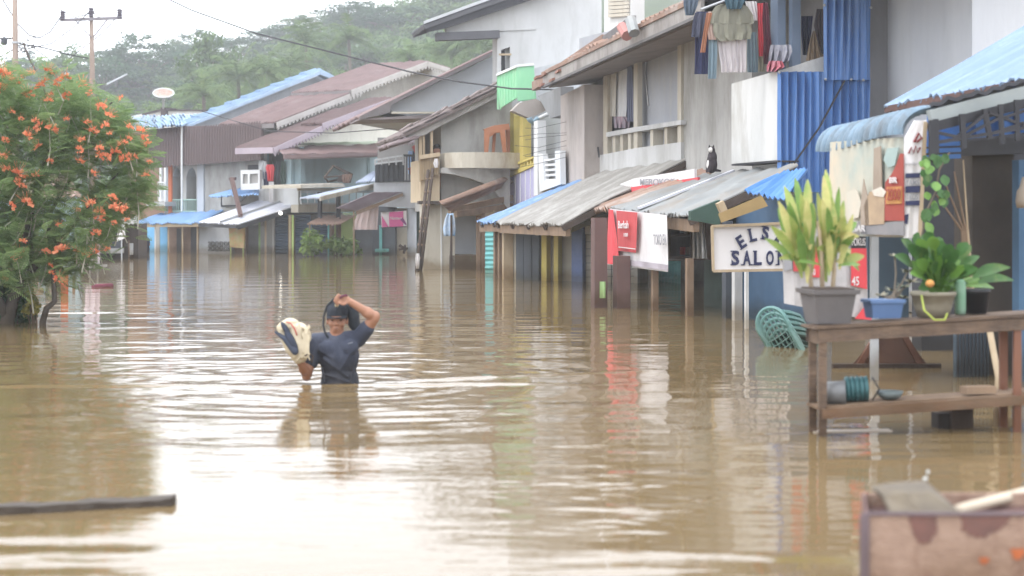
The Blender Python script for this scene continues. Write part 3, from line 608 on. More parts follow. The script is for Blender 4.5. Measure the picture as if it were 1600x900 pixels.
    for k in range(9):
        f0, f1 = k / 9, (k + 1.1) / 9; up = Vector((0, 0, .08)); mb.sheet(A.lerp(D, f0) + up, B2.lerp(C2, f0) + up, B2.lerp(C2, f1), A.lerp(D, f1), 14, .05, .03, 1)
    obj('roof', mb, ltblue_roof, h); obj('roof', MB().sheet(GA(527, 124, 0), GA(527, 124, 0) + (C2 - D), C2, D, 14, .05, .05), ltblue_roof, h)
    obj('fascia', MB().slab(GA, [(285, 198.5), (500, 110.5), (500, 116.5), (300, 197), (288, 203)], .08, off=.06).slab(GA, [(500.5, 110.5), (526, 121), (524, 126), (500.5, 116.5)], .08, off=.06), mat('fascia_blue', (.42, .54, .70)), h)
    # stained parapet and dish
    pw = Plane(-12, 62, -.871, .492); h = thing('parapet_building', 'low building whose white stained parapet shows behind the blue tiled roof', 'building', pw(250, 392)); h.location.z = 0
    obj('parapet', MB().slab(pw, [(204, 182), (216, 179), (250, 172), (320, 173), (330, 180), (330, 300), (204, 300)], 4), white_p, h); obj('coping', MB().slab(pw, [(222, 177.5), (250, 170.5), (322, 171.5), (322, 173.5), (250, 173.5), (222, 180)], .3, off=.06), mat('mould', (.09, .075, .08)), h)
    obj('chimney_block', panel(pw, 251, 168, 260, 182, .6, .1), mat('mould', (0, 0, 0)), h)
    t = thing('satellite_dish', 'rust brown satellite dish on a mast above the stained parapet', 'satellite dish', pw(255, 168)); c = pw(255.5, 150, .3); M = Matrix.Rotation(R(6), 3, 'Y') @ Matrix.Rotation(R(30), 3, 'X')
    mb = MB()
    for r0, r1, z0, z1 in ((.02, .14, 0, .015), (.14, .28, .015, .06), (.28, .42, .06, .14)):
        for i in range(16):
            a0, a1 = i * 2 * math.pi / 16, (i + 1) * 2 * math.pi / 16; f = lambda r, z, a: c + M @ Vector((r * math.cos(a), r * math.sin(a) , z)); mb.quad(f(r0, z0, a0), f(r1, z1, a0), f(r1, z1, a1), f(r0, z0, a1)); mb.quad(f(r0, z0 - .02, a1), f(r1, z1 - .02, a1), f(r1, z1 - .02, a0), f(r0, z0 - .02, a0))
    obj('dish', mb, mat('dish_rust', (.36, .2, .15), (.5, .4, .36), 3), t); obj('rim', MB().tube([c + M @ Vector((.42 * math.cos(a * .3927), .42 * math.sin(a * .3927), .14)) for a in range(17)], .025, 5), white_cl, t); obj('mast', MB().tube([pw(255.5, 170, .1), c], .04, 6), metal_lt, t)
    # ---- the grey gable house under two levels of brown roof with cut-out fascias
    GB = GP(430); h = thing('stepped_roof_house', 'grey gable house under two stepped brown roofs with cut-out fascia boards', 'house', GB(500, 395, -.5)); h.location.z = 0
    obj('gable_wall', MB().slab(GB, [(410, 232), (410, 200), (430, 196), (548, 146), (668, 103), (705, 114), (705, 330), (410, 330)], .3, off=-.6), mat('gable_grey', (.44, .43, .41), (.34, .33, .30), 1.1, .9, .2, 16, 2, stain=(.20, .185, .16), sscale=.7, samt=.5), h)
    roof_from(((548, 140), (668, 95)), .3, GB, FA, (455, 572), brown_roof, h); A, D = GB(704, 106, .3), GB(668, 95, .3); e = slide(D, FA, 572) - D; obj('roof', MB().sheet(A, A + e, D + e, D, 22, .03, .05), brown_roof, h)
    roof_from(((428, 191), (566, 138)), .25, GB, FA, (341, 470), brown_roof, h, 'lower_roof')
    fc = mat('fascia_grey', (.48, .46, .44), (.38, .36, .34)); scallop(GB, (549, 141), (668, 96), .3, 22, fc, h, .34); scallop(GB, (668.5, 96), (703, 107), .3, 8, fc, h, .34); scallop(GB, (432, 191.5), (566, 139), .28, 24, fc, h, .30)
    A = GB(548, 140, .32); B = slide(A, FA, 455); obj('fascia', MB().bar(A - Vector((0, 0, .14)), B - Vector((0, 0, .14)), .04, .22), mat('fascia_dark', (.22, .20, .20)), h)
    A = GB(428, 191, .3); B = slide(A, FA, 341); obj('fascia', MB().bar(A - Vector((0, 0, .12)), B - Vector((0, 0, .12)), .04, .16), mat('fascia_dark', (0, 0, 0)), h)
    # ---- pale blue house with the lilac fringed roof
    GC = GP(470); h = thing('pale_blue_house', 'pale blue two storey house with lilac fringed brown roof and laundry balcony', 'house', GC(520, 393)); h.location.z = 0; PC = FL
    obj('gable_wall', MB().slab(GC, [(452, 240), (452, 222), (600, 160), (662, 182), (662, 240)], .3, off=-.1), mat('cream_gable', (.66, .65, .58), (.58, .57, .50), 1.2, .9, .1, stain=(.30, .27, .22), sscale=.9, samt=.35), h)
    sw = obj('side_wall', MB().slab(GC, [(455, 232), (640, 232), (640, 332), (455, 332)], .3, off=-.12), blue_wall, h)
    obj('wall_strip', panel(GC, 463, 240, 466, 320, .05, -.1), mat('strip', (.25, .35, .38)), sw); obj('wall_strip', panel(GC, 574, 240, 578, 300, .05, -.1), mat('strip', (0, 0, 0)), sw)
    roof_from(((427, 230), (567, 169)), .4, GC, FA, (368, 520), brown_roof, h); roof_from(((503, 192), (612, 152)), .42, GC, FA, (470, 575), brown_roof, h, 'upper_roof')
    lil = mat('lilac_fascia', (.40, .34, .385), (.33, .28, .32)); scallop(GC, (428, 231), (505, 196), .30, 16, lil, h, .45); scallop(GC, (504, 193), (610, 154), .30, 20, lil, h, .47)
    A = GC(427, 230, .42); B = slide(A, FA, 368); obj('fascia', MB().bar(A - Vector((0, 0, .1)), B - Vector((0, 0, .1)), .05, .2), lil, h)
    aw = [GC(443, 241, 1.1), GC(622, 237, 1.1), GC(600, 226, -.05), GC(430, 229, -.05)]; obj('side_awning', MB().sheet(*aw, 44, .035, .03), brown_roof, h); obj('eave_strip', MB().sheet(aw[3] + Vector((0, 0, .04)), aw[2] + Vector((0, 0, .04)), GC(600, 220, -.07), GC(452, 224, -.07), 44, .035, .02), mat('greenish_sheet', (.52, .58, .46), (.46, .50, .40)), h); scallop(GC, (443, 242), (621, 238), .16, 50, brown_roof, h, 1.14)
    # front balcony
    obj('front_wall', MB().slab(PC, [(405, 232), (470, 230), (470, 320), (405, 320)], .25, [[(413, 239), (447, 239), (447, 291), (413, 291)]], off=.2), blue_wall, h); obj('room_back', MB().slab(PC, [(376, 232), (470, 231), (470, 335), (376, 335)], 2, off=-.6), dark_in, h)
    obj('corner_post', panel(PC, 404, 234, 412, 314, .2, .3), white_cl, h); obj('corner_post', panel(PC, 447, 242, 455, 314, .2, .3), white_cl, h); obj('parapet', panel(PC, 412, 292, 447, 320, .15, .28), white_p, h); obj('parapet', MB().slab(PC, [(443, 293), (466, 291), (466, 321), (443, 321)], .15, off=.45), white_cl, h)
    g = 'washing on the pale blue balcony'
    for lab, rows, mm in (('red shirt hanging on the pale blue balcony', [(257, 417, 427), (262, 415, 429), (270, 417, 428), (283, 418, 427)], print_red), ('dark trousers hanging right of the red shirt', [(252, 430, 437), (268, 430, 438), (290, 431, 437)], metal_blk), ('dark green shirt hanging at the balcony end', [(252, 439, 446), (275, 438, 446), (288, 439, 446)], green_dk), ('dark cloth hanging under the red shirt', [(268, 411, 418), (290, 412, 420)], ink), ('pale towel over the white balcony parapet', [(284, 420, 428), (300, 420, 427), (316, 421, 427)], print_white), ('grey shirt hanging at the left balcony post', [(252, 410, 416), (262, 408, 417), (280, 409, 415)], metal_lt)):
        single('hanging_laundry', MB().cloth(PC, rows, .45 if rows[0][0] < 280 else .5, .03, 2, 8, .02), mm, lab, 'laundry', g)
    # lower level: ledge, railings, small awnings
    obj('ledge', MB().slab(GC, [(470, 289), (535, 286), (540, 292), (470, 294)], 1.6, off=1.9), cream_conc, h); obj('floor_beam', MB().slab(GC, [(466, 320), (600, 316), (600, 330), (466, 332)], .3, off=1.3), cream_conc, h)
    rail(GC, 470, 600, 300, 318, 12, metal_lt, h, 1.5, .04); obj('beam', panel(GC, 470, 294, 600, 298, .15, 1.4), cream_conc, h)
    obj('awning_sheet', MB().sheet(GC(500, 308, 2.9), GC(468, 309, 2.4), GC(560, 290, 1.6), GC(586, 287, 2.2), 10, .02, .04), mat('white_blue_sheet', (.62, .68, .80)), h); obj('awning_sheet', MB().sheet(GC(586, 283, 1.9), GC(556, 284, 1.7), GC(582, 268, .9), GC(590, 267, 1.0), 8, .02, .04), mat('white_blue_sheet', (0, 0, 0)), h)
    obj('awning_edge', MB().bar(GC(500, 310.5, 2.9), GC(586, 289.5, 2.2), .05, .14), cream_conc, h)
    for x in (502, 531): obj('post', panel(GC, x - 1.5, 300, x + 1.5, 345, .12, 2.0), metal_dk, h)
    shutter(GC, 486, 345, 512, -.6, navy_sh, h, off=1.1, slats=20); obj('shop_wall', MB().slab(GC, [(512, 340), (558, 338), (558, 410), (512, 412)], .3, off=1.0), lime_p, h); obj('shop_wall', MB().slab(GC, [(556, 345), (610, 343), (610, 410), (556, 412)], .3, off=1.05), char_sh, h)
    for x in (520, 531): obj('wall_post', panel(GC, x - 2, 345, x + 2, 395, .1, 1.1), wood, h)
    # upturned table on the ledge
    t = thing('upturned_table', 'dark table lying upturned on the ledge of the pale blue house', 'table', GC(535, 287, 1.4)); GQ = GC
    p = lambda x, y, o=1.4: GQ(x, y, o); obj('tabletop', MB().hexa([p(527, 284), p(548, 286), p(548, 286, .9), p(527, 284, .9)], [p(529, 274), p(552, 271), p(552, 271, .9), p(529, 274, .9)]), wood_dk, t)
    for a, b_, o in (((530, 275), (507, 277), 1.4), ((543, 272), (521, 259), 1.4), ((531, 280), (512, 284), .95), ((549, 272), (521, 259), .95)): obj('leg', MB().bar(p(*a, o), p(*b_, o), .06), wood_dk, t)
    obj('stretcher', MB().bar(p(507, 277), p(521, 259), .05).bar(p(512, 284, .95), p(507, 277), .05), wood_dk, t); obj('cloth', MB().cloth(GQ, [(272, 535, 550), (278, 534, 549), (286, 536, 545)], 1.43, .04, 3, 8, .03), rust_roof, t)
    # small rusty awning with the upturned chair
    t = thing('rusty_porch_roof', 'small rusty porch roof on thin posts beside the lime green wall', 'porch roof', GC(513, 396, 3.0)); t.location.z = 0
    q = [GC(531, 350, 3.2), GC(480, 349, 3.0), GC(505, 337, 1.3), GC(556, 336, 1.3)]; obj('roof_sheet', MB().sheet(*q, 12, .025, .03), mat('rusty_tan_sheet', (.46, .33, .27), (.36, .25, .20)), t); obj('post', post(GC, 512, 514.5, 350, 2.9), teal_gate, t); obj('post', post(GC, 483, 485, 349, 2.6), wood, t)
    for pts, zt, lab in ((((478, 500), 393, 362), 40, 'leafy green shrub in the water beside the blue shutter'), (((505, 555), 395, 372), 34, 'low green shrub in the water before the lime green wall')):
        (x0, x1), yb, yt = pts; rg = np.random.default_rng(x0); cs, rs = [], []
        for i in range(16): p0 = GC(rg.uniform(x0 + 3, x1 - 3), rg.uniform(yt + 4, yb - 1), rg.uniform(2.0, 3.2)); cs.append(tuple(p0)); rs.append((.32, .32, .22))
        c = GC((x0 + x1) / 2, yb, 2.6); t = thing('shrub', lab, 'shrub', (c.x, c.y, -.3), 'shrubs in the water'); base = Vector((c.x, c.y, -.3))
        me = qmesh('foliage', tufts(cs, rs, [60] * 16, .09, rg, .3, .1)); me.transform(Matrix.Translation(-base)); obj('foliage', me, FOL[2], t); mb = MB()
        for k in cs[:9]: mb.tube([base, base.lerp(Vector(k), .5) + Vector((0, 0, .1)), Vector(k)], [.03, .02, .01], 4)
        obj('stem', mb, bark, t)
    # ---- grey corner house with the black balcony
    DP = Plane(-3.16, 50.6, -1, .25); h = thing('grey_balcony_house', 'grey house with a black sheeted balcony above a thick round column', 'house', DP(620, 396)); h.location.z = 0
    obj('slab_band', MB().slab(DP, [(584, 285), (660, 283), (660, 326), (584, 322)], 6, off=.3), grey_wall, h); obj('upper_room', MB().slab(DP, [(590, 215), (665, 215), (665, 284), (590, 284)], 4, off=-1.4), interior, h)
    bp_ = obj('balcony_screen', MB().slab(DP, [(586, 255), (630, 252), (630, 284), (586, 285)], .06, off=.35), metal_blk, h)
    for x in range(590, 630, 8): obj('screen_rib', MB().bar(DP(x, 255 - (x - 586) * .07, .38), DP(x, 284, .38), .04), metal_dk, bp_)
    obj('rail', MB().bar(DP(586, 250, .38), DP(630, 243, .38), .05).bar(DP(586, 256, .38), DP(630, 251, .38), .05), metal_lt, h)
    for x in range(586, 631, 11): obj('rail_post', MB().bar(DP(x, 250 - (x - 586) * .16, .38), DP(x, 258, .38), .05), metal_lt, h)
    rail(DP, 631, 657, 243, 283, 6, metal_dk, h, .3, .05)
    obj('upper_roof', MB().sheet(DP(608, 227, 1.2), DP(655, 222, 1.2), DP(655, 205, -1.2), DP(622, 208, -1.2), 12, .03, .04), mauve_roof, h)
    for a, b_ in (((646, 228), (656, 250)), ((656, 228), (645, 282)), ((640, 262), (648, 282))): obj('brace', MB().bar(DP(*a, .2), DP(*b_, .2), .1), red_p, h)
    obj('column', MB().tube([Vector((*DP(643.5, 400, .1).xy, -.6)), DP(643.5, 325, .1)], .155, 14), grey_wall, h, smooth=True)
    obj('shop_wall', MB().slab(DP, [(615, 325), (640, 325), (640, 402), (615, 402)], .2, off=-1.2), cream_conc, h); obj('shop_wall', MB().slab(DP, [(582, 322), (617, 323), (617, 404), (582, 404)], .2, off=-1.0), char_sh, h); obj('side_wall', MB().slab(DP, [(638, 325), (665, 325), (665, 404), (638, 404)], .2, off=-1.8), green_dk, h)
    obj('door_frame', post(DP, 593, 597, 352, -.9), teal_gate, h); obj('door_step', panel(DP, 586, 389, 602, 394, .4, -.5), teal_gate, h)
    for lab, px, col_ in (('blue shirt drying behind the black balcony rail', 641, blue_roof), ('dark jacket drying behind the black balcony rail', 648, ink)): single('hanging_laundry', MB().cloth(DP, [(236, px - 3, px + 3), (250, px - 4, px + 4), (272, px - 3, px + 3)], -.2, .04, 2, 8, .02), col_, lab, 'laundry', 'washing behind the black railing')
    h = thing('corrugated_porch', 'mauve corrugated porch roof sloping from the grey house wall', 'porch roof', DP(560, 398, 2.2)); h.location.z = 0
    q = [DP(557, 329, 2.0), DP(525, 325, 2.6), DP(583, 300, .9), DP(629, 300, .38)]; obj('roof_sheet', MB().sheet(*q, 13, .035, .03), mauve_roof, h); obj('rafter', MB().bar(q[0] - Vector((0, 0, .08)), q[3] - Vector((0, 0, .08)), .06, .1), wood, h); obj('post', post(DP, 552, 554, 330, 2.1), wood, h)
    single('hanging_tarp', MB().cloth(DP, [(320, 562, 592), (335, 558, 591), (350, 552, 590), (359, 551, 590)], 1.2, .018, 4, 16, .015), mat('faded_pink_cloth', (.46, .36, .35), (.36, .30, .29), 3, .8, stain=(.50, .24, .26), sscale=2.5, samt=.4), 'faded pinkish cloth hanging under the mauve porch roof', 'tarp')
    t = thing('pink_banner', 'pink and white printed shop banner beside the round grey column', 'banner', DP(616, 342, .2)); obj('backing', MB().slab(DP, [(595, 331), (635, 328), (635.5, 354), (596, 356)], .03, off=.3), print_white, t); pk = mat('printed_pink', (.62, .12, .30), (.55, .10, .27), 3)
    obj('pink_field', MB().slab(DP, [(608, 331.5), (630, 330), (630, 354), (608, 355)], .01, off=.32), pk, t); obj('pink_field', MB().slab(DP, [(596.5, 337), (607, 354.5), (596.8, 355)], .01, off=.32), pk, t); obj('pink_field', MB().slab(DP, [(625, 343), (629.5, 340), (634.6, 349), (634.8, 353)], .01, off=.33), mat('printed_plum', (.22, .06, .2)), t); obj('frame', MB().bar(DP(595, 331, .33), DP(635, 328, .33), .03).bar(DP(595.5, 356, .33), DP(635.5, 354, .33), .03), metal_dk, t)
    on(DP, 'Nanitess', 610, 338.5, 628, 343, print_white, t, .325, .01)
    single('floating_branch', MB().bar(DP(624, 383, .5), DP(635, 391, .4), .09).bar(DP(623, 390, .5), DP(637, 388, .4), .07).bar(DP(633, 383, .5), DP(631, 396, .4), .06), wood_dk, 'dark broken wooden frame stuck in water before the beige wall', 'debris')
far_houses()
# ------------------------------------------------------------------ the row of houses along the right side of the street
def chair_parts(t, M, m, seat_m=None):
    """a moulded plastic armchair standing on its own origin, placed by matrix M (children of t)"""
    f = lambda x, y, z: M @ Vector((x, y, z)); q = lambda n, mb: obj(n, mb, m, t, smooth=False)
    mb = MB(); g = 5
    for i in range(g):
        for j in range(g):
            x0, x1, y0, y1 = [-.21 + .42 * k / g for k in (i, i + 1)] + [-.2 + .42 * k / g for k in (j, j + 1)]; zz = lambda x, y: .42 - .02 * (1 - (x / .21) ** 2)
            mb.hexa([f(x0, y0, zz(x0, y0) - .015), f(x1, y0, zz(x1, y0) - .015), f(x1, y1, zz(x1, y1) - .015), f(x0, y1, zz(x0, y1) - .015)], [f(x0, y0, zz(x0, y0)), f(x1, y0, zz(x1, y0)), f(x1, y1, zz(x1, y1)), f(x0, y1, zz(x0, y1))])
    q('seat', mb)
    for sx in (-1, 1):
        q('leg', MB().bar(f(sx * .20, -.19, .41), f(sx * .25, -.24, 0), .05, .035)); q('leg', MB().bar(f(sx * .19, .2, .41), f(sx * .24, .27, 0), .05, .035))
        q('armrest', MB().tube([f(sx * .21, -.2, .42), f(sx * .26, -.2, .58), f(sx * .27, -.1, .63), f(sx * .26, .1, .64), f(sx * .22, .25, .66)], [.02, .022, .028, .028, .022], 6))
    ar = [f(.22 * math.cos(a), .24 + .03 * math.sin(a), .58 + .24 * math.sin(a)) for a in [math.pi * k / 10 for k in range(11)]]
    b = q('backrest', MB().tube([f(.2, .2, .42)] + ar + [f(-.2, .2, .42)], .024, 6))
    for k in range(5): x = -.13 + k * .065; obj('back_slat', MB().bar(f(x, .2, .42), f(x, .265, .58 + .23 * math.sqrt(max(0, 1 - (x / .22) ** 2))), .034, .012), m, b)
def right_row():
    # ---- tall white concrete house
    W = SP(800, 40.2); R2 = RP(2.3); h = thing('tall_white_house', 'tall pale concrete house with a grey lean-to roof overhanging to the left', 'house', W(860, 420)); h.location.z = 0
    obj('side_wall', MB().slab(W, [(777, 50), (802, 46), (802, -60), (940, -90), (940, 240), (777, 240)], .6, [[(783, 78), (797, 73), (797, 112), (783, 112)]], off=0), concrete_lt, h)
    obj('gable_board', MB().slab(W, [(697, 44), (838, -4), (838, 46), (800, 47.5), (698, 52)], .25, off=.05), concrete_lt, h)
    obj('doorway_back', panel(W, 780, 66, 799, 116, .05, -1.2), dark_in, h); obj('door_lintel', panel(W, 780, 83.5, 799, 86.5, .1, .02), wood_lt, h)
    A, D = W(662, 39, .5), W(905, -50, .5); A2, D2 = A + STREET * 1.9, D + STREET * 1.9
    obj('roof', MB().sheet(A, A2, D2, D, 24, .02, .10), dark_roof, h); obj('roof_edge', MB().bar(A + Vector((0, 0, .06)), D + Vector((0, 0, .06)), .08, .07), metal_lt, h)
    obj('barge_board', MB().slab(W, [(662, 40.5), (900, -46), (900, -34), (838, -3), (697, 44), (668, 50)], .1, off=.42), metal_dk, h)
    obj('soffit_beam', MB().bar(W(681, 58, .1), W(779, 54, .1), .3, .2), dark_roof, h); obj('beam_stub', panel(W, 731, 51, 738, 59, .3, .1), concrete_lt, h)
    # ---- blue-white gable house in front of the far ones
    E2 = SP(700, 43.5); h = thing('brown_lean_roof_house', 'pale grey house under a plain brown roof climbing to the tall white house', 'house', E2(690, 418)); h.location.z = 0
    obj('side_wall', MB().slab(E2, [(608, 165), (640, 150), (790, 78), (800, 210), (608, 176)], 6, off=0), mat('cool_grey_wall', (.46, .48, .50), (.41, .43, .45), 1.3, .85, .1, stain=(.34, .35, .35), sscale=.8, samt=.3), h)
    A, D = E2(562, 181, .3), E2(790, 70, .3); obj('roof', MB().sheet(A, A + STREET * 7, D + STREET * 7, D, 30, .03, .06), brown_roof, h)
    obj('fascia', MB().slab(E2, [(563, 181.5), (790, 71), (790, 76), (612, 163), (609, 176), (561, 187)], .06, off=.36), mat('fascia_dk', (.17, .15, .15), (.12, .11, .11), 2), h); obj('soffit', MB().slab(E2, [(560, 186), (712, 176), (712, 183), (560, 188)], 2.0, off=.28), mat('soffit_grey', (.26, .22, .22)), h)
    obj('sill', panel(E2, 612, 174.5, 706, 177.5, .2, .34), cream_conc, h)
    # ---- house with the bamboo ladder and the round concrete balcony
    R0 = RP(0); ES = SP(689, 38.2); h = thing('round_balcony_house', 'beige house with a rounded concrete balcony and a ragged roof edge', 'house', ES(730, 418)); h.location.z = 0
    obj('side_wall', MB().slab(ES, [(689, 186), (760, 150), (800, 150), (800, 330), (689, 330)], 4, off=-.1), concrete, h); DP2 = SP(660, 41.2)
    obj('front_wall', MB().slab(ES, [(657, 250), (687, 250), (687, 316), (657, 316)], 1.5, off=.3), beige, h); obj('board_skirt', MB().slab(ES, [(656, 246), (686, 242), (686, 272), (656, 284)], .08, off=.42), tan, h)
    for i in range(8): obj('skirt_board', MB().slab(ES, [(656.3 + i * 3.7, 246.5 - i * .5), (659.6 + i * 3.7, 246 - i * .5), (659.6 + i * 3.7, 282 - i * 1.4), (656.3 + i * 3.7, 283.4 - i * 1.4)], .03, off=.45 + .01 * (i % 2)), tan, h)
    for x0, x1 in ((655, 659.5), (660.5, 664), (673, 676.5)): obj('balcony_post', MB().slab(ES, [(x0, 206), (x1, 204), (x1, 252), (x0, 254)], .12, off=.3), wood_lt, h)
    obj('handrail', MB().bar(ES(655, 246, .5), ES(687, 241, .5), .1), wood_lt, h); obj('room_back', MB().slab(ES, [(655, 200), (690, 186), (690, 250), (655, 250)], .2, off=-1.2), interior, h)
    # rounded balcony rim and the arch below it
    mb = MB(); a0, a1 = ES(686, 240), ES(797, 238); zt, zb = a0.z, ES(700, 264).z
    prof = [(0, .15), (.03, .5), (.10, .78), (.22, .95), (.38, 1.05), (.6, 1.08), (.8, 1.05), (1.02, .95)]; out = [a0.lerp(a1, u) + ES.n * w_ for u, w_ in prof]
    for p, q in zip(out, out[1:]):
        i0, i1 = p - ES.n * .16, q - ES.n * .16; z = lambda v, k: Vector((v.x, v.y, k)); mb.hexa([z(p, zb), z(q, zb), z(i1, zb), z(i0, zb)], [z(p, zt), z(q, zt), z(i1, zt), z(i0, zt)])
    obj('balcony_rim', mb, cream_conc, h); arch = [(690, 262), (797, 262), (797, 330), (790, 322), (775, 300), (755, 286), (735, 279), (710, 273), (690, 270)]
    obj('balcony_floor', MB().hexa([Vector((p.x, p.y, zb - .02)) for p in (out[0], out[-1], a1 - ES.n * .2, a0 - ES.n * .2)], [Vector((p.x, p.y, zb + .08)) for p in (out[0], out[-1], a1 - ES.n * .2, a0 - ES.n * .2)]), concrete, h)
    obj('arch_brace', MB().slab(ES, arch, .25, off=.62), concrete, h)
    obj('corner_column', MB().slab(ES, [(661, 314), (711, 314), (711, 470), (661, 470)], .5, off=.15), cream_conc, h); obj('column_groove', MB().slab(ES, [(688, 318), (690, 318), (691.5, 470), (689.5, 470)], .03, off=.18), white_cl, h); obj('beam', panel(ES, 655, 314, 700, 319, .3, .5), wood_dk, h)
    obj('lower_wall', MB().slab(ES, [(690, 310), (800, 310), (800, 440), (690, 440)], .3, off=-1.6), grey_wall, h)
    # ragged roof
    A, D = ES(627, 211, .5), ES(797, 128, .5); obj('roof', MB().sheet(A, A + STREET * 4.5, D + STREET * 4.5, D, 26, .02, .07), mat('old_tile', (.20, .16, .15), (.14, .11, .105), 3, .8), h); mb = MB(); rr = random.Random(5)
    for i in range(11): f = i / 11 + rr.uniform(-.02, .02); p, q = A.lerp(D, f) + Vector((0, 0, .05 + .04 * rr.random())), A.lerp(D, f + rr.uniform(.06, .1)) + Vector((0, 0, .06 + .07 * rr.random())); mb.hexa([p + ES.n * .12, q + ES.n * .12, q - ES.n * .5, p - ES.n * .5], [v + Vector((0, 0, .05)) for v in (p + ES.n * .12, q + ES.n * .12, q - ES.n * .5, p - ES.n * .5)])
    obj('ridge_tile', mb, mat('old_tile', (0, 0, 0)), h, kind='stuff'); obj('barge_board', MB().slab(ES, [(628, 212), (797, 130), (797, 142), (690, 196), (664, 211), (640, 216)], .1, off=.4), mat('board_grey', (.34, .32, .30), (.24, .22, .21), 3, .9, .2, 20, 2, stain=(.13, .11, .10), sscale=1.8, samt=.6), h)
    obj('porch_flap', MB().sheet(ES(607, 227, .9), ES(607, 227, .9) + STREET * 2, ES(655, 212, .4) + STREET * 2, ES(655, 212, .4), 10, .03, .03), mat('flap_brown', (.22, .17, .17)), h)
    # ladder
    t = thing('bamboo_ladder', 'brown pole ladder leaning on the beige wall of the round balcony house', 'ladder', ES(657, 417, .9)); t.location.z = -.4
    lo1, lo2, hi1, hi2 = ES(652.5, 412, 1.0), ES(658, 414, 1.0), ES(668, 276, .6), ES(675, 274, .6)
    for a, b_ in ((lo1, hi1), (lo2, hi2)): obj('rail', MB().tube([a + (a - b_) * .12, a.lerp(b_, .5), b_ + (b_ - a) * .08], [.05, .045, .04], 7), wood_dk, t, smooth=True)
    for k in range(7): f = .06 + k * .15; obj('rung', MB().tube([lo1.lerp(hi1, f) - (lo2 - lo1) * .6, lo2.lerp(hi2, f) + (lo2 - lo1) * .5 + Vector((0, 0, .03))], .035, 6), wood, t)
    obj('cloth_knot', MB().cloth(ES, [(396, 650, 655), (404, 649, 656), (420, 650, 655)], 1.1, .03, 2, 6, .04), print_white, t)
    # balcony person, white cloth, chair
    c = ES(683, 235, -.25); mb = MB().ell(c, (.105, .12, .13)).cap(c - Vector((0, 0, .1)), .06, c - Vector((0, 0, .28)), .07).ell(c - Vector((0, 0, .42)), (.22, .14, .2)).cap(c - Vector((.14, 0, .3)), .06, c - Vector((.24, .05, .6)), .045).cap(c - Vector((-.14, 0, .3)), .06, c - Vector((-.22, .05, .6)), .045).cap(c - Vector((0, 0, .5)), .15, c - Vector((0, 0, .85)), .15)
    t = thing('person', 'dark haired person looking out over the boards beside the rounded balcony', 'person', c - Vector((0, 0, .95))); mesh_at('body', blob('body', mb, .02), skin, t); obj('hair', MB().ell(c + Vector((0, .02, .05)), (.12, .13, .115)), black_hair, t, smooth=True); obj('shirt', MB().ell(c - Vector((0, 0, .48)), (.24, .16, .22)), ink, t, smooth=True)
    single('hanging_cloth', MB().cloth(ES, [(248, 679, 684), (255, 677, 685), (262, 679, 684)], .62, .03, 2, 6, .03), print_white, 'small white cloth hung over the skirt boards below the dark haired person', 'cloth')
    t = thing('orange_chair', 'orange plastic chair turned upside down on the rounded concrete balcony', 'chair', ES(776, 238, .5)); c = ES(776, 198, .5)
    om = mat('orange_plastic', (.40, .17, .09), (.32, .13, .07), 3, .5)
    obj('seat', MB().slab(ES, [(760, 201), (772, 196), (795, 193), (797, 201), (780, 206), (768, 208)], .45, off=.75), om, t)
    for x0, x1, x2, x3, o_ in ((757, 766, 757, 763, .76), (771, 776, 769, 773, .4), (781, 789, 786, 792, .76), (791, 797, 793, 797, .4)): obj('leg', MB().slab(ES, [(x0, 202), (x1, 200), (x3, 238), (x2, 238)], .06, off=o_), om, t)
    obj('side_band', MB().slab(ES, [(764, 203), (783, 200), (783, 207), (774, 208), (766, 214)], .05, off=.74), om, t)
    t = thing('plastic_bag', 'blue and white plastic sack tied to a stick by the ladder house', 'sack', ES(702, 372, 1.0)); mb = MB().cloth(ES, [(333, 699, 708), (343, 695, 711), (358, 692, 712), (369, 694, 711)], 1.0, .03, 2, 14, .1); obj('sack', mb, mat('blue_white_plastic', (.16, .36, .62), (.74, .76, .78), 2.2, .4, .3), t, smooth=True); obj('stick', MB().bar(ES(706, 345, .9), Vector((*ES(703, 420, .9).xy, -.3)), .05), wood_dk, t)
    # small rusty lean-to beside it
    h = thing('rust_lean_to', 'rusty brown lean-to roof sheet below the rounded balcony', 'porch roof', ES(740, 418, 1.5)); h.location.z = 0
    q = [ES(699, 326, 2.0), ES(687, 316, 3.0), ES(790, 276, .6), ES(800, 281, .2)]; obj('roof_sheet', MB().sheet(q[0], q[1], q[2], q[3], 8, .035, .04), rust_roof, h)
    for x0, y0, x1, y1 in ((702, 329, 800, 309), (712, 335, 800, 322)): obj('rafter', MB().bar(ES(x0, y0, 1.6), ES(x1, y1, .4), .09, .14), wood, h)
    obj('beam', MB().bar(ES(712, 333, 1.2), ES(770, 333, .8), .14), wood_lt, h)
    for x0, x1 in ((745, 751), (752, 758)): obj('post', post(ES, x0, x1, 331, 1.0), wood, h)
    obj('post', post(ES, 704, 707, 336, 1.3), wood_dk, h)
    rg = np.random.default_rng(9); Q = []
    for i in range(900):
        p = ES(rg.uniform(706, 750), 403, rg.uniform(-1.2, .1)); p.z = 0; a = rg.uniform(0, 6.28); hh = rg.uniform(.12, .34); s = np.array([math.cos(a), math.sin(a), 0]) * .012; b_ = np.array(p); tp = b_ + [rg.normal(0, .06), rg.normal(0, .06), hh]; Q.append([b_ - s, b_ + s, tp + s * .2, tp - s * .2])
    o = obj('grass', qmesh('grass', np.array(Q)), fol('grass_blades', [(.10, .20, .04), (.17, .29, .06), (.26, .36, .10)])); o['kind'] = 'stuff'; tag(o, 'bright green grass growing out of the water behind the ladder', 'grass'); struct('bank', MB().slab(ES, [(702, 399), (752, 399), (752, 420), (702, 420)], 1.3, off=.15), gm)
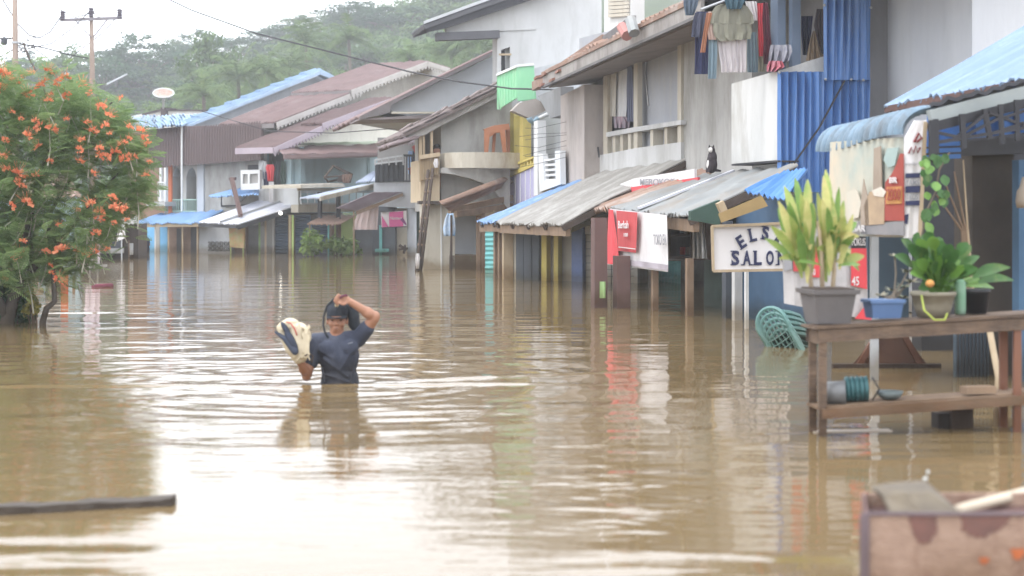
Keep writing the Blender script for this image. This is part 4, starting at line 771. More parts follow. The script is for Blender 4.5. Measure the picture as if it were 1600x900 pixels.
    # ---- yellow and lilac balcony house
    R1 = RP(2.0); YS = SP(838, 36.6); h = thing('yellow_balcony_house', 'house front with yellow posts, lilac balcony panels and white slatted rail', 'house', R1(830, 420)); h.location.z = 0
    obj('recess_wall', MB().slab(R1, [(780, 120), (905, 90), (905, 350), (780, 350)], 3, off=-.7), grey_wall, h)
    for x0, x1 in ((796, 803), (811.5, 817.5)): obj('post', MB().slab(R1, [(x0, 175), (x1, 173), (x1, 268), (x0, 270)], .2, off=.1), yellow_p, h)
    pn = obj('balcony_panel', MB().slab(R1, [(796, 276), (836, 259), (836, 318), (796, 320)], .15, off=.1), purple_p, h); obj('top_rail', MB().slab(R1, [(796, 258), (836, 243), (836, 246), (796, 262)], .2, off=.15), yellow_p, h); obj('bottom_rail', MB().slab(R1, [(796, 270), (836, 253), (836, 258), (796, 277)], .2, off=.14), yellow_p, h)
    for i in range(8): x = 798 + i * 5; y = 258 - (x - 796) * .375; obj('rail_block', MB().slab(R1, [(x, y + 2), (x + 2, y + 1.4), (x + 2, y + 13), (x, y + 13)], .15, off=.12), yellow_p, h)
    for i in range(4): x = 804 + i * 8; obj('panel_seam', MB().slab(R1, [(x, 274 - i * 3.3), (x + .7, 274 - i * 3.3), (x + .7, 318), (x, 318)], .02, off=.115), white_cl, pn)
    obj('corner_post', MB().slab(R1, [(834, 190), (840, 188), (840, 305), (834, 306)], .2, off=.25), white_cl, h); obj('corner_post', MB().slab(R1, [(839.5, 192), (842, 191), (842, 245), (839.5, 246)], .15, off=.2), purple_p, h)
    fr = obj('slatted_rail', MB().slab(R1, [(841, 240), (848, 240), (850, 283), (868, 281), (867, 236), (875, 235), (876, 288), (843, 300)], .12, off=.3), white_cl, h)
    for i in range(5): y = 248 + i * 8; obj('rail_slat', MB().slab(R1, [(847, y + .8), (868, y - 1), (868, y + 2.6), (847, y + 4.2)], .05, off=.26), white_cl, fr)
    obj('pier', MB().slab(R1, [(876, 150), (913, 132), (913, 300), (876, 300)], .5, off=.1), mat('pinkish_render', (.44, .39, .36), (.36, .32, .30), 1.6, .9, .2, 18, 2, stain=(.22, .20, .18), sscale=.9, samt=.45), h)
    obj('soffit', MB().slab(YS, [(800, 173), (813, 160), (837, 154), (862, 168), (838, 180), (826, 184)], .3, off=.5), mat('soffit_brown_grey', (.36, .32, .29), (.29, .26, .235), 2), h); obj('wall_band', MB().slab(R1, [(840, 150), (876, 135), (876, 180), (860, 185)], .3, off=.0), concrete_dk, h)
    # green sheet metal box
    h = thing('green_metal_box', 'light green sheet metal box hanging under the broken roof edge', 'metal box', R1(809, 160, .9)); GS = SP(809, 36.9); GR = Plane(GS(809, 0).x, GS(809, 0).y, -.55, 1)
    for pl, pts, nm in ((GR, [(777, 118), (809, 104), (809, 152), (783, 168), (781, 172)], 'left_sheet'), (GS, [(809, 103), (834, 101), (838, 155), (811, 158.5)], 'front_sheet')):
        s_ = obj('sheet', MB().slab(pl, pts, .03), green_sheet, h); mb = MB(); xs = np.linspace(pts[0][0] + 1, pts[1][0] - 1, 8)
        for x in xs: f = (x - pts[0][0]) / (pts[1][0] - pts[0][0]); y0 = pts[0][1] + f * (pts[1][1] - pts[0][1]) + .5; y1 = np.interp(x, sorted([p[0] for p in pts[2:]] ), [p[1] for p in sorted(pts[2:])]) - 1; mb.bar(pl(x, y0, .0), pl(x, y1, .0), .05, .03)
        obj('rib', mb, green_sheet, s_, kind='stuff')
    obj('top_trim', MB().bar(GR(777, 117, .02), GR(809, 103, .02), .06).bar(GS(809, 102.5, .02), GS(834, 100.5, .02), .06), white_cl, h)
    # gutter pipes
    t = thing('drain_pipe', 'white elbowed drain pipe below the green metal box', 'pipe', R1(829, 186, .8)); a, b_, c, d = GS(812, 160, .1), GS(828, 187, .15), GS(838, 187, .15), GS(861, 176, .1); obj('pipe', MB().tube([a, b_], .05, 8), white_cl, t, smooth=True); obj('pipe', MB().tube([c, d], .05, 8), white_cl, t, smooth=True); obj('elbow', MB().tube([b_ + (a - b_) * .15, b_, (b_ + c) / 2 - Vector((0, 0, .07)), c, c + (d - c) * .12], .066, 8), mat('pipe_blue', (.30, .42, .50)), t, smooth=True)
    t = thing('bent_zinc_sheet', 'bent grey zinc sheet hanging beside the drain pipe', 'metal sheet', GS(880, 160, .3)); q = [GS(862, 172, .3), GS(876, 186, .2), GS(903, 122, .2), GS(882, 122, .3)]; obj('sheet', MB().sheet(q[0], q[1], q[2], q[3], 6, .025, .02, 4), grey_roof, t)
    # ---- broken eaves over the grey house
    RE = RP(1.3); h = thing('grey_two_storey_house', 'grey two storey concrete house with curtained upper balcony', 'house', RP(2.3)(980, 430)); h.location.z = 0; RG = RP(2.3)
    A, B = RE(1098, -10), RE(850, 112); up = ACROSS * 3.2 + Vector((0, 0, 1.3)); obj('roof', MB().sheet(A, B, B + up, A + up, 40, .04, .06), rust_roof, h)
    obj('eave_board', MB().bar(A - Vector((0, 0, .16)), B - Vector((0, 0, .16)), .06, .3), mat('board_grey', (0, 0, 0)), h); obj('soffit', MB().sheet(A + ACROSS * .1 - Vector((0, 0, .3)), B + ACROSS * .1 - Vector((0, 0, .3)), B + ACROSS * 1.3 - Vector((0, 0, .15)), A + ACROSS * 1.3 - Vector((0, 0, .15)), 1, 0, .05), mat('soffit_brown', (.23, .19, .165)), h)
    g2 = RP(1.55); obj('eave_batten', MB().bar(A - Vector((0, 0, .05)) - ACROSS * .045, B - Vector((0, 0, .05)) - ACROSS * .045, .03, .07), rust_roof, h); obj('eave_batten', MB().bar(A - Vector((0, 0, .33)) - ACROSS * .02, B - Vector((0, 0, .33)) - ACROSS * .02, .07, .05), mat('gutter_dark', (.16, .15, .15)), h); obj('gutter', MB().bar(g2(990, 30), g2(885, 107), .10, .14), mat('gutter_dark', (.16, .15, .15)), h); obj('lower_board', MB().bar(g2(945, 62), g2(835, 135), .12, .2), rust_roof, h)
    for x, y in ((838, 122), (850, 117), (862, 126), (872, 112), (846, 134)):
        p = RE(x, y, .1); obj('broken_tile', MB().hexa([p, p + Vector((.5, .1, .12)), p + Vector((.45, .6, .1)), p + Vector((-.05, .5, 0))], [v + Vector((0, 0, .05)) for v in (p, p + Vector((.5, .1, .12)), p + Vector((.45, .6, .1)), p + Vector((-.05, .5, 0)))]), mat('broken_tile_red', (.30, .15, .11), (.2, .11, .085), 4), h)
    t = thing('tin_cans', 'two faded red and grey tins tucked under the eave board', 'tins', RE(985, 50, .2)); obj('tin', MB().tube([RE(972, 42, .2), RE(980, 56, .2)], .1, 8), mat('faded_red_tin', (.45, .22, .2)), t); obj('tin', MB().tube([RE(985, 30, .2), RE(991, 52, .2)], .1, 8), grey_roof, t)
    obj('attic_wall', MB().slab(RP(2.6), [(944, -30), (985, -30), (985, 60), (944, 60)], .3, off=0), white_p, h); mb = MB()
    for i in range(9): y = -26 + i * 6; mb.slab(RP(2.6), [(950, y), (980, y - 2), (980, y + 3), (950, y + 5)], .05, off=.06)
    obj('louvre', mb, cream_conc, h, kind='stuff')
    # upper front: recessed walls, posts, rails
    obj('recess_wall', MB().slab(RG, [(905, 60), (1066, 20), (1066, 290), (905, 310)], 4, off=-.16), mat('blue_grey_recess', (.36, .37, .40), (.30, .31, .335), 1.2, .9, .2, 18, 2, stain=(.45, .42, .36), sscale=.9, samt=.35), h)
    obj('left_panel', MB().slab(RG, [(908, 100), (942, 85), (942, 245), (908, 250)], .2, off=-.08), concrete_dk, h)
    for x0, x1, y0, y1 in ((942.5, 949, 70, 250), (990, 996, 52, 236), (1058.5, 1064, 24, 228)): obj('column', MB().slab(RG, [(x0, y0), (x1, y0 - 3), (x1, y1), (x0, y1)], .10, off=.05), cream_conc, h)
    obj('head_beam', MB().slab(RG, [(942, 76), (1064, 20), (1064, 32), (992, 66), (949, 86)], .3, off=.05), cream_conc, h)
    obj('parapet', MB().slab(RG, [(906, 248), (949, 240), (995, 231), (1064, 222), (1064, 262), (906, 300)], .25, off=.06), concrete_lt, h); obj('handrail', MB().slab(RG, [(947, 207), (992, 198.5), (1064, 187.5), (1064, 194.5), (992, 206), (947, 214)], .25, off=.1), concrete_lt, h)
    for x in (957, 969, 981, 1016, 1038): y = 207 - (x - 947) * .165; obj('rail_post', MB().slab(RG, [(x, y + 5), (x + 4.5, y + 4), (x + 4.5, y + 34), (x, y + 35)], .2, off=.04), cream_conc, h)
    obj('dark_opening', MB().slab(RG, [(950, 88), (990, 68), (990, 205), (950, 212)], .02, off=-.135), dark_in, h)
    for lab, rows, mm, ph in (('long white curtain hung in the grey house upper opening', [(84, 963, 981), (120, 962, 980), (170, 962, 979), (182, 962, 978)], mat('curtain_white', (.66, .66, .66), (.56, .56, .57), 3, .9, transl=.2), 0), ('narrow beige curtain left of the long white curtain', [(90, 951, 964), (130, 950, 963), (182, 950, 962)], mat('curtain_beige', (.48, .45, .40)), 1), ('dark blue curtain edge right of the long white curtain', [(76, 981, 986), (140, 979, 989), (190, 980, 990)], mat('curtain_navy', (.12, .13, .19)), 2)):
        single('curtain', MB().cloth(RG, rows, -.05 + .03 * ph, .009, 3, 20, .015, ph), mm, lab, 'curtain', 'curtains of the grey house')
    single('folded_cloth', MB().cloth(RG, [(182, 959, 978), (190, 959, 984), (200, 960, 983)], -.06, .03, 3, 12, .05), mat('dull_pink_cloth', (.36, .24, .26), (.16, .16, .2), 5), 'dull pink clothes piled below the long white curtain', 'cloth')
    obj('wall_crack', MB().tube([RG(1008, 45, -.14), RG(1010, 80, -.14), RG(1008, 115, -.14), RG(1013, 165, -.14)], .012, 4), white_cl, h); obj('conduit', MB().tube([RG(926, 140, -.05), RG(929, 190, -.05), RG(936, 245, .15)], .018, 5), metal_dk, h)
    # plain grey wall to the right of it
    obj('end_wall', MB().slab(RG, [(1064.5, -40), (1175, -40), (1175, 310), (1064.5, 310)], 4, off=.0), concrete_dk if False else concrete, h)
    # ---- house with the laundry balcony and blue metal sheets
    RH = RP(1.5); HS = SP(1216, 21.0); h = thing('laundry_house', 'house with a white balcony parapet, blue metal side sheets and crowded laundry', 'house', RH(1190, 470)); h.location.z = 0
    obj('parapet', MB().slab(RH, [(1143, 131), (1216, 110), (1216, 250), (1143, 256)], .2), white_p, h); obj('side_parapet', MB().slab(HS, [(1216, 111), (1288, 88), (1288, 116), (1216, 116)], .15, off=-.06), white_p, h); obj('parapet_foot', MB().slab(RH, [(1143, 256.5), (1216, 250.5), (1216, 253), (1143, 259)], .3, off=.05), metal_dk, h)
    q = lambda x0, y0, x1, y1, o: [HS(x0, y1, o), HS(x0, y0, o), HS(x1, y0, o), HS(x1, y1, o)]
    for x0, y0, x1, y1, o, n_ in ((1215, 112, 1287, 300, .10, 6), (1282, 122, 1359, 300, .07, 6), (1287, -40, 1361, 125, .14, 6)):
        a, b_, c, d = HS(x0, y1, o), HS(x1, y1, o), HS(x1, y0, o), HS(x0, y0, o); obj('wall_sheet', MB().sheet(a, b_, c, d, n_, .035, .012, 2), blue_sheet, h)
    obj('wire_brace', MB().tube([HS(1320, 126, .17), HS(1280, 200, .17), HS(1236, 262, .17)], .015, 5), metal_dk, h); mb = MB()
    for x, y in ((1288, 8), (1361, 12), (1349, 125), (1290, 124), (1218, 113), (1330, 124)): mb.ell(HS(x, y, .19), .02, 6, 4)
    obj('screw', mb, metal_lt, h, kind='stuff')
    obj('room_back', MB().slab(RP(4.2), [(1080, -60), (1420, -60), (1420, 200), (1080, 200)], .2), interior, h); obj('floor', MB().slab(RH, [(1143, 240), (1216, 235), (1216, 249), (1143, 255)], 3.2, off=-.25), concrete, h)
    obj('ceiling', MB().sheet(RH(1060, -30, .2), RH(1330, -75, .2), RH(1330, -75, .2) + ACROSS * 3.5 + Vector((0, 0, .6)), RH(1060, -30, .2) + ACROSS * 3.5 + Vector((0, 0, .6)), 18, .03, .03), grey_roof, h)
    for x0, x1 in ((1204, 1215), (1238, 1251)): obj('post', MB().slab(RH if x0 < 1220 else HS, [(x0, -60), (x1, -60), (x1, 112), (x0, 115)], .12, off=-.1), slate, h)
    obj('inner_sheet', MB().sheet(RP(3.6)(1215, 28), RP(3.6)(1300, 20), RP(3.6)(1300, -30), RP(3.6)(1215, -25), 14, .02, .02), grey_roof, h); obj('dark_door', MB().slab(RP(3.6), [(1216, 45), (1290, 40), (1290, 110), (1216, 115)], .1, off=.05), char_sh, h)
    HL0 = SP(1140, 21.75); obj('clothes_pole', MB().tube([HL0(1095, 15, .55), HL0(1143, -3, .4), HL0(1240, -38, .0)], .02, 6), metal_lt, h)
    g = 'laundry over the white parapet'; olive = mat('olive_cloth', (.235, .23, .18), (.20, .195, .155), 3, .9); greyblue = mat('grey_blue_cloth', (.20, .27, .31), (.16, .22, .26), 3, .9)
    LD = [('olive grey T-shirt spread wide on the laundry pole', [(6, 1128, 1158), (10, 1118, 1168), (24, 1108, 1177), (36, 1107, 1178), (38, 1114, 1173), (50, 1114, 1175), (58, 1117, 1173, 3), (65, 1124, 1170, -4)], olive, .62, .05, 3, 0),
          ('white pleated skirt hanging below the olive T-shirt', [(52, 1120, 1167), (80, 1123, 1166), (100, 1126, 1166), (113, 1127, 1165)], mat('skirt_white', (.60, .56, .56), (.52, .48, .49), 3, .9), .52, .06, 5, 1),
          ('navy jeans at the left end of the laundry', [(18, 1088, 1106), (50, 1086, 1107), (85, 1086, 1107), (116, 1085, 1106)], ink, .50, .05, 2, 2), ('dark blouse with sleeve beside the navy jeans', [(20, 1086, 1104), (35, 1082, 1103), (58, 1080, 1101)], mat('blouse_dark', (.06, .065, .10)), .58, .04, 2, 1),
          ('rust orange cloth strip between jeans and T-shirt', [(20, 1104, 1113), (50, 1099, 1106), (82, 1094, 1102)], mat('rust_cloth', (.36, .16, .09)), .64, .03, 2, 0), ('grey blue trouser leg left of the white skirt', [(40, 1108, 1120), (80, 1107, 1121), (123, 1106, 1119)], greyblue, .56, .04, 2, 2),
          ('pale peach sleeve cloth behind the olive T-shirt', [(18, 1106, 1118), (45, 1105, 1116), (62, 1107, 1119)], mat('peach_cloth', (.55, .40, .34)), .60, .03, 2, 1), ('grey blue skirt right of the white skirt', [(50, 1168, 1182), (85, 1167, 1185), (113, 1168, 1184)], mat('slate_cloth', (.16, .22, .25)), .45, .04, 3, 0),
          ('bright red scarf hanging beside the maroon dress', [(5, 1183, 1192), (30, 1184, 1191), (60, 1185, 1193), (88, 1186, 1192)], mat('scarf_red', (.52, .055, .075)), .5, .04, 2, 2), ('maroon dress hanging right of the red scarf', [(4, 1190, 1200), (40, 1190, 1203), (75, 1192, 1206), (100, 1194, 1199)], mat('maroon_cloth', (.16, .04, .065)), .42, .05, 3, 1),
          ('khaki trousers below the red scarf', [(60, 1182, 1196), (90, 1184, 1197), (112, 1185, 1196)], mat('khaki_cloth', (.28, .26, .19)), .36, .04, 2, 0), ('white top half hidden right of the olive T-shirt', [(2, 1164, 1182), (20, 1170, 1184), (32, 1174, 1186)], print_white, .4, .04, 3, 0),
          ('dark teal shirt bunched above the olive T-shirt', [(-14, 1130, 1166), (0, 1132, 1165), (14, 1136, 1158)], mat('teal_dark_cloth', (.05, .10, .13)), .68, .05, 3, 2), ('dark cloth bundle at the far end of the laundry pole', [(-12, 1068, 1094), (8, 1068, 1090), (24, 1071, 1084)], mat('bundle_dark', (.10, .13, .17)), .3, .05, 3, 0)]
    HL = SP(1140, 21.75)
    for lab, rows, mm, off, amp, fo, ph in LD: single('hanging_laundry', MB().cloth(HL, rows, off, amp * .45, fo, 18, .012, ph), mm, lab, 'laundry', g)
    for lab, rows, mm, off in (('grey patterned cloth heaped on the white parapet', [(70, 1204, 1236), (80, 1202, 1238), (95, 1200, 1232), (104, 1202, 1222)], mat('patterned_cloth', (.36, .36, .40), (.18, .19, .24), 14, .9), -.05), ('pink and red clothes bundle on the parapet edge', [(95, 1202, 1222), (104, 1198, 1226), (112, 1198, 1214)], mat('pink_bundle', (.50, .26, .30), (.42, .08, .12), 5), .05), ('brown jacket hanging against the blue sheet', [(14, 1276, 1289), (40, 1272, 1290), (60, 1276, 1290), (84, 1284, 1291)], mat('jacket_brown', (.085, .055, .06)), -.25), ('tan bag propped behind the parapet corner', [(48, 1270, 1274), (70, 1264, 1282), (95, 1259, 1290)], mat('bag_tan', (.42, .31, .21)), -.3), ('dark shirt hanging between post and tan bag', [(25, 1252, 1270), (50, 1252, 1268), (86, 1254, 1262)], ink, -.35)):
        single('hanging_laundry', MB().cloth(HS if rows[0][1] > 1245 else RH, rows, off, .04, 3, 14, .02), mm, lab, 'laundry', g)
    # ---- grey concrete block and white wall beyond
    CS = SP(1360, 21.7); h = thing('grey_block_building', 'plain grey concrete wall rising behind the blue metal sheets', 'building', CS(1430, 480)); h.location.z = 0
    obj('wall', MB().slab(CS, [(1352, -120), (1484, -120), (1484, 500), (1352, 500)], 6), mat('grey_render', (.275, .275, .285), (.225, .225, .235), .9, .9, .2, 16, 1.6, stain=(.17, .165, .16), sscale=.8, samt=.45), h); obj('dark_gap', panel(CS, 1482, -120, 1530, 400, .1, -.3), mat('gap_dark', (.055, .055, .062)), h); obj('pillar', panel(CS, 1491, -120, 1499, 300, .3, .02), concrete_dk, h); obj('side_strip', panel(CS, 1500, -120, 1525, 400, .3, -.1), mat('slate_strip', (.13, .14, .16)), h)
    WS = SP(1520, 19.5); h = thing('white_wall_building', 'white painted wall at the upper right edge above the blue roof', 'building', WS(1600, 500)); h.location.z = 0; obj('wall', MB().slab(WS, [(1519, -200), (1800, -200), (1800, 500), (1519, 500)], 5), mat('bright_white_wall', (.60, .62, .65), (.53, .55, .59), 1.5, .7, .1, 20, 4, stain=(.50, .52, .54), sscale=1.2, samt=.3), h)
    # ---- awnings over the pavement
    def awning(name, label, F1, F2, B1, B2, waves, m, parts):
        h = thing(name, label, 'awning', (F1 + F2) / 2); h.location.z = 0
        obj('roof_sheet', MB().sheet(F2, F1, B1, B2, waves, .025, .02, 5, .03, .04), m, h); d = Vector((0, 0, .09))
        for f in parts: obj('rafter', MB().bar(F1.lerp(F2, f) - d, B1.lerp(B2, f) - d, .07, .1), wood_dk, h)
        obj('eave_beam', MB().bar(F1 - d * 1.6 + ACROSS * .1, F2 - d * 1.6 + ACROSS * .1, .08, .16), wood, h); return h
    R0 = RP(0)
    h = awning('tarp_awning', 'worn blue tarpaulin awning between brown lean-to and grey zinc awning', R0(745, 346), R0(777, 345), P(905, 280, 34.3), P(943, 264, 32.3), 10, blue_tarp, (.2, .8))
    for x0, x1, y0 in ((773, 778, 349), (780, 786, 352), (787, 802, 353)): obj('post', post(R0, x0, x1, y0, -.3, .15), wood if x0 < 785 else wood_lt, h)
    h = awning('zinc_awning', 'long weathered grey zinc awning over the dark doorway', R0(776, 347), R0(879, 349), P(938, 269, 32.1), P(1074, 247, 27.0), 44, grey_roof2, (0, .25, .5, .75, 1))
    obj('valance', MB().cloth(R0, [(352, 805, 880), (358, 818, 878), (368, 838, 874)], -.12, .04, 4, 20, .03), tan, h); obj('eave_log', MB().tube([R0(882, 356, -.2), R0(925, 338, -1.2), R0(975, 318, -2.2)], .14, 8), mat('mossy_wood', (.20, .21, .09), (.28, .24, .16), 4, .9), h)
    h = awning('grey_shop_awning', 'smooth grey zinc awning above the red banner and salon sign', R0(953, 324), R0(1077, 336), P(1100, 275, 24.05), P(1247, 258, 20.45), 40, grey_roof, (0, .33, .66, 1)); obj('light_seam', MB().bar(R0(953, 324).lerp(R0(1077, 336), .40) + Vector((0, 0, .03)), P(1100, 275, 24.05).lerp(P(1247, 258, 20.45), .35) + Vector((0, 0, .03)), .09, .03), white_roof, h)
    obj('second_sheet', MB().sheet(R0(925, 328, -.6), R0(953, 325, -.1), P(1110, 267, 24.0), P(1080, 268, 25.5), 8, .03, .03), rust_roof, h)
    sg = RP(1.3); t = thing('tobacco_signboard', 'red and white lettered signboard showing between the two zinc awnings', 'sign', sg(1010, 300)); obj('white_strip', MB().slab(sg, [(968, 288), (990, 279), (1085, 264), (1085, 278), (990, 294)], .04), print_white, t); obj('red_strip', MB().slab(sg, [(962, 296), (1090, 277), (1090, 300), (962, 318)], .04, off=.03), print_red, t)
    on(sg, 'MEROKOK', 1000, 279.5, 1056, 289, print_grey, t, .035, .02)
    # ---- shop fronts under the awnings
    FW = Plane(.066, 31.8, 1.27, -.9); h = thing('flooded_shop', 'flooded shop front with charcoal doors, yellow pilasters and blue tiled column', 'shop front', FW(860, 438)); h.location.z = 0
    obj('wall', MB().slab(FW, [(800, 330), (1000, 300), (1000, 480), (800, 470)], .3, off=-.1), mat('cream_shop_wall', (.42, .39, .32), (.36, .33, .27), 2, .9), h)
    for x0, x1 in ((806, 818), (818.5, 830), (830.5, 842)): obj('door_leaf', MB().slab(FW, [(x0, 355), (x1 - .4, 355), (x1 - .4, 470), (x0, 470)], .08, off=.02 + .02 * (x0 == 818.5)), char_sh, h)
    for x0, x1 in ((846, 854), (865, 872)): obj('pilaster', MB().slab(FW, [(x0, 362), (x1, 362), (x1, 470), (x0, 470)], .15, off=.08), yellow_p, h)
    cb = obj('tiled_column', MB().slab(FW, [(893, 340), (911, 340), (911, 480), (893, 480)], .3, off=.1), tile_blue, h)
    for i in range(6): y = 343 + i * 17; obj('tile', MB().slab(FW, [(894, y), (910, y), (910, y + 16), (894, y + 16)], .03, off=.125), tile_blue, cb)
    tw = obj('tiled_wall', MB().slab(FW, [(911.5, 350), (996, 340), (996, 490), (911.5, 480)], .1, off=.0), tile_cream, h); mb = MB()
    for i in range(9): y = 356 + i * 11; mb.bar(FW(912, y, .005), FW(990, y - 1.5, .005), .012, .012)
    for i in range(8): x = 915 + i * 10; mb.bar(FW(x, 352, .004), FW(x, 470, .004), .012, .012)
    obj('grout_line', mb, concrete_dk, tw, kind='stuff'); single('wall_switch', panel(FW, 914, 353, 922, 366, .05, .06), white_cl, 'white switch box high on the cream tiles beside the blue column', 'switch box')
    single('lamp_bulb', MB().ell(R0(766, 358, -2.2), .07), mat('lit_bulb', (0, 0, 0)), 'bright lamp bulb under the blue tarpaulin awning', 'lamp'); shutter(FW, 759, 352, 775, -.6, teal_gate, h, off=-2.5, slats=16)
    obj('back_wall', MB().slab(RP(4.0), [(990, 330), (1300, 300), (1300, 520), (990, 480)], .3), mat('shop_back_tan', (.20, .185, .155)), h); gt = RP(3.2)
    ga = thing('teal_gate', 'teal barred gate behind the red banner posts', 'gate', gt(1045, 442)); obj('frame', MB().bar(gt(1030, 412), gt(1062, 410), .05).bar(gt(1031, 435), gt(1062, 434), .05), teal_gate, ga)
    for i in range(7): x = 1031 + i * 5; obj('gate_bar', MB().bar(gt(x, 408), Vector((*gt(x, 408).xy, -.4)), .06), teal_gate, ga)
    for x0, x1, s_, yt, mm, lab in ((929, 949, -.6, 340, post_brown, 'maroon square post with a green patch left of the red banner'), (964, 985, -.3, 400, post_brown, 'maroon square post standing under the red banner'), (1020, 1029, 0, 400, wood, 'thin brown post under the right end of the red banner'), (1074, 1084, .1, 404, wood, 'grey brown post below the dark shelf cabinet'), (1148, 1160, .4, 415, concrete_lt, 'pale grey post below the salon sign'), (1165, 1170, .0, 415, white_cl, 'thin white pipe post in front of the dark blue wall')):
        t = thing('awning_post', lab, 'post', RP(s_)((x0 + x1) / 2, 470)); t.location.z = -.6; obj('shaft', post(RP(s_), x0, x1, yt, 0), mm, t)
        if x0 == 929: obj('green_patch', panel(RP(s_), 933, 440, 944, 466, .02, .02), green_post, t)
    bn = Plane(R0(953, 0).x, R0(953, 0).y, -.24, 1); t = thing('red_banner', 'red and white cloth shop banner hanging from the grey awning', 'banner', bn(1000, 423)); b0 = .15
    obj('cloth', MB().cloth(bn, [(326, 953, 1042, 10), (360, 951, 1043, 11), (390, 950, 1044, 12), (413, 948, 1044, 12)], b0, .02, 3, 26, .01), print_white, t); obj('red_edge', MB().cloth(bn, [(327, 951, 958, 1), (370, 949, 964, 1), (412, 947, 968, 2)], b0 + .05, .012, 1, 8, .008), print_red, t)
    obj('red_block', MB().cloth(bn, [(329, 963, 996, 3), (360, 964, 995, 3), (392, 966, 994, 3)], b0 + .055, .012, 1, 10, .008), mat('printed_red_dull', (.52, .08, .085)), t); obj('grey_hem', MB().cloth(bn, [(404, 968, 1044, 10), (413, 968, 1044, 10)], b0 + .05, .012, 3, 14, .008), mat('hem_mauve', (.42, .38, .42)), t); on(bn, 'TOKO EA', 1021, 366, 1041, 383, print_grey, t, b0 + .07, .01); on(bn, 'Berkah', 966, 345, 982, 357, print_white, t, b0 + .09, .01); on(bn, '100', 975, 364, 981, 370, print_white, t, b0 + .09, .01); obj('line', MB().bar(bn(967, 386, b0 + .09), bn(992, 389, b0 + .09), .02, .01), print_white, t)
    cbp = RP(.5); t = thing('shelf_cabinet', 'dark open shelf cabinet hanging beside the red banner', 'cabinet', cbp(1063, 404)); obj('frame', MB().slab(cbp, [(1044, 338), (1081, 336), (1081, 406), (1044, 404)], .5, [[(1047, 343), (1078, 341), (1078, 366), (1047, 367)], [(1047, 370), (1078, 369), (1078, 401), (1047, 400)]]), wood_dk, t); obj('back_panel', MB().slab(cbp, [(1045, 339), (1080, 337), (1080, 405), (1045, 403)], .03, off=-.5), dark_in, t)
    for i, (x, y, mm) in enumerate(((1050, 364, red_p), (1058, 364, metal_lt), (1068, 365, tan), (1052, 398, rust_roof), (1062, 398, red_p), (1071, 398, wood))): single('packet', panel(cbp, x, y - 12, x + 6, y, .15, -.15), mm, ('red', 'grey', 'tan', 'rust coloured', 'bright red', 'brown')[i] + ' packet on the ' + ('upper' if i < 3 else 'lower') + ' shelf of the dark cabinet', 'packet', 'packets in the shelf cabinet')
    obj('top_strip', MB().slab(cbp, [(1044, 334), (1081, 333), (1081, 337), (1044, 339)], .5, off=.02), white_cl, t)
    single('white_curtain', MB().cloth(cbp, [(336, 1081, 1096), (345, 1081, 1101), (370, 1082, 1102), (404, 1082, 1104)], .1, .04, 3, 14, .012), mat('speckled_white', (.62, .62, .60), (.45, .44, .44), 18, .8), 'white speckled cloth hanging right of the shelf cabinet', 'curtain')
    h = thing('salon_shop', 'dark green and blue wooden salon front behind the salon sign', 'shop front', RP(.9)(1160, 490)); h.location.z = 0; obj('green_wall', MB().slab(RP(1.1), [(1100, 340), (1150, 335), (1150, 540), (1100, 520)], .2), green_dk, h); obj('blue_wall', MB().slab(RP(.7), [(1150, 320), (1275, 300), (1275, 560), (1150, 540)], .2), deep_blue, h); obj('door_edge', MB().slab(RP(.72), [(1128, 345), (1134, 345), (1134, 520), (1128, 518)], .1, off=.3), char_sh, h)
    SL = SP(1168, 17.6); t = thing('salon_sign', 'white painted salon sign board with navy letters in an arch', 'sign', SL(1168, 422)); obj('board', MB().slab(SL, [(1113, 354), (1232, 349), (1232, 421), (1115, 423)], .05), print_white, t); obj('frame', MB().bar(SL(1112.5, 353.5, .02), SL(1232, 348.5, .02), .03).bar(SL(1114.5, 423.5, .02), SL(1232, 421.5, .02), .03).bar(SL(1112.5, 353.5, .02), SL(1114.5, 423.5, .02), .03), wood_lt, t)
    def glyph(ch, cx, cy, wd, ht, rot):
        c = SL(cx, cy, .012); k = 17.6 / F; ux = SL.d if SL.d.x > 0 else -SL.d; uz = Vector((0, 0, 1)); a = R(rot); x, y = ux * math.cos(a) + uz * math.sin(a), -ux * math.sin(a) + uz * math.cos(a); o_ = c - x * wd * k / 2 - y * ht * k / 2; letters(ch, o_, x, y, wd * k, ht * k, ink, t, .004, .035, 'letter')
        if ch in 'ELSAIN':
            mb = MB()
            for dy in ((-1, 1) if ch in 'LSIN' else (-1,)) if ch != 'A' else (-1,):
                for dx in ((-.5, .5) if ch in 'AN' else (-.35,)): q = c + x * dx * wd * k + y * dy * (ht / 2 - .9) * k; mb.bar(q - x * 3.2 * k, q + x * 3.2 * k, .008, 1.8 * k, up=y)
            obj('serif', mb, ink, t)
    for ch, cx, cy, rot in (('E', 1158, 378, 32), ('L', 1176, 367, 12), ('S', 1196, 364, -6), ('A', 1215, 373, -26)): glyph(ch, cx, cy, 11.5, 21, rot)
    for ch, cx in (('S', 1149), ('A', 1167), ('L', 1184), ('O', 1203), ('N', 1221)): glyph(ch, cx, 403, 13, 23, 0)
    obj('plank', MB().hexa([SL(1127, 348, .4), SL(1200, 322, .4), SL(1200, 322, .3), SL(1127, 348, .3)], [SL(1122, 334, .4), SL(1190, 305, .4), SL(1190, 305, .3), SL(1122, 334, .3)]), mat('yellowed_plank', (.36, .25, .11), (.27, .19, .085), 4, .8), h); obj('plank', MB().bar(SL(1124, 316, .1), SL(1132, 334, .1), .08), wood_lt, h)
    obj('ceiling_board', MB().slab(SL, [(1080, 330), (1125, 312), (1125, 352), (1080, 344)], .1, off=-.8), green_dk, h)
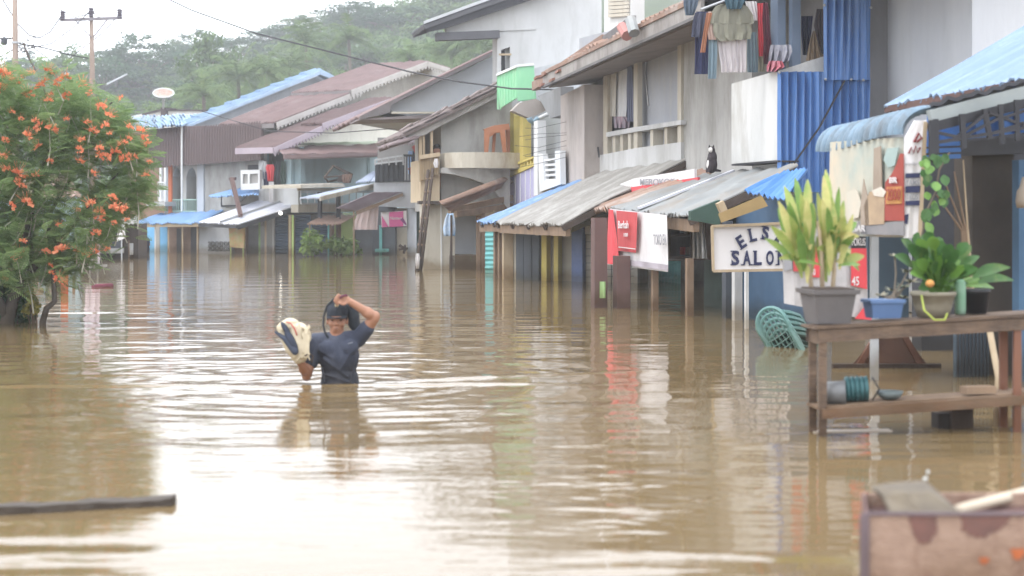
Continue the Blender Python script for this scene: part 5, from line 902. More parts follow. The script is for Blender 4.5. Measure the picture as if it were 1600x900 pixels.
    single('blue_flap', MB().sheet(P(1163, 298, 18.9), P(1225, 312, 17.5), P(1262, 262, 18.2), P(1214, 272, 19.8), 8, .02, .015), mat('bright_blue_sheet', (.10, .23, .50), (.08, .20, .44), 2, .5), 'bright blue plastic roof flap behind the yellow-green plant', 'roof flap')
    # cat on the awning
    c = P(1113, 268, 22.6); k = 22.6 / F; mb = MB().ell(c + Vector((-.01, 0, .10)), (.088, .10, .13)).ell(c + Vector((.0, -.0, .21)), (.072, .08, .10)).ell(c + Vector((-.012, -.01, .315)), (.055, .06, .052)).ell(c + Vector((-.05, -.02, .06)), (.05, .07, .06)).cap(c + Vector((-.055, -.03, .2)), .025, c + Vector((-.085, -.04, .0)), .022).cap(c + Vector((-.03, -.06, .2)), .025, c + Vector((-.05, -.08, .0)), .022).cap(c + Vector((.06, .06, .02)), .025, c + Vector((.12, .02, .01)), .018)
    t = thing('cat', 'dark cat with a white face sitting on the grey shop awning', 'cat', c); furm = mat('dark_fur', (.045, .035, .04), (.025, .02, .023), 12, .8); mesh_at('body', blob('body', mb, .011, 3), furm, t); wf = mat('white_fur', (.68, .66, .63))
    obj('face_patch', MB().ell(c + Vector((-.03, -.045, .315)), (.035, .03, .04)), wf, t, smooth=True); obj('chest_patch', MB().ell(c + Vector((-.065, -.05, .09)), (.03, .03, .08)), wf, t, smooth=True)
    for s in (-1, 1): obj('ear', MB().add([c + Vector((-.012 + s * .045, .005, .345)), c + Vector((-.012 + s * .012, .005, .36)), c + Vector((-.012 + s * .036, .0, .40)), c + Vector((-.012 + s * .03, .03, .35))], [(0, 1, 2), (1, 3, 2), (3, 0, 2), (0, 3, 1)]), furm, t)
right_row()
# ------------------------------------------------------------------ the near kiosk with its shelf, plants and chairs
def near_kiosk():
    c0 = P(1415, 215, 11.5); KR = Plane(c0.x, c0.y, -.23, 1); KS = Plane(P(1450, 0, 11.3).x, 11.3, 1, .23)
    h = thing('kiosk', 'open fronted kiosk with blue roofs, dark truss and old posters', 'kiosk', (4.2, 12.6, 0))
    # barrel shaped blue awning: ribs along the street side, bowed outwards
    lip_f, lip_n = P(1276, 232, 13.2), P(1409, 212, 11.5); top_f, top_n = P(1312, 200, 13.35), P(1462, 168, 11.55); nseg = 9; mb = MB(); wv = 15; N = wv * 6
    grid = []
    for j in range(nseg + 1):
        v = j / nseg; row = []
        for i in range(N + 1):
            u = i / N; a = v * math.pi * .5; lip = lip_f.lerp(lip_n, u); top = top_f.lerp(top_n, u); hz = Vector((top.x - lip.x, top.y - lip.y, 0)); p = Vector((lip.x, lip.y, 0)) + hz * (1 - math.cos(a)); p.z = lip.z + (top.z - lip.z) * math.sin(a) - .03 * math.sin(u * 5 + .5) * (1 - v); nn = (-hz.normalized() * math.cos(a) + Vector((0, 0, 1)) * math.sin(a)); row.append(p + nn * .030 * math.sin(2 * math.pi * u * wv))
        grid.append(row)
    for d in (0, -.012):
        o = len(mb.v); mb.v += [tuple(p + Vector((0, 0, d))) for r in grid for p in r]
        for j in range(nseg):
            for i in range(N): a = o + j * (N + 1) + i; mb.f.append((a, a + 1, a + N + 2, a + N + 1)); mb.mi.append(0)
    obj('barrel_awning', mb, mat('weathered_blue_sheet', (.13, .21, .28), (.20, .29, .38), 7, .6, .2, 30, 1, stain=(.085, .09, .09), sscale=4, samt=.75, spec=.5), h, smooth=True)
    # upper blue roof
    A, B = P(1382, 166, 13.6), P(1660, 112, 11.8); D = P(1700, -12, 14.5); ro = obj('upper_roof', MB().sheet(A, B, B + D - A, D, 22, .018, .02, 3, 0, .03), blue_roof_n, h)
    mb = MB(); rr = random.Random(4)
    for i in range(36): f = i / 36; p = A.lerp(B, f); q = A.lerp(B, f + .03); z = Vector((0, 0, .05 + .03 * rr.random())); mb.hexa([p - z, q - z, q - z + ACROSS * .03, p - z + ACROSS * .03], [p, q, q + ACROSS * .03, p + ACROSS * .03])
    obj('rusty_edge', mb, mat('rusty_edge', (.14, .085, .075)), ro, kind='stuff')
    b0, b1 = P(1452, 182, 11.45), P(1680, 124, 11.75); obj('eave_beam', MB().bar(b0, b1, .06, .09), mat('gutter_grey', (.30, .33, .33)), h); obj('under_beam', MB().bar(b0 - Vector((0, 0, .085)), b1 - Vector((0, 0, .085)), .06, .07), metal_dk, h)
    # truss
    tr = lambda x, y: KS(x, y, -.05)
    for x0, y0, x1, y1, w_ in ((1455, 188, 1456, 262, .05), (1462, 186, 1463, 240, .05), (1503, 178, 1506, 232, .055), (1538, 170, 1547, 216, .05), (1563, 163, 1566, 225, .045), (1588, 156, 1590, 220, .045), (1460, 206, 1495, 214, .03), (1495, 214, 1538, 180, .03), (1508, 212, 1562, 184, .03), (1545, 176, 1600, 196, .03), (1562, 186, 1640, 160, .03), (1455, 224, 1660, 190, .035), (1545, 210, 1600, 192, .03)): obj('truss_bar', MB().bar(tr(x0, y0), tr(x1, y1), w_ * .72), metal_dk, h)
    BT = Plane(P(1450, 0, 12.6).x, 12.6, 1, .23); obj('blue_tarp', MB().cloth(BT, [(176, 1448, 1660, -40), (200, 1448, 1660, -30), (225, 1448, 1660, -25)], -.1, .03, 6, 30, .02), mat('truss_blue', (.10, .26, .62), (.085, .22, .54), 2, .5, transl=.35), h)
    for y in (226, 236, 246): obj('blue_slat', MB().bar(BT(1445, y, .1), BT(1500, y - 2, .1), .03, .035), mat('truss_blue', (0, 0, 0)), h)
    obj('back_wall', MB().slab(Plane(P(1450, 0, 15.2).x, 15.2, 1, .23), [(1440, 215), (1760, 195), (1760, 640), (1440, 640)], .2), mat('kiosk_dark_wall', (.045, .047, .055), (.032, .033, .04)), h); obj('pillar', MB().slab(Plane(P(1550, 0, 12.9).x, 12.9, 1, .23), [(1519, 232), (1584, 228), (1584, 640), (1519, 640)], .3), mat('kiosk_brown_wall', (.075, .062, .052), (.052, .043, .037), 2.5), h); obj('lintel', MB().slab(Plane(P(1550, 0, 12.7).x, 12.7, 1, .23), [(1440, 226), (1700, 205), (1700, 236), (1440, 246)], .2), dark_in, h)
    dp = Plane(P(1590, 0, 12.4).x, 12.4, 1, .23); obj('blue_door', MB().slab(dp, [(1592, 250), (1680, 245), (1680, 640), (1592, 640)], .1), mat('door_blue', (.07, .14, .23), (.055, .11, .19), 2), h); obj('roof_deck', MB().sheet(b0 + Vector((0, 0, .1)), b1 + Vector((0, 0, .1)), b1 + Vector((.9, 1.6, .2)), b0 + Vector((.62, 1.6, .12)), 10, .01, .03), metal_dk, h)
    fp = Plane(P(1510, 0, 12.9).x, 12.9, 1, .23)
    fl = obj('fence_panel', MB().slab(fp, [(1494, 512), (1545, 508), (1545, 650), (1494, 650)], .05, off=.1), mat('blue_grey_fence', (.10, .14, .18)), h)
    for i in range(9): obj('fence_bar', MB().bar(fp(1497 + i * 5.6, 512, .15), fp(1497 + i * 5.6, 640, .15), .012), metal_dk, fl)
    obj('floor', MB().hexa([Vector((2.6, 12.4, -.9)), Vector((7, 13.2, -.9)), Vector((7, 17, -.9)), Vector((2, 17, -.9))], [Vector((2.6, 12.4, -.05)), Vector((7, 13.2, -.05)), Vector((7, 17, -.05)), Vector((2, 17, -.05))]), wood_dk, h)
    # posters under the awning
    t = thing('bottle_poster', 'faded sheet poster with a brown bottle under the barrel awning', 'poster', KR(1360, 370)); fade = mat('poster_faded', (.34, .40, .37), (.55, .47, .36), 2.2, .6, .1, 20, 1, stain=(.26, .20, .16), sscale=2.0, samt=.42)
    obj('sheet', MB().cloth(KR, [(222, 1297, 1412, -8), (270, 1296, 1412, 0), (330, 1294, 1412, 2), (368, 1294, 1413, 3)], -.02, .012, 3, 24, .01), fade, t)
    o = .012; obj('brown_field', MB().slab(KR, [(1365, 232), (1376, 228), (1379, 350), (1363, 352)], .008, off=o + .012), mat('poster_brown', (.27, .215, .17), (.36, .30, .24), 3), t); obj('bottle_print', MB().slab(KR, [(1400, 258), (1406, 240), (1411, 240), (1412, 345), (1382, 345), (1383, 285), (1393, 272)], .008, off=o + .018), mat('poster_red', (.33, .07, .05), (.26, .05, .04), 4), t); obj('teal_field', MB().slab(KR, [(1386, 232), (1404, 230), (1398, 258), (1388, 262), (1380, 250)], .006, off=o + .013), mat('poster_teal', (.33, .42, .40), (.27, .34, .33), 4), t); obj('glass_print', MB().slab(KR, [(1350, 322), (1358, 300), (1372, 296), (1382, 306), (1381, 350), (1352, 352)], .006, off=o + .02), mat('poster_beer', (.42, .31, .20), (.30, .22, .15), 7), t); obj('foam_print', MB().slab(KR, [(1362, 298), (1376, 292), (1384, 300), (1380, 308), (1366, 306)], .006, off=o + .026), mat('poster_foam', (.62, .57, .50), (.5, .45, .38), 10), t); on(KR, 'SEGAR', 1322, 352, 1352, 362, print_white, t, o + .03, 0); obj('label_print', MB().slab(KR, [(1385, 292), (1409, 291), (1408, 318), (1384, 319)], .008, off=o + .026), mat('poster_gold', (.50, .27, .08), (.36, .13, .06), 8), t); obj('dark_field', MB().slab(KR, [(1345, 352), (1412, 344), (1412, 368), (1345, 366)], .008, off=o + .014), mat('poster_slate', (.16, .165, .18), (.24, .23, .23), 3), t); obj('pale_field', MB().slab(KR, [(1322, 300), (1338, 296), (1345, 318), (1341, 340), (1326, 342)], .008, off=o + .013), mat('poster_cream', (.58, .50, .40), (.46, .46, .40), 2), t); obj('spire_print', MB().slab(KR, [(1344, 325), (1349, 280), (1356, 312), (1358, 352), (1345, 352)], .008, off=o + .02), mat('poster_brown', (0, 0, 0)), t)
    on(KR, 'BIR', 1390, 277, 1402, 286, print_white, t, o + .034, .01); on(KR, '2000', 1386, 295, 1407, 313, mat('poster_red', (0, 0, 0)), t, o + .034, 0)
    KE = Plane(P(1412, 0, 11.5).x, 11.5, 1, -.12); t = thing('strip_poster', 'narrow white poster strip with navy lettering at the kiosk corner', 'poster', KE(1430, 372)); obj('sheet', MB().cloth(KE, [(188, 1428, 1448, 0), (215, 1413, 1447, -4), (260, 1412, 1443, -3), (320, 1412, 1438, 0), (372, 1412, 1436, 0)], 0, .01, 1, 12, .01), print_white, t); KEo = .02
    for y0, y1 in ((271, 278), (291, 301), (314, 321)): obj('navy_bar', MB().slab(KE, [(1415, y0), (1438, y0 - 1), (1437, y1), (1415, y1)], .005, off=KEo), ink, t)
    on(KE, 'YAMS', 1415, 280, 1436, 290, print_grey, t, KEo, .01); on(KE, 'TKOS', 1416, 303, 1434, 312, print_grey, t, KEo, .01); on(KE, 'wonderful', 1414, 253, 1440, 258, print_grey, t, KEo, 0); obj('brown_scrawl', MB().tube([KE(1420, 240, KEo), KE(1424, 230, KEo), KE(1427, 240, KEo), KE(1431, 228, KEo), KE(1434, 239, KEo), KE(1438, 230, KEo)], .008, 4), mat('poster_maroon', (.2, .05, .05)), t); obj('brown_scrawl', MB().tube([KE(1428, 222, KEo), KE(1436, 208, KEo), KE(1440, 216, KEo), KE(1432, 222, KEo)], .01, 4), mat('poster_maroon', (0, 0, 0)), t); obj('navy_patch', MB().slab(KE, [(1413, 336), (1420, 334), (1418, 350), (1413, 349)], .005, off=KEo), ink, t); obj('edge_pole', MB().bar(KE(1446, 190, .02), KE(1437, 372, .02), .025), wood_lt, h)
    LB = Plane(P(1245, 0, 12.2).x, 12.2, 1, .1); t = thing('lower_poster', 'grey and red banner hanging behind the yellow-green plant', 'banner', LB(1290, 490)); obj('sheet', MB().cloth(LB, [(346, 1220, 1352, 0), (400, 1222, 1354, 6), (440, 1224, 1356, 30), (474, 1225, 1358, 26)], 0, .015, 3, 24, .01), mat('poster_grey', (.50, .48, .47), (.34, .33, .34), 2.4, .6), t)
    for pts, mm in (([(1237, 352), (1254, 360), (1256, 424), (1240, 424)], mat('printed_red_dull', (0, 0, 0))), ([(1262, 385), (1290, 385), (1282, 434), (1262, 432)], print_red), ([(1222, 348), (1236, 352), (1238, 420), (1226, 424)], print_grey), ([(1330, 388), (1354, 388), (1355, 452), (1330, 446)], print_red), ([(1336, 498), (1358, 470), (1362, 500)], print_red), ([(1330, 368), (1353, 370), (1353, 388), (1330, 388)], metal_dk)): obj('print_field', MB().slab(LB, pts, .006, off=.03), mm, t)
    on(LB, 'FOKUS', 1331, 372, 1352, 384, print_white, t, .04, .01); on(LB, '030', 1263, 420, 1274, 430, print_white, t, .04, .01); on(LB, '45', 1331, 432, 1342, 446, print_white, t, .04, .01)
    obj('side_panel', MB().slab(LB, [(1356, 366), (1420, 366), (1420, 520), (1356, 520)], .05, off=-1.0), mat('kiosk_blue_dark', (.06, .09, .12)), h); obj('support_post', MB().bar(LB(1366, 368, -.3), Vector((*LB(1366, 368, -.3).xy, -.5)), .06), metal_lt, h)
    # ---- the table
    tl, td = Vector((.985, .17, 0)), Vector((-.10, .99, 0)); o = P(1279, 0, 9.3); o.z = 0; tilt = .044
    f = lambda a, b_, z: o + tl * a + td * b_ + Vector((0, 0, z + a * tilt)); LT = 1.75
    t = thing('wooden_table', 'weathered wooden shelf table standing in the water with potted plants', 'table', (o.x, o.y, -.5))
    for i, (b0_, b1_) in enumerate(((-.02, .08), (.084, .175), (.179, .27))): obj('top_board', MB().hexa([f(-.03, b0_, .655), f(LT, b0_, .655), f(LT, b1_, .655), f(-.03, b1_, .655)], [f(-.03, b0_, .675 - .004 * i), f(LT, b0_, .675), f(LT, b1_, .675), f(-.03, b1_, .675 - .003 * i)]), table_wood, t)
    for a in (.03, 1.30):
        for b_ in (.015, .22): obj('leg', MB().bar(f(a, b_, .65), Vector((*f(a, b_, 0).xy, -.6)), .046, .036), table_wood if a < 1 else wood_red, t)
    obj('apron', MB().bar(f(.0, .0, .612), f(LT, .0, .612), .022, .075), table_wood, t); obj('apron', MB().bar(f(.02, .01, .60), f(.02, .24, .60), .022, .08), table_wood, t); obj('apron', MB().bar(f(.0, .25, .60), f(LT, .25, .60), .022, .08), wood_dk, t)
    obj('shelf_rail', MB().bar(f(.02, .0, .14), f(LT, .0, .14), .03, .06), mat('rail_red_brown', (.20, .12, .075), (.12, .085, .055), 3, .8, .3, 30, .3), t); obj('shelf_board', MB().hexa([f(.0, .02, .165), f(LT, .02, .165), f(LT, .25, .165), f(.0, .25, .165)], [f(.0, .02, .182), f(LT, .02, .182), f(LT, .25, .182), f(.0, .25, .182)]), wood, t)
    obj('shelf_block', MB().box(f(1.06, .06, .215), (.20, .09, .045), .17), wood, t)
    # things on the lower shelf
    tt = thing('tin_pot', 'grey tin pot lying on the left end of the lower shelf', 'pot', f(.14, .12, .18)); obj('pot', MB().tube([f(.06, .14, .25), f(.20, .08, .25)], [.065, .075], 12), mat('dull_tin', (.20, .205, .21), (.14, .145, .15), 8, .5, metal=.3), tt, smooth=True)
    tt = thing('teal_bucket', 'teal plastic bucket lying on the lower shelf', 'bucket', f(.26, .14, .18)); mb = MB(); p, q = f(.22, .16, .26), f(.36, .12, .26)
    for k in range(5): a = k / 5; mb.tube([p.lerp(q, a), p.lerp(q, a + .17)], [.075, .08], 12)
    obj('bucket', mb, mat('dull_teal', (.045, .13, .14), (.03, .09, .10), 6, .5), tt, smooth=True); obj('handle', MB().tube([q + Vector((.02, -.02, .07)), q + Vector((.06, -.04, 0)), q + Vector((.02, -.02, -.07))], .006, 5), metal_dk, tt)
    tt = thing('wok', 'small round metal basin on the lower shelf right of the teal bucket', 'basin', f(.52, .12, .18)); obj('basin', MB().lathe(f(.5, .12, .185), [(.04, 0), (.07, .02), (.085, .05), (.08, .05), (.06, .022), (.03, .008)], 16), mat('pale_teal_metal', (.17, .21, .22)), tt, smooth=True)
    # plants and pots
    def terrain_pot(lab, name, c, prof, m, sx=1, sy=1, n=18, rot=0):
        tt = thing(name, lab, 'potted plant', c); return tt
    c = f(.10, .13, .680); tt = thing('leafy_plant_pot', 'tall yellow-green cordyline in a square grey pot on the table', 'potted plant', c); gp = mat('grey_plastic_pot', (.135, .125, .125), (.105, .098, .098), 4, .7, .1)
    s0, s1, hh = .105, .145, .205; M = Matrix.Rotation(.17, 3, 'Z'); sq = lambda s, z: [c + M @ Vector((a * s, b_ * s, z)) for a, b_ in ((-1, -1), (1, -1), (1, 1), (-1, 1))]
    obj('pot', MB().hexa(sq(s0, 0), sq(s1 - .01, hh)), gp, tt); obj('rim', MB().hexa(sq(s1 + .004, hh - .025), sq(s1 + .008, hh + .003)), gp, tt); obj('soil', MB().hexa(sq(s1 - .02, hh), sq(s1 - .02, hh + .012)), wood_dk, tt)
    lm = mat('cordyline_leaf', (.40, .45, .14), (.20, .30, .07), 7, .5, .05, 20, .5, stain=(.50, .40, .16), sscale=6, samt=.5, transl=.3, spec=.4); lm2 = mat('cordyline_leaf_yellow', (.62, .56, .25), (.42, .45, .15), 7, .5, .05, 20, .5, stain=(.45, .24, .12), sscale=7, samt=.4, transl=.3); lm3 = mat('cordyline_leaf_green', (.20, .33, .08), (.12, .22, .055), 7, .5, stain=(.36, .38, .12), sscale=5, samt=.5, transl=.3)
    rr = random.Random(12); tips = [(1222, 278), (1212, 300), (1240, 265), (1262, 268), (1289, 252), (1285, 256), (1312, 278), (1300, 290), (1320, 300), (1336, 320), (1340, 345), (1250, 290), (1232, 330), (1330, 375), (1268, 300), (1295, 320), (1275, 285), (1305, 330), (1212, 312), (1255, 310), (1318, 350), (1283, 300), (1246, 345), (1302, 360), (1322, 330), (1290, 350), (1230, 300), (1270, 350), (1310, 310), (1342, 370)]
    for sx_, sy_, e in ((1268, 452, (1258, 380)), (1300, 452, (1302, 390)), (1285, 450, (1278, 345))): p, q = P(sx_, sy_, 9.5), P(*e, 9.5); obj('stem', MB().tube([p - Vector((0, 0, .05)), p.lerp(q, .5) + Vector((.01, 0, 0)), q], [.016, .014, .011], 6), wood_lt, tt, smooth=True)
    tips += [(x + rr.uniform(-14, 14), y + rr.uniform(10, 50)) for x, y in tips] + [(x + rr.uniform(-22, 22), y + rr.uniform(20, 80)) for x, y in tips[:20]]
    for i, (x, y) in enumerate(tips):
        root = P(1262 + (x - 1262) * .34 if x < 1272 else 1300 + (x - 1300) * .32, min(y + rr.uniform(75, 125), rr.uniform(365, 445)), 9.5 + rr.uniform(-.05, .06)); tip = P(x, y, 9.5 + rr.uniform(-.22, .22)); d = tip - root; ln = d.length
        obj('leaf', MB().leaf(root, d + Vector((0, 0, .22 * ln)), ln * 1.06, rr.uniform(.040, .064), up=(rr.uniform(-.35, .35), -1, rr.uniform(-.1, .3)), droop=.2, n=6, fold=.35), (lm, lm2, lm3, lm)[i % 4], tt, smooth=True)
    for x, y, dx, dy in ((1285, 415, -38, -12), (1308, 415, 36, -5)): p, q = P(x, y, 9.45), P(x + dx, y + dy, 9.3); obj('leaf', MB().leaf(p, q - p, (q - p).length, .075, up=(0, -.5, 1), droop=.1, n=6), lm3, tt, smooth=True)
    # blue trough with succulents
    c = f(.46, .13, .690); tt = thing('succulent_trough', 'small rectangular blue trough of succulents on the table', 'potted plant', c); M = Matrix.Rotation(.17, 3, 'Z'); rc = lambda a0, b0_, z: [c + M @ Vector((a * a0, b_ * b0_, z)) for a, b_ in ((-1, -1), (1, -1), (1, 1), (-1, 1))]
    obj('trough', MB().hexa(rc(.09, .06, 0), rc(.105, .075, .105)), mat('blue_pot', (.10, .17, .32), (.08, .14, .27), 4, .6), tt); obj('rim', MB().hexa(rc(.113, .083, .095), rc(.113, .083, .115)), mat('blue_pot', (0, 0, 0)), tt); su = mat('succulent_leaf', (.19, .24, .15), (.26, .19, .14), 9, .5); rr = random.Random(8)
    for px, py, sp in ((1378, 462, 16), (1398, 455, 18), (1412, 448, 18), (1424, 440, 16), (1398, 400, 13), (1418, 425, 13), (1366, 470, 9), (1388, 470, 12), (1410, 465, 14)):
        cc = P(px, py, 9.75 + rr.uniform(-.06, .06)); rt = c + Vector((rr.uniform(-.07, .07), 0, .1)); obj('stem', MB().tube([rt, rt.lerp(cc, .6) + Vector((.01, 0, .0)), cc], .006, 5), bark, tt)
        for k in range(9): a = k * .7 + rr.random(); d = Vector((math.cos(a), math.sin(a), rr.uniform(.1, .8))); obj('leaf', MB().leaf(cc, d, sp * .0035 * rr.uniform(.8, 1.2), .032, droop=.1, n=2, fold=-.3), su, tt)
    # round pot with broad leaves
    c = f(.79, .13, .678); tt = thing('broad_leaf_plant_pot', 'broad glossy leaved plant in a round grey-beige pot on the table', 'potted plant', c)
    obj('pot', MB().lathe(c, [(.095, 0), (.115, .06), (.13, .13), (.14, .132), (.14, .158), (.125, .158), (.12, .14)], 22), mat('beige_pot', (.24, .22, .165), (.19, .17, .13), 4, .7, .1), tt, smooth=True); bl_ = mat('broad_leaf', (.065, .16, .04), (.035, .095, .025), 9, .45, .05, 14, stain=(.16, .19, .05), sscale=9, samt=.35, transl=.25, spec=.4); bl2 = mat('broad_leaf_bright', (.17, .32, .06), (.10, .22, .045), 5, .35, transl=.25, spec=.5); rr = random.Random(31)
    B = [(1408, 398, 58, 1), (1415, 372, 50, 0), (1432, 362, 46, 1), (1450, 372, 44, 0), (1470, 362, 44, 0), (1486, 372, 50, 0), (1500, 380, 46, 0), (1520, 372, 40, 0), (1536, 390, 50, 0), (1545, 445, 40, 1), (1585, 412, 60, 0), (1430, 400, 44, 1), (1455, 405, 40, 0), (1478, 408, 40, 0), (1510, 412, 40, 1), (1440, 430, 34, 0), (1468, 440, 34, 1), (1490, 432, 34, 0), (1420, 425, 36, 1), (1500, 395, 40, 1), (1528, 420, 38, 0), (1462, 385, 40, 1), (1446, 352, 36, 0), (1478, 390, 46, 0), (1424, 384, 46, 0), (1515, 440, 32, 0)]
    B += [(x + rr.uniform(-16, 16), y + rr.uniform(-10, 26), ln * .85, rr.choice((0, 0, 1))) for x, y, ln, k in B]
    for i, (x, y, ln, k) in enumerate(B):
        tip = P(x, y, 9.55 + rr.uniform(-.2, .2)); rt = P(1468 + (x - 1468) * .12, 455, 9.62); d0 = tip - rt; nk = rt + d0 * max(.15, 1 - ln / 20 * .082 / max(.05, d0.length) * 1.1) + Vector((0, 0, .02)); obj('petiole', MB().tube([rt - Vector((0, 0, .05)), rt.lerp(nk, .5) + Vector((0, 0, .02)), nk], .006, 5), bl2, tt); d = tip - nk
        obj('leaf', MB().leaf(nk, d + Vector((0, 0, d.length * .35)), d.length * 1.05, min(.075, d.length * .55), up=(rr.uniform(-.6, .6), -.8, rr.uniform(.2, .9)), droop=.35, n=6, fold=.25), bl2 if k else bl_, tt, smooth=True)
    obj('flower', MB().ell(P(1453, 443, 9.4), (.028, .028, .024), 8, 6), mat('orange_bloom', (.55, .20, .06), (.5, .3, .1), 8), tt, smooth=True)
    obj('trailing_stem', MB().tube([P(1440, 462, 9.45), P(1444, 485, 9.3), P(1460, 500, 9.25), P(1476, 500, 9.25), P(1480, 490, 9.28)], .006, 5), mat('trail_green', (.36, .42, .08)), tt, smooth=True)
    tt = thing('striped_glass', 'green and clear glass jar right of the round pot', 'jar', f(.98, .15, .68)); obj('jar', MB().lathe(f(.98, .15, .68), [(.032, 0), (.035, .03), (.035, .2), (.03, .22)], 14), mat('jar_green', (.12, .28, .16), (.22, .30, .24), 6, .25), tt, smooth=True)
    tt = thing('dark_pot', 'dark round flower pot at the back of the table top', 'pot', f(1.10, .2, .68)); obj('pot', MB().lathe(f(1.10, .2, .68), [(.07, 0), (.09, .13), (.095, .13), (.095, .15), (.08, .15)], 16), metal_dk, tt, smooth=True)
    # hanging vine
    tt = thing('hanging_vine', 'green heart leaved vine climbing the kiosk corner pole', 'plant', P(1452, 372, 11.3)); rr = random.Random(2); pts = [P(1440, 372, 11.35), P(1448, 330, 11.3), P(1462, 300, 11.3), P(1468, 265, 11.3), P(1484, 238, 11.3)]; obj('stem', MB().tube(pts, .008, 5), bark, tt)
    for i in range(46):
        k = rr.choice(((1440, 1485, 235, 280), (1445, 1478, 270, 330), (1440, 1466, 320, 372), (1434, 1460, 360, 400))); cc = P(rr.uniform(k[0], k[1]), rr.uniform(k[2], k[3]), 11.25 + rr.uniform(-.15, .1)); obj('leaf', MB().leaf(cc, (rr.uniform(-.6, .6), rr.uniform(-.6, .1), -1), rr.uniform(.055, .10), rr.uniform(.05, .075), up=(0, -1, .3), droop=0, n=3), bl_ if i % 3 else bl2, tt)
    single('lantern_jar', MB().lathe(P(1601, 325, 11.9), [(.06, 0), (.07, .05), (.06, .13), (.04, .16), (.02, .24)], 12), mat('jar_tan', (.36, .30, .24)), 'tan jar hanging beside the blue kiosk door', 'jar', smooth=True)
    tt = thing('twig_plant', 'bare pale twigs leaning against the brown kiosk wall', 'twigs', P(1510, 480, 11.8))
    for i in range(4): obj('twig', MB().tube([P(1522 - i * 4, 470, 11.8), P(1512 - i * 3, 360, 11.8), P(1505 - i * 14, 250 + i * 18, 11.7)], [.014, .01, .005], 5), wood_lt if i == 0 else wood, tt)
    # things in the water behind and beside the table
    tt = thing('sawhorse', 'reddish wooden A-frame trestle standing behind the table', 'trestle', P(1390, 570, 13.6)); g = lambda x, y, o_=0: P(x, y, 13.6 + o_)
    for a, b_, o_ in (((1385, 500), (1318, 574), 0), ((1400, 500), (1458, 574), 0), ((1385, 500), (1325, 574), .5), ((1400, 500), (1450, 574), .5)): obj('leg', MB().bar(g(*a, o_), g(*b_, o_) - Vector((0, 0, .2)), .05), wood_red, tt)
    obj('side_panel', MB().hexa([g(1330, 572), g(1450, 572), g(1450, 572, .06), g(1330, 572, .06)], [g(1386, 505), g(1402, 505), g(1402, 505, .06), g(1386, 505, .06)]), mat('red_brown_board', (.17, .095, .07), (.12, .07, .055), 3), tt); obj('cross_bar', MB().bar(g(1300, 573, -.1), g(1470, 573, -.1), .05), wood_dk, tt)
    tt = thing('dark_crate', 'dark wooden stump block in the water under the lower shelf', 'block', P(1490, 676, 9.75)); cc = P(1488, 676, 9.75); obj('block', MB().box(cc + Vector((.03, 0, .09)), (.15, .14, .24), .2), wood_dk, tt); obj('block_step', MB().box(cc + Vector((-.075, -.02, .05)), (.09, .1, .16), .2), mat('block_dark', (.04, .033, .032)), tt)
    single('leaning_stick', MB().tube([P(1545, 508, 10.3), P(1560, 590, 10.1), P(1556, 672, 9.75)], .022, 6), wood_lt, 'pale bare stick leaning behind the table shelf', 'stick', smooth=True)
    single('floating_styrofoam', MB().box(P(1330, 676, 9.55), (.5, .08, .03), .1), print_white, 'white plank floating in the water under the table', 'plank')
    # stacked teal chairs
    ct = mat('teal_plastic', (.10, .22, .205), (.08, .18, .17), 3, .5, spec=.5); root = thing('teal_chair', 'teal plastic chair at the bottom of the leaning chair stack', 'chair', P(1226, 545, 15.4), 'stack of teal plastic chairs'); root.location.z = 0
    M = Matrix.Translation(P(1268, 602, 15.5)) @ Matrix.Rotation(R(-22), 4, 'Y') @ Matrix.Rotation(R(-30), 4, 'X') @ Matrix.Rotation(R(150), 4, 'Z') @ Matrix.Scale(.74, 4); chair_parts(root, M, ct); step = M.to_3x3() @ Vector((0, .02, .085))
    for k, lab in enumerate(('second teal chair up the leaning stack', 'middle teal chair of the leaning stack', 'fourth teal chair up the leaning stack', 'topmost teal chair of the leaning stack with its arms exposed')): dup(root, root.location + step * (k + 1), lab)
    # foreground rusty box
    def ragged(pts):
        rr = random.Random(int(pts[0][0])); out = []
        for (x0, y0), (x1, y1) in zip(pts, pts[1:] + pts[:1]):
            for k in range(5): q = 0 if y0 < 807 and y1 < 807 else 2.6; out.append((x0 + (x1 - x0) * k / 5 + rr.uniform(-q, q), y0 + (y1 - y0) * k / 5 + rr.uniform(-q, q)))
        return out
    bx = thing('rusty_box', 'rust stained pale metal box at the lower right corner', 'metal box', P(1500, 983, 5.0)); bx.location.z = -.2; y0 = 5.0; xl, xr, zt = P(1352, 0, y0).x, P(1690, 0, y0).x, P(0, 803, y0).z
    rustm = mat('rust_stained_paint', (.37, .26, .20), (.27, .18, .135), 14, .75, .45, 40, .35, stain=(.17, .085, .06), sscale=12, samt=.4); wall = lambda a, b_, z0, z1: MB().hexa([Vector((*p, z0)) for p in (a, b_, (b_[0], b_[1] + .015), (a[0], a[1] + .015))], [Vector((*p, z1)) for p in (a, b_, (b_[0], b_[1] + .015), (a[0], a[1] + .015))])
    obj('front_panel', wall((xl, y0), (xr, y0), -.3, zt - .006), rustm, bx); obj('back_panel', wall((xl + .08, y0 + .4), (xr, y0 + .4), -.3, zt - .006), rustm, bx); obj('side_panel', MB().hexa([Vector(p) for p in ((xl, y0 + .016, -.3), (xl + .015, y0 + .016, -.3), (xl + .095, y0 + .4, -.3), (xl + .08, y0 + .4, -.3))], [Vector(p) for p in ((xl, y0 + .016, zt - .006), (xl + .015, y0 + .016, zt - .006), (xl + .095, y0 + .4, zt - .006), (xl + .08, y0 + .4, zt - .006))]), mat('rust_dark', (.12, .065, .055), (.08, .045, .04), 6), bx)
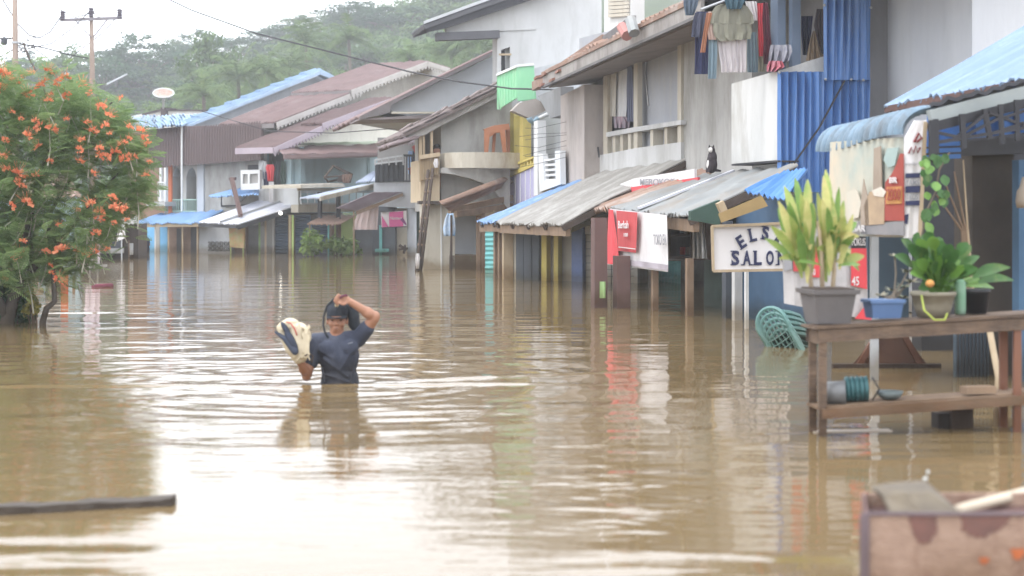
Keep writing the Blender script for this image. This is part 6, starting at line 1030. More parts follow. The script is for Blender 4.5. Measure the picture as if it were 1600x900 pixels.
    obj('edge_strip', MB().bar((xl - .004, y0 - .006, zt), (xl - .004, y0 - .006, -.3), .03, .01), mat('edge_mauve', (.17, .13, .14), (.12, .09, .10), 6), bx); obj('top_edge', MB().bar((xl - .006, y0, zt), (xr, y0, zt), .014, .009), mat('edge_mauve', (0, 0, 0)), bx); obj('lid_inner', MB().hexa([Vector(p) for p in ((xl, y0 + .02, zt - .06), (xr, y0 + .02, zt - .06), (xr, y0 + .4, zt - .06), (xl + .08, y0 + .4, zt - .06))], [Vector(p) for p in ((xl, y0 + .02, zt - .05), (xr, y0 + .02, zt - .05), (xr, y0 + .4, zt - .05), (xl + .08, y0 + .4, zt - .05))]), mat('rust_dark', (0, 0, 0)), bx)
    for pts, mm in (([(1421, 806), (1465, 806), (1461, 838), (1452, 848), (1438, 848), (1428, 838)], mat('rust_maroon', (.13, .075, .065), (.18, .09, .075), 18)), ([(1500, 806), (1585, 806), (1562, 828), (1540, 842), (1524, 840), (1504, 826)], mat('rust_maroon', (0, 0, 0))), ([(1578, 858), (1600, 855), (1600, 872), (1584, 874)], mat('rust_orange', (.48, .14, .05), (.40, .12, .05), 9)), ([(1531, 872), (1546, 870), (1545, 880), (1533, 881)], mat('rust_orange', (0, 0, 0)))): obj('rust_patch', MB().slab(Plane(0, y0, 1, 0), ragged(pts), .003, off=.003), mm, bx)
    tt = thing('tarp_scrap', 'folded brown tarp scrap lying over the edge of the rusty box', 'tarp', P(1430, 800, 5.1)); g = lambda x, y, d: P(x, y, 5.05 + d); tm = mat('brown_tarp', (.165, .135, .095), (.095, .078, .06), 7, .75, .2, 24)
    V_ = [g(1362, 758, .25), g(1400, 754, .3), g(1446, 750, .32), g(1380, 775, .12), g(1418, 770, .06), g(1452, 768, .08), g(1393, 799, .0), g(1440, 800, -.03), g(1500, 800, .0), g(1470, 775, .2)]; fs = [(0, 1, 4, 3), (1, 2, 5, 4), (3, 4, 7, 6), (4, 5, 8, 7), (2, 9, 8, 5)]; bk = [v + Vector((0, .02, -.012)) for v in V_]; mb = MB().add(V_ + bk, fs + [tuple(10 + i for i in reversed(q)) for q in fs]); obj('sheet', mb, tm, tt)
    single('white_pole', MB().tube([P(1496, 797, 5.15), P(1600, 770, 5.5), P(1740, 735, 6.0)], .019, 8), mat('bamboo_pale', (.56, .48, .38), (.46, .39, .30), 3, .5), 'pale pole lying across the rusty box toward the right edge', 'pole', smooth=True)
    single('clear_bag', MB().ell(P(1450, 738, 5.9), (.006, .006, .010), 8, 6).ell(P(1446, 748, 5.9), (.010, .008, .008), 8, 6), mat('clear_plastic', (.62, .66, .66), (.3, .3, .28), 22, .15, spec=.8), 'small crumpled clear plastic bit above the tarp scrap', 'litter')
    # foreground beam
    def beam(a, b_):
        mb = MB(); rr = random.Random(5); N = 22; sec = []
        for i in range(N + 1): p = Vector((a.x, a.y, 0)).lerp(Vector((b_.x, b_.y, 0)), i / N); j = lambda s: rr.uniform(-s, s); sec.append([p + Vector((0, -.05 + j(.006), -.06)), p + Vector((0, .05 + j(.005), -.06)), p + Vector((0, .045 + j(.005), .036 + j(.005))), p + Vector((0, -.045 + j(.006), .034 + j(.006)))])
        mb.v = [tuple(v) for q in sec for v in q]
        for i in range(N):
            for k in range(4): mb.f.append((i * 4 + k, i * 4 + (k + 1) % 4, i * 4 + 4 + (k + 1) % 4, i * 4 + 4 + k))
        mb.f += [(3, 2, 1, 0), (N * 4, N * 4 + 1, N * 4 + 2, N * 4 + 3)]; mb.mi = [0] * len(mb.f); return mb
    a, b_ = P(272, 776, 7.15), P(-260, 808, 6.75); single('floating_beam', beam(a, b_), mat('wet_beam', (.10, .085, .075), (.065, .055, .05), 5, .6, .4, 30, .3), 'dark squared timber beam floating at the lower left', 'timber')
near_kiosk()
# ------------------------------------------------------------------ the man wading with the sack
def wading_man():
    Y = 12.23; g = lambda x, y, d=0: P(x, y, Y + d); K = Y / F
    t = thing('person', 'man in a dark T-shirt and cap wading waist deep, one arm raised to his head', 'person', (MAN.x, Y, -.9)); mb = MB()
    # trunk, hips and legs under the water
    mb.ell(g(530, 556), (.15, .10, .20)).ell(g(531, 605), (.142, .098, .2)).ell(g(531, 650), (.155, .105, .13)); mb.cap(g(515, 660), .085, g(512, 745), .06).cap(g(548, 660), .085, g(552, 745), .06).cap(g(512, 745), .06, g(510, 820), .04).cap(g(552, 745), .06, g(554, 820), .04)
    mb.cap(g(500, 532), .052, g(556, 528), .052).cap(g(527, 528), .062, g(526, 505, -.01), .052)
    # head
    mb.ell(g(527, 492), (.076, .092, .095)).ell(g(526.5, 505, -.02), (.064, .07, .075)).ell(g(526, 514.5, -.045), (.04, .04, .033)).cap(g(525.5, 499, -.088), .011, g(525.3, 506, -.103), .0155).ell(g(522.8, 507.3, -.096), (.009, .009, .007)).ell(g(528.2, 507.3, -.096), (.009, .009, .007)).ell(g(525.5, 512.4, -.083), (.021, .012, .0055)).ell(g(525.5, 514.4, -.083), (.018, .012, .006))
    for s in (-1, 1): mb.ell(g(527 + s * 15.4, 502, .0), (.010, .022, .032)).ell(g(526 + s * 8.5, 506, -.064), (.024, .02, .02)).cap(g(526 + s * 3, 497.6, -.086), .008, g(526 + s * 10, 497.8, -.072), .007)
    # his right arm under the sack
    mb.cap(g(494, 533), .054, g(480, 584, -.06), .040).cap(g(480, 584, -.06), .041, g(466, 560, -.17), .030).ell(g(479, 588, -.06), (.038, .04, .04)); w0 = g(466, 560, -.17); mb.ell(g(463, 553, -.19), (.034, .022, .04))
    for i, (x, y, ln) in enumerate(((452, 552, 1), (453, 547, 1.1), (456, 543, 1.1), (461, 541, .95))): mb.cap(g(461 - i * 1.2 + i * 1.2, 551 - i * 1.2, -.19), .0098, g(x, y, -.215), .009).cap(g(x, y, -.215), .009, g(x - 1.5, y - 5 * ln, -.20), .0075)
    mb.cap(g(467, 555, -.19), .011, g(471, 548, -.225), .0095).cap(g(471, 548, -.225), .0095, g(470, 542, -.225), .008)
    mb.ell(g(475, 577, -.085), (.043, .045, .055), M=Matrix.Rotation(-.4, 3, 'Y')).ell(g(487, 556, -.02), (.052, .054, .085), M=Matrix.Rotation(.3, 3, 'Y'))
    # his left arm raised, hand on the cap
    mb.cap(g(560, 530), .056, g(585, 497, -.09), .043).ell(g(586, 494, -.09), (.041, .042, .042)).cap(g(585, 495, -.09), .043, g(548, 472, -.15), .029); mb.ell(g(575, 489, -.105), (.068, .046, .046), M=Matrix.Rotation(.6, 3, 'Y')).ell(g(572, 515, -.04), (.056, .056, .085), M=Matrix.Rotation(.75, 3, 'Y')); mb.ell(g(541, 468.5, -.155), (.042, .022, .034), M=Matrix.Rotation(.3, 3, 'Y'))
    for x, y, x2, y2 in ((529, 460.5, 523.5, 466), (527, 464, 522, 470), (527.5, 468, 523.5, 473.5), (530, 472.5, 526.5, 477)): mb.cap(g(537, 465 + (y - 460) * .45, -.16), .0108, g(x, y, -.185), .0098).cap(g(x, y, -.185), .0098, g(x2, y2, -.165), .0082)
    mb.cap(g(544, 472, -.165), .012, g(537, 476, -.19), .0105).cap(g(537, 476, -.19), .0105, g(531, 474, -.195), .009)
    mesh_at('body', blob('body', mb, .0065, 4), skin, t)
    sm = MB(); sm.ell(g(530, 556), (.163, .112, .205)).ell(g(531, 600), (.158, .11, .2)).ell(g(531, 640), (.162, .115, .16)).cap(g(501, 532), .064, g(555, 528), .064).cap(g(493.5, 533), .067, g(486, 565, -.03), .062).cap(g(559, 530), .068, g(573, 513, -.05), .064).ell(g(512, 545, -.07), (.075, .045, .06)).ell(g(546, 543, -.07), (.075, .045, .06)); rr = random.Random(3)
    for a, b_ in (((505, 560), (545, 590)), ((552, 545), (530, 580)), ((510, 585), (552, 600)), ((500, 548), (530, 565)), ((558, 560), (548, 598)), ((503, 575), (508, 602))): p, q = g(*a, -.098), g(*b_, -.102); sm.cap(p, .012, q, .008)
    shirt = mat('dark_shirt', (.040, .048, .075), (.030, .036, .058), 5, .75, .2, 40, stain=(.095, .105, .14), sscale=2.6, samt=.35); mesh_at('t_shirt', blob('t_shirt', sm, .009, 5), shirt, t)
    cm = MB().ell(g(527, 485.5, .005), (.088, .104, .088)).ell(g(527, 491, .005), (.089, .105, .03)); mesh_at('cap', blob('cap', cm, .008, 3), mat('navy_cap', (.025, .03, .04), (.018, .022, .03), 6, .8), t); bm_ = MB(); o = 0
    pts = [(-1, 0), (-.95, -.5), (-.7, -.85), (-.3, -1.03), (0, -1.06), (.3, -1.03), (.7, -.85), (.95, -.5), (1, 0)]; c = g(526, 493, -.055); top = [c + Vector((x * .078, y * .085, -.028 * abs(y) - .022 * x * x + .02)) for x, y in pts]; n_ = len(top); bm_.add(top + [v - Vector((0, 0, .008)) for v in top], [tuple(range(n_)), tuple(n_ + i for i in reversed(range(n_)))] + [(i, (i + 1) % n_, n_ + (i + 1) % n_, n_ + i) for i in range(n_)]); obj('cap_brim', bm_, mat('navy_cap', (0, 0, 0)), t)
    obj('cap_emblem', MB().tube([g(523.5, 476, -.085), g(524.5, 479, -.093), g(526, 476.5, -.09), g(527.5, 479.5, -.096), g(529, 476, -.09)], .0045, 5), mat('emblem_gold', (.60, .50, .30)), t); obj('shirt_mark', MB().bar(g(544, 537, -.118), g(551, 535, -.112), .006), mat('shirt_print', (.25, .27, .30)), t)
    for s in (-1, 1): obj('eye', MB().ell(g(526 + s * 6.6, 500.3, -.073), (.0125, .012, .0065), 10, 6), black_hair, t, smooth=True); obj('eyebrow', MB().bar(g(526 + s * 3.5, 497.4, -.094), g(526 + s * 10.5, 497.0, -.076), .008, .007), black_hair, t)
    obj('mouth', MB().bar(g(522.5, 513.4, -.0935), g(528.5, 513.4, -.0935), .004, .003), mat('lip_dark', (.14, .06, .05)), t); obj('hair', MB().ell(g(527, 494, .035), (.078, .07, .07)).ell(g(541.8, 496, .0), (.008, .03, .035)).ell(g(512.2, 496, .0), (.008, .03, .035)), black_hair, t, smooth=True)
    b = thing('shoulder_bag', 'dark bag carried behind the head with its strap looped past the face', 'bag', g(553, 520, .1)); mb = MB().ell(g(552, 496, .07), (.052, .06, .105)).ell(g(556, 508, .07), (.04, .05, .07)).ell(g(545, 484, .07), (.045, .05, .06)); mesh_at('bag', blob('bag', mb, .011, 4), mat('bag_black', (.02, .025, .032), (.03, .036, .045), 7, .7), b)
    obj('strap', MB().tube([g(533, 465, -.1), g(522, 467, -.07), g(511, 478, -.02), g(506, 494, .0), g(505, 508, -.02), g(508, 520, -.04), g(513, 528, -.06)], .0085, 6), mat('bag_black', (0, 0, 0)), b, smooth=True); obj('handle', MB().tube([g(531, 466, -.2), g(534, 463, -.2), g(541, 461, -.17), g(546, 468, -.1), g(548, 480, .05)], .009, 6), mat('handle_plum', (.12, .035, .06)), b, smooth=True)
    # the sack
    s = thing('sack', 'cream cloth sack with dark lining carried on his raised palm', 'sack', g(463, 566, -.2)); sk = mat('sack_cream', (.60, .53, .40), (.50, .43, .30), 6, .85, .3, 30, 1, stain=(.36, .27, .16), sscale=5, samt=.4)
    mb = MB().ell(g(466, 535, -.17), (.075, .07, .165), M=Matrix.Rotation(-.25, 3, 'Y')).ell(g(474, 520, -.15), (.055, .065, .09), M=Matrix.Rotation(-.5, 3, 'Y')).ell(g(445, 512, -.17), (.055, .05, .058)).ell(g(455, 503, -.16), (.06, .05, .03), M=Matrix.Rotation(.1, 3, 'Y')).cap(g(438, 512, -.18), .03, g(452, 545, -.2), .035).cap(g(452, 545, -.2), .035, g(466, 562, -.18), .036).cap(g(481, 520, -.2), .022, g(477, 556, -.2), .026); rr = random.Random(2)
    for i in range(26): mb.cap(g(rr.uniform(456, 486), rr.uniform(505, 530), -.225), rr.uniform(.005, .008), g(rr.uniform(458, 484), rr.uniform(532, 564), -.225), rr.uniform(.005, .009))
    for i in range(10): mb.ell(g(rr.uniform(440, 478), rr.uniform(504, 530), -.18), (rr.uniform(.02, .035), .045, rr.uniform(.02, .032)), M=Matrix.Rotation(rr.uniform(-1, 1), 3, 'Y'))
    mesh_at('sack', blob('sack', mb, .006, 2), sk, s); nv = mat('sack_lining', (.035, .045, .07), (.025, .03, .05), 6, .7)
    mb = MB().ell(g(447, 515, -.225), (.022, .05, .075), M=Matrix.Rotation(-.55, 3, 'Y')).ell(g(455, 532, -.235), (.032, .05, .105), M=Matrix.Rotation(-.5, 3, 'Y')); mesh_at('lining', blob('lining', mb, .008, 3), nv, s); mb = MB().cap(g(431, 519, -.23), .012, g(446, 530, -.25), .022).cap(g(446, 530, -.25), .024, g(461, 549, -.255), .03); mesh_at('flap', blob('flap', mb, .007, 3), mat('sack_flap', (.05, .06, .09), (.035, .045, .07), 5), s)
    obj('red_trim', MB().tube([g(447, 503, -.225), g(454, 505, -.235), g(461, 515, -.245), g(464, 524, -.25)], .006, 6), mat('trim_red', (.48, .13, .10)), s, smooth=True); obj('rope_tie', MB().tube([g(476, 556, -.24), g(484, 552, -.22), g(489, 557, -.2), g(487, 566, -.2)], .006, 5), wood_dk, s)
    on(Plane(g(477, 530).x, Y - .255, .35, 1), 'OT', 470, 512, 479, 530, mat('sack_print', (.42, .36, .25)), s, .0, .01)
    # small figure in the doorway far off
    D = 55.2; f = lambda x, y, d=0: P(x, y, D + d); p = thing('person', 'dark clothed person with hand on hip standing in water by the blue door', 'person', Vector((*f(226, 392).xy, -.8))); mb = MB().ell(f(223.5, 366.5), (.085, .1, .115)).cap(f(224, 370), .05, f(225, 373), .06).ell(f(226, 379), (.18, .12, .23)).ell(f(226, 389), (.17, .13, .2)).cap(f(226, 392), .15, f(226, 415), .1).cap(f(230, 375), .055, f(233, 382), .05).cap(f(233, 382), .045, f(228, 387), .04).cap(f(221, 376), .055, f(220.5, 388), .04)
    mesh_at('body', blob('body', mb, .022, 2), skin, p); mesh_at('clothes', blob('clothes', MB().ell(f(226, 379), (.20, .14, .24)).ell(f(226, 389.5), (.19, .15, .21)).cap(f(226, 392), .165, f(226, 415), .12).cap(f(229.5, 374.5), .068, f(231.5, 379.5), .062), .025, 2), ink, p); obj('hair', MB().ell(f(223.8, 365.5, .02), (.092, .105, .10)), black_hair, p, smooth=True)
wading_man()

# ------------------------------------------------------------------ the flowering tree and the stalls behind it
def left_side():
    Y = 19.0; g = lambda x, y, d=0: P(x, y, Y + d); t = thing('flowering_tree', 'orange flowering feathery leaved tree standing in the water at the left', 'tree', Vector((*g(15, 505).xy, -1.0))); tb = mat('tree_bark', (.12, .105, .09), (.075, .065, .06), 7, .9, .5, 30, 3); foot = lambda p: Vector((p.x, p.y, -1.0))
    mb = MB()
    def limb(pts, r0, r1): n = len(pts); mb.tube([Vector(p) for p in pts], [r0 + (r1 - r0) * i / (n - 1) for i in range(n)], 7)
    limb([foot(g(8, 505)), g(12, 500), g(22, 465, .1), g(40, 440, .1), g(48, 405, .1), g(42, 360), g(55, 300), g(75, 240)], .095, .03); limb([g(40, 440, .1), g(62, 405, -.2), g(100, 370, -.3), g(140, 320, -.2), g(185, 270)], .05, .012); limb([g(12, 500), g(-5, 460), g(-20, 400), g(-30, 320), g(-40, 220)], .06, .02); limb([g(48, 405, .1), g(20, 330, .3), g(15, 250, .3), g(25, 160)], .04, .012); limb([g(55, 300), g(95, 240, .3), g(140, 190, .2), g(175, 160)], .035, .01); limb([g(75, 240), g(80, 180), g(65, 125)], .03, .01)
    obj('trunk', mb, tb, t, smooth=True); mb = MB(); limb([foot(g(66, 506, -.3)), g(67, 502, -.3), g(73, 482, -.3), g(86, 471, -.3), g(84, 445, -.25), g(82, 415, -.2), g(74, 380, -.2), g(80, 330, -.2), g(110, 280, -.2)], .045, .018); obj('trunk', mb, tb, t, smooth=True, label='thin crooked second trunk')
    # crown outline in photo pixels, given its own depth
    out = [(-160, 200), (-100, 130), (-40, 112), (30, 108), (80, 112), (125, 130), (150, 150), (172, 172), (190, 192), (204, 215), (212, 245), (215, 280), (216, 310), (204, 335), (180, 352), (150, 385), (128, 415), (105, 430), (85, 440), (60, 455), (20, 462), (-20, 445), (-100, 400), (-160, 330)]
    def inside(x, y):
        r = False
        for (x0, y0), (x1, y1) in zip(out, out[1:] + out[:1]):
            if (y0 > y) != (y1 > y) and x < (x1 - x0) * (y - y0) / (y1 - y0) + x0: r = not r
        return r
    rg = np.random.default_rng(4); T = []
    nl = 10
    for i in range(nl):                                   # a twice feathered frond along +x
        x = .04 + .30 * i / nl; w_ = .115 * math.sin(math.pi * (i + 1.4) / (nl + 2)) ** .7
        for s in (-1, 1):
            d = np.array([.45, s, 0]); d = d / np.linalg.norm(d); q = np.array([x, 0, -.10 * (x / .34) ** 2]); e = q + d * w_ + [0, 0, -.022]; n_ = np.array([d[1], -d[0], 0]) * .0085; T.append([q - n_ * .5, q + n_ * .5, e + n_, e - n_])
    T.append([[0, -.003, 0], [.34, -.002, -.1], [.34, .002, -.1], [0, .003, 0]]); T = np.array(T); Q = []; cl = []
    while len(cl) < 380:
        x, y = rg.uniform(-160, 240), rg.uniform(105, 450)
        if inside(x, y) and rg.uniform() < (1 if y < 330 else .9): cl.append((x, y, rg.uniform(-.95, .95) * math.sqrt(max(.1, 1 - ((x - 50) / 230) ** 2))))
    for x, y, d in cl:
        c = np.array(g(x, y, d)); az0 = math.atan2(c[1] - 19.0, c[0] - g(50, 0).x)
        for k in range(rg.integers(13, 19)):
            az = az0 + rg.normal(0, 1.2); el = rg.normal(.15, .4); ro = rg.normal(0, .35); s = rg.uniform(.5, .9); Mx = np.array(Matrix.Rotation(az, 3, 'Z') @ Matrix.Rotation(-el, 3, 'Y') @ Matrix.Rotation(ro, 3, 'X')); Q.append((T * s) @ Mx.T + c + rg.normal(0, .11, 3))
    me = qmesh('crown', np.concatenate(Q)); me.transform(Matrix.Translation(-wloc(t))); obj('crown', me, fol('feather_leaves', [(.12, .20, .08), (.20, .30, .12), (.30, .38, .17)], .5), t); mb = MB(); rr = random.Random(9)
    for x, y, d in cl[:200]:
        p = g(x, y, d); q = p + Vector((rr.uniform(-.25, .25), rr.uniform(-.2, .2), -rr.uniform(.2, .5))); mb.tube([q, p.lerp(q, .5) + Vector((.02, 0, 0)), p + Vector((0, 0, .08))], [.009, .007, .004], 4)
    obj('twig', mb, mat('twig_grey', (.42, .40, .33), (.33, .31, .25), 5), t, kind='stuff')
    FM = []
    for k in range(4):
        r2 = np.random.default_rng(40 + k); q = []
        for i in range(26):
            d = r2.normal(size=3); d[2] = abs(d[2]) * .8; d /= np.linalg.norm(d); b_ = np.cross(d, r2.normal(size=3)); b_ /= np.linalg.norm(b_); p = d * r2.uniform(.02, .05); e = d * r2.uniform(.06, .105); n_ = b_ * .021; q.append([p - n_ * .4, p + n_ * .4, e + n_, e - n_])
        for i in range(10): d = r2.normal(size=3); d[2] = abs(d[2]) + .5; d /= np.linalg.norm(d); b_ = np.cross(d, [.3, .5, .1]) * .004; q.append([d * .03 - b_, d * .03 + b_, d * .17 + b_, d * .17 - b_])
        m_ = qmesh('flower_cluster', np.array(q)); m_.materials.append(fol('flame_petals', [(.78, .19, .11), (.82, .31, .17), (.86, .46, .26)], .4)); FM.append(m_)
    FP = [(5, 116), (12, 123), (38, 119), (51, 115), (75, 112), (27, 130), (72, 127), (92, 129), (102, 122), (128, 133), (140, 145), (3, 139), (44, 148), (64, 136), (80, 148), (104, 151), (76, 158), (19, 176), (33, 186), (56, 190), (62, 198), (103, 187), (80, 203), (42, 214), (60, 230), (8, 220), (5, 246), (78, 253), (28, 272), (56, 275), (10, 266), (40, 276), (125, 253), (145, 271), (28, 285), (38, 293), (17, 322), (41, 318), (128, 219), (124, 235), (137, 192), (146, 206), (164, 198), (158, 168), (170, 181), (190, 153), (171, 210), (155, 233), (155, 243), (165, 247), (192, 225), (202, 217), (180, 238), (195, 249), (207, 246), (220, 205), (226, 215), (231, 226), (203, 200), (234, 254), (228, 275), (175, 310), (177, 325), (186, 330), (196, 326), (122, 329), (142, 320), (155, 335), (158, 345), (178, 349), (199, 344), (35, 378), (78, 415), (80, 427), (91, 437), (93, 353), (102, 390), (94, 392), (120, 393), (135, 400), (148, 393), (150, 365), (168, 390), (7, 438), (30, 400), (72, 395), (-30, 150), (-50, 220), (-40, 300)]
    for i, (x, y) in enumerate(FP):
        o = bpy.data.objects.new('flower_cluster', FM[i % 4]); COL.objects.link(o); o.parent = t; d = -1.0 * math.sqrt(max(.05, 1 - ((x - 60) / 200) ** 2 * .8 - ((y - 270) / 200) ** 2 * .5)) - rr.uniform(0, .15); o.location = g(x, y, d) - wloc(t); s = rr.choice((.45, .55, .6, .7, .8, .95)); o.scale = (s, s, s); o.rotation_euler = (R(25) * rr.uniform(-1, 2.4), rr.uniform(-.5, .5), rr.uniform(0, 6.28))
    # dark bush at the foot
    for lab, cs0, col_, sz in (('dense dark green bush in the water at the left edge below the tree', [(-20, 430), (5, 440), (-5, 470), (25, 470), (10, 495), (-25, 490), (35, 490), (30, 440)], FOL[0], .055), ('yellowing small bush beside the leaning trunk', [(44, 455), (50, 470), (42, 485), (56, 480)], fol('yellow_leaves', [(.16, .17, .04), (.25, .23, .06), (.34, .28, .08)]), .04)):
        rg = np.random.default_rng(len(cs0)); cs = [tuple(g(x, y, .25 if sz > .05 else .1)) for x, y in cs0]; c = Vector((*g(cs0[0][0] + 15, 508).xy, -.4)); b = thing('bush', lab, 'bush', c); m_ = qmesh('foliage', tufts(cs, [(.17, .2, .15) if sz > .05 else (.06, .08, .09)] * len(cs), [260 if sz > .05 else 90] * len(cs), sz, rg, .3, .1)); m_.transform(Matrix.Translation(-c)); obj('foliage', m_, col_, b); mb = MB()
        for k in cs: mb.tube([c, Vector(k)], [.02, .008], 4)
        obj('stem', mb, bark, b)
    # posts and stalls seen through it
    for x0, x1, yt, D, mm, lab in ((95, 106, 425, 26, orange_p, 'orange painted square post standing in the water behind the tree'), (60, 67, 450, 27, wood_lt, 'pale wooden post left of the orange post'), (75, 80, 440, 28, concrete, 'grey concrete post between tree trunk and orange post'), (113, 117, 430, 29, wood, 'brown post right of the orange post'), (203, 207, 360, 47, wood_dk, 'dark post with a white band near the blue awning'), (211, 215, 355, 50, wood_dk, 'dark post at the corner of the blue awning'), (189, 191, 370, 41, metal_lt, 'thin pole of the paper notice'), (201, 202, 375, 44, wood, 'thin stick beside the dark banded post')):
        p = Plane(P(x0, 0, D).x, D, 1, 0); q = thing('stall_post', lab, 'post', Vector((*p((x0 + x1) / 2, 400).xy, -.8))); obj('shaft', post(p, x0, x1, yt, 0, .15, -.8), mm, q)
        if x0 == 203: obj('white_band', MB().slab(p, [(202.6, 380), (207.4, 380), (207.4, 398), (202.6, 398)], .17, off=.01), white_cl, q)
    p = Plane(P(140, 0, 33).x, 33, 1, 0); t = thing('stall_banner', 'white printed stall banner half hidden by orange flowers', 'banner', p(145, 420)); obj('cloth', MB().cloth(p, [(330, 131, 156), (360, 131, 156), (412, 134, 156)], 0, .03, 2, 12, .015), mat('banner_white_pink', (.62, .62, .64), (.55, .36, .42), 1.6, .7), t)
    for x in (139, 151): obj('leg', post(p, x, x + 2.5, 405, -.1, .06), metal_lt, t)
    obj('shelf', MB().slab(p, [(130, 417), (158, 414), (158, 418), (130, 421)], .5), concrete_lt, t)
    p = Plane(P(190, 0, 41).x, 41, 1, 0); t = thing('paper_notice', 'white paper notice on a thin pole by the flood', 'notice', p(190, 376)); obj('sheet', MB().slab(p, [(188, 338), (194, 334), (195.5, 372), (181, 378)], .03, off=.05), print_white, t)
    t = thing('dark_stall', 'low dark stall under a pale roof edge between tree and blue awning', 'stall', P(180, 402, 46)); p = Plane(P(180, 0, 47).x, 47, 1, .1); obj('back', MB().slab(p, [(120, 352), (216, 350), (216, 412), (120, 412)], 2.0), wood_dk, t); obj('roof_sheet', MB().sheet(p(110, 352, 1.2), p(216, 348, 1.2), p(216, 338, -1.5), p(110, 340, -1.5), 16, .03, .03), grey_roof2, t); obj('counter', MB().slab(p, [(140, 388), (190, 388), (190, 396), (140, 396)], .5, off=.8), concrete_lt, t); obj('dark_load', MB().ell(p(178, 385, .5), (.25, .2, .28)), char_sh, t, smooth=True)
    single('floating_board', MB().tube([P(146, 450, 28.3), P(175, 446.5, 28.6)], [.07, .05], 8), mat('plum_plastic', (.24, .06, .11)), 'plum coloured float drifting right of the orange post', 'float', smooth=True)
    # pale house behind the tree
    p = Plane(P(60, 0, 43).x, 43, 1, .25); h = thing('house_behind_tree', 'pale house glimpsed through the flowering tree', 'house', p(60, 405)); obj('wall', MB().slab(p, [(-260, 300), (120, 305), (120, 430), (-260, 430)], 5, [[(20, 330), (45, 330), (45, 360), (20, 360)], [(70, 335), (95, 335), (95, 420), (70, 420)]]), blue_wall, h); obj('room_back', panel(p, -200, 310, 118, 425, .1, -1.5), dark_in, h); obj('roof', MB().sheet(p(-280, 304, .8), p(128, 306, .8), p(100, 268, -3), p(-260, 262, -3), 30, .04, .04), rust_roof, h)
    obj('porch_panel', MB().slab(p, [(-100, 350), (60, 350), (60, 425), (-100, 425)], .1, off=.6), brown_door, h)
left_side()

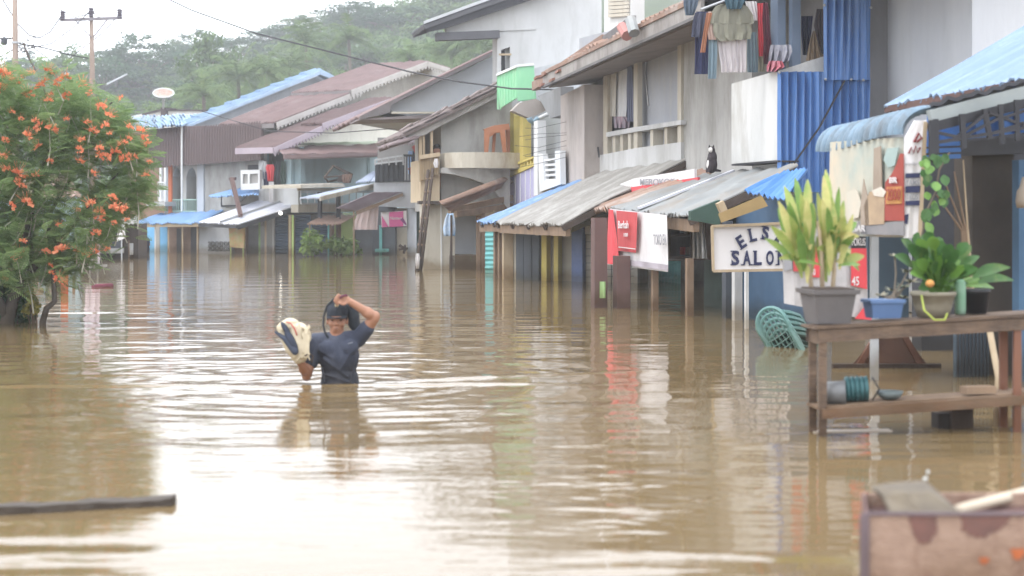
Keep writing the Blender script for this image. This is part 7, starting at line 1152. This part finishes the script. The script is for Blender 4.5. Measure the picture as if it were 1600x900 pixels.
# ------------------------------------------------------------------ power lines
def power():
    D = 60; pc = mat('pole_wood', (.33, .25, .20), (.25, .19, .155), 2, .85, .2, 20, 5); t = thing('utility_pole', 'tall brown utility pole at the upper left edge with a dark insulator box', 'utility pole', Vector((*P(24, 300, D).xy, -1)))
    a = P(25, 116, D); obj('shaft', MB().tube([(P(26, 0, D).x, D, -1), P(24, 115, D), P(23, -90, D)], [.15, .115, .095], 10), pc, t, smooth=True); obj('arm', MB().bar(P(-6, 60, D), P(24, 60, D), .06), metal_dk, t); obj('insulator', MB().lathe(P(6.5, 69, D), [(.03, -.05), (.13, .0), (.13, .2), (.05, .28)], 10), metal_blk, t); obj('clamp', MB().tube([P(24, 65, D), P(24, 68, D)], .14, 10), metal_lt, t); mb = MB(); rr = random.Random(1)
    for i in range(22): p = P(rr.uniform(28, 48), rr.uniform(62, 80), D); mb.tube([p, p + Vector((rr.uniform(-.2, .2), 0, rr.uniform(-.15, .15))), p + Vector((rr.uniform(-.3, .3), 0, rr.uniform(-.3, .2)))], .015, 4)
    obj('cable_tangle', mb, metal_dk, t, kind='stuff'); obj('stay', MB().tube([P(37, 68, D), P(45, 90, D), P(57, 112, D)], .04, 5), wood_dk, t)
    t = thing('utility_pole', 'utility pole with a braced crossarm and three insulators above the tree', 'utility pole', Vector((*P(144, 300, D + 2).xy, -1))); D2 = D + 2
    obj('shaft', MB().tube([(P(146, 0, D2).x, D2, -1), P(144, 100, D2), P(142.5, 22, D2)], [.14, .10, .075], 10), pc, t, smooth=True); obj('crossarm', MB().bar(P(94, 31.5, D2 - .12), P(191, 28, D2 - .12), .10, .12), mat('arm_grey', (.22, .2, .22)), t)
    for x0, y0, x1, y1 in ((118, 32, 142, 58), (167, 31, 146, 58)): obj('brace', MB().bar(P(x0, y0, D2 - .16), P(x1, y1, D2 - .12), .045), mat('arm_grey', (0, 0, 0)), t)
    for x, y in ((98, 32), (142.5, 27), (187, 29)):
        k = MB(); 
        for j in range(4): k.lathe(P(x, y - 2 - j * 3.6, D2 - .12), [(.05, -.05), (.13, 0), (.08, .05), (.05, .055)], 8)
        obj('insulator', k, mat('insulator_plum', (.10, .085, .11)), t)
    for nm, pts, D0, D1, r_ in (('cable sagging between the two utility poles', [(2, -4), (28, 38), (45, 55), (62, 59), (78, 50), (98, 22)], 60, 62, .014), ('upper cable dipping behind the crossarm', [(76, -8), (94, 15), (118, 27), (138, 22)], 70, 62, .014), ('cable rising over the middle insulator', [(130, -2), (142, 15), (156, 28)], 70, 62, .014), ('thin cable from pole base tangle toward the crossarm', [(44, 76), (80, 68), (112, 45), (140, 18)], 60, 62, .012), ('long cable from the tangle to the right behind the second pole', [(30, 68), (70, 75), (110, 86), (138, 91)], 60, 62, .014), ('slack cable falling from the second pole to the lower left', [(187, 22), (160, 52), (120, 82), (100, 100)], 62, 66, .012), ('cable leaving the frame at the left above the tree', [(-8, 92), (8, 85), (24, 75)], 60, 60, .012), ('faint cable running down from the first pole', [(46, 70), (60, 80), (76, 92)], 60, 62, .012)):
        n_ = len(pts); single('power_cable', MB().tube([P(x, y, D0 + (D1 - D0) * i / (n_ - 1)) for i, (x, y) in enumerate(pts)], r_ * 1.9, 5), metal_dk, nm, 'cable', 'overhead cables')
    single('power_cable', MB().tube([P(262, -2, 44), P(300, 16, 43), P(350, 34, 42), P(400, 52, 41), P(520, 82, 39), P(640, 112, 37.6), P(720, 128, 36.8), P(800, 138.5, 36.0), P(905, 141, 35.2)], .02, 5), metal_dk, 'long black cable sagging from the sky across the roofs to the green metal box', 'cable', 'overhead cables')
    single('power_cable', MB().tube([P(310, 172, 52), P(420, 205, 51), P(520, 208, 50), P(600, 202, 49), P(640, 200, 48)], .014, 5), metal_dk, 'thin cable crossing the brown roofs of the far houses', 'cable', 'overhead cables')
    single('white_rod', MB().tube([P(166, 132, 60), P(198, 116, 61)], .04, 5), metal_lt, 'pale metal rod sticking up behind the flowering tree', 'rod')
    t = thing('tangled_twigs', 'bunch of bare overhead wires looped in front of the grey pier', 'wires', P(850, 250, 33)); rr = random.Random(6)
    for i in range(7): y = 196 + i * 9 + rr.uniform(-4, 4); obj('wire', MB().tube([P(800 + rr.uniform(0, 25), y + rr.uniform(-8, 12), 33.5), P(840, y + rr.uniform(0, 8), 33.2), P(885, y + rr.uniform(-8, 4), 32.8)], .0045, 4), metal_dk, t)
power()

# ------------------------------------------------------------------ humid air
hz = MB().box((30, 110, 30), (520, 290, 64.4)); hz.v = [(x, y, -2.2 if z < 0 else 40.0) for x, y, z in hz.v]
hm = bpy.data.materials.new('humid_air'); hm.use_nodes = True; n = hm.node_tree.nodes; n.remove(n['Principled BSDF']); pv = n.new('ShaderNodeVolumePrincipled'); pv.inputs['Color'].default_value = (.93, .96, 1, 1); pv.inputs['Density'].default_value = .0013; pv.inputs['Anisotropy'].default_value = .2; hm.node_tree.links.new(pv.outputs[0], n['Material Output'].inputs['Volume'])
ho = obj('haze', hz, hm); ho['kind'] = 'stuff'
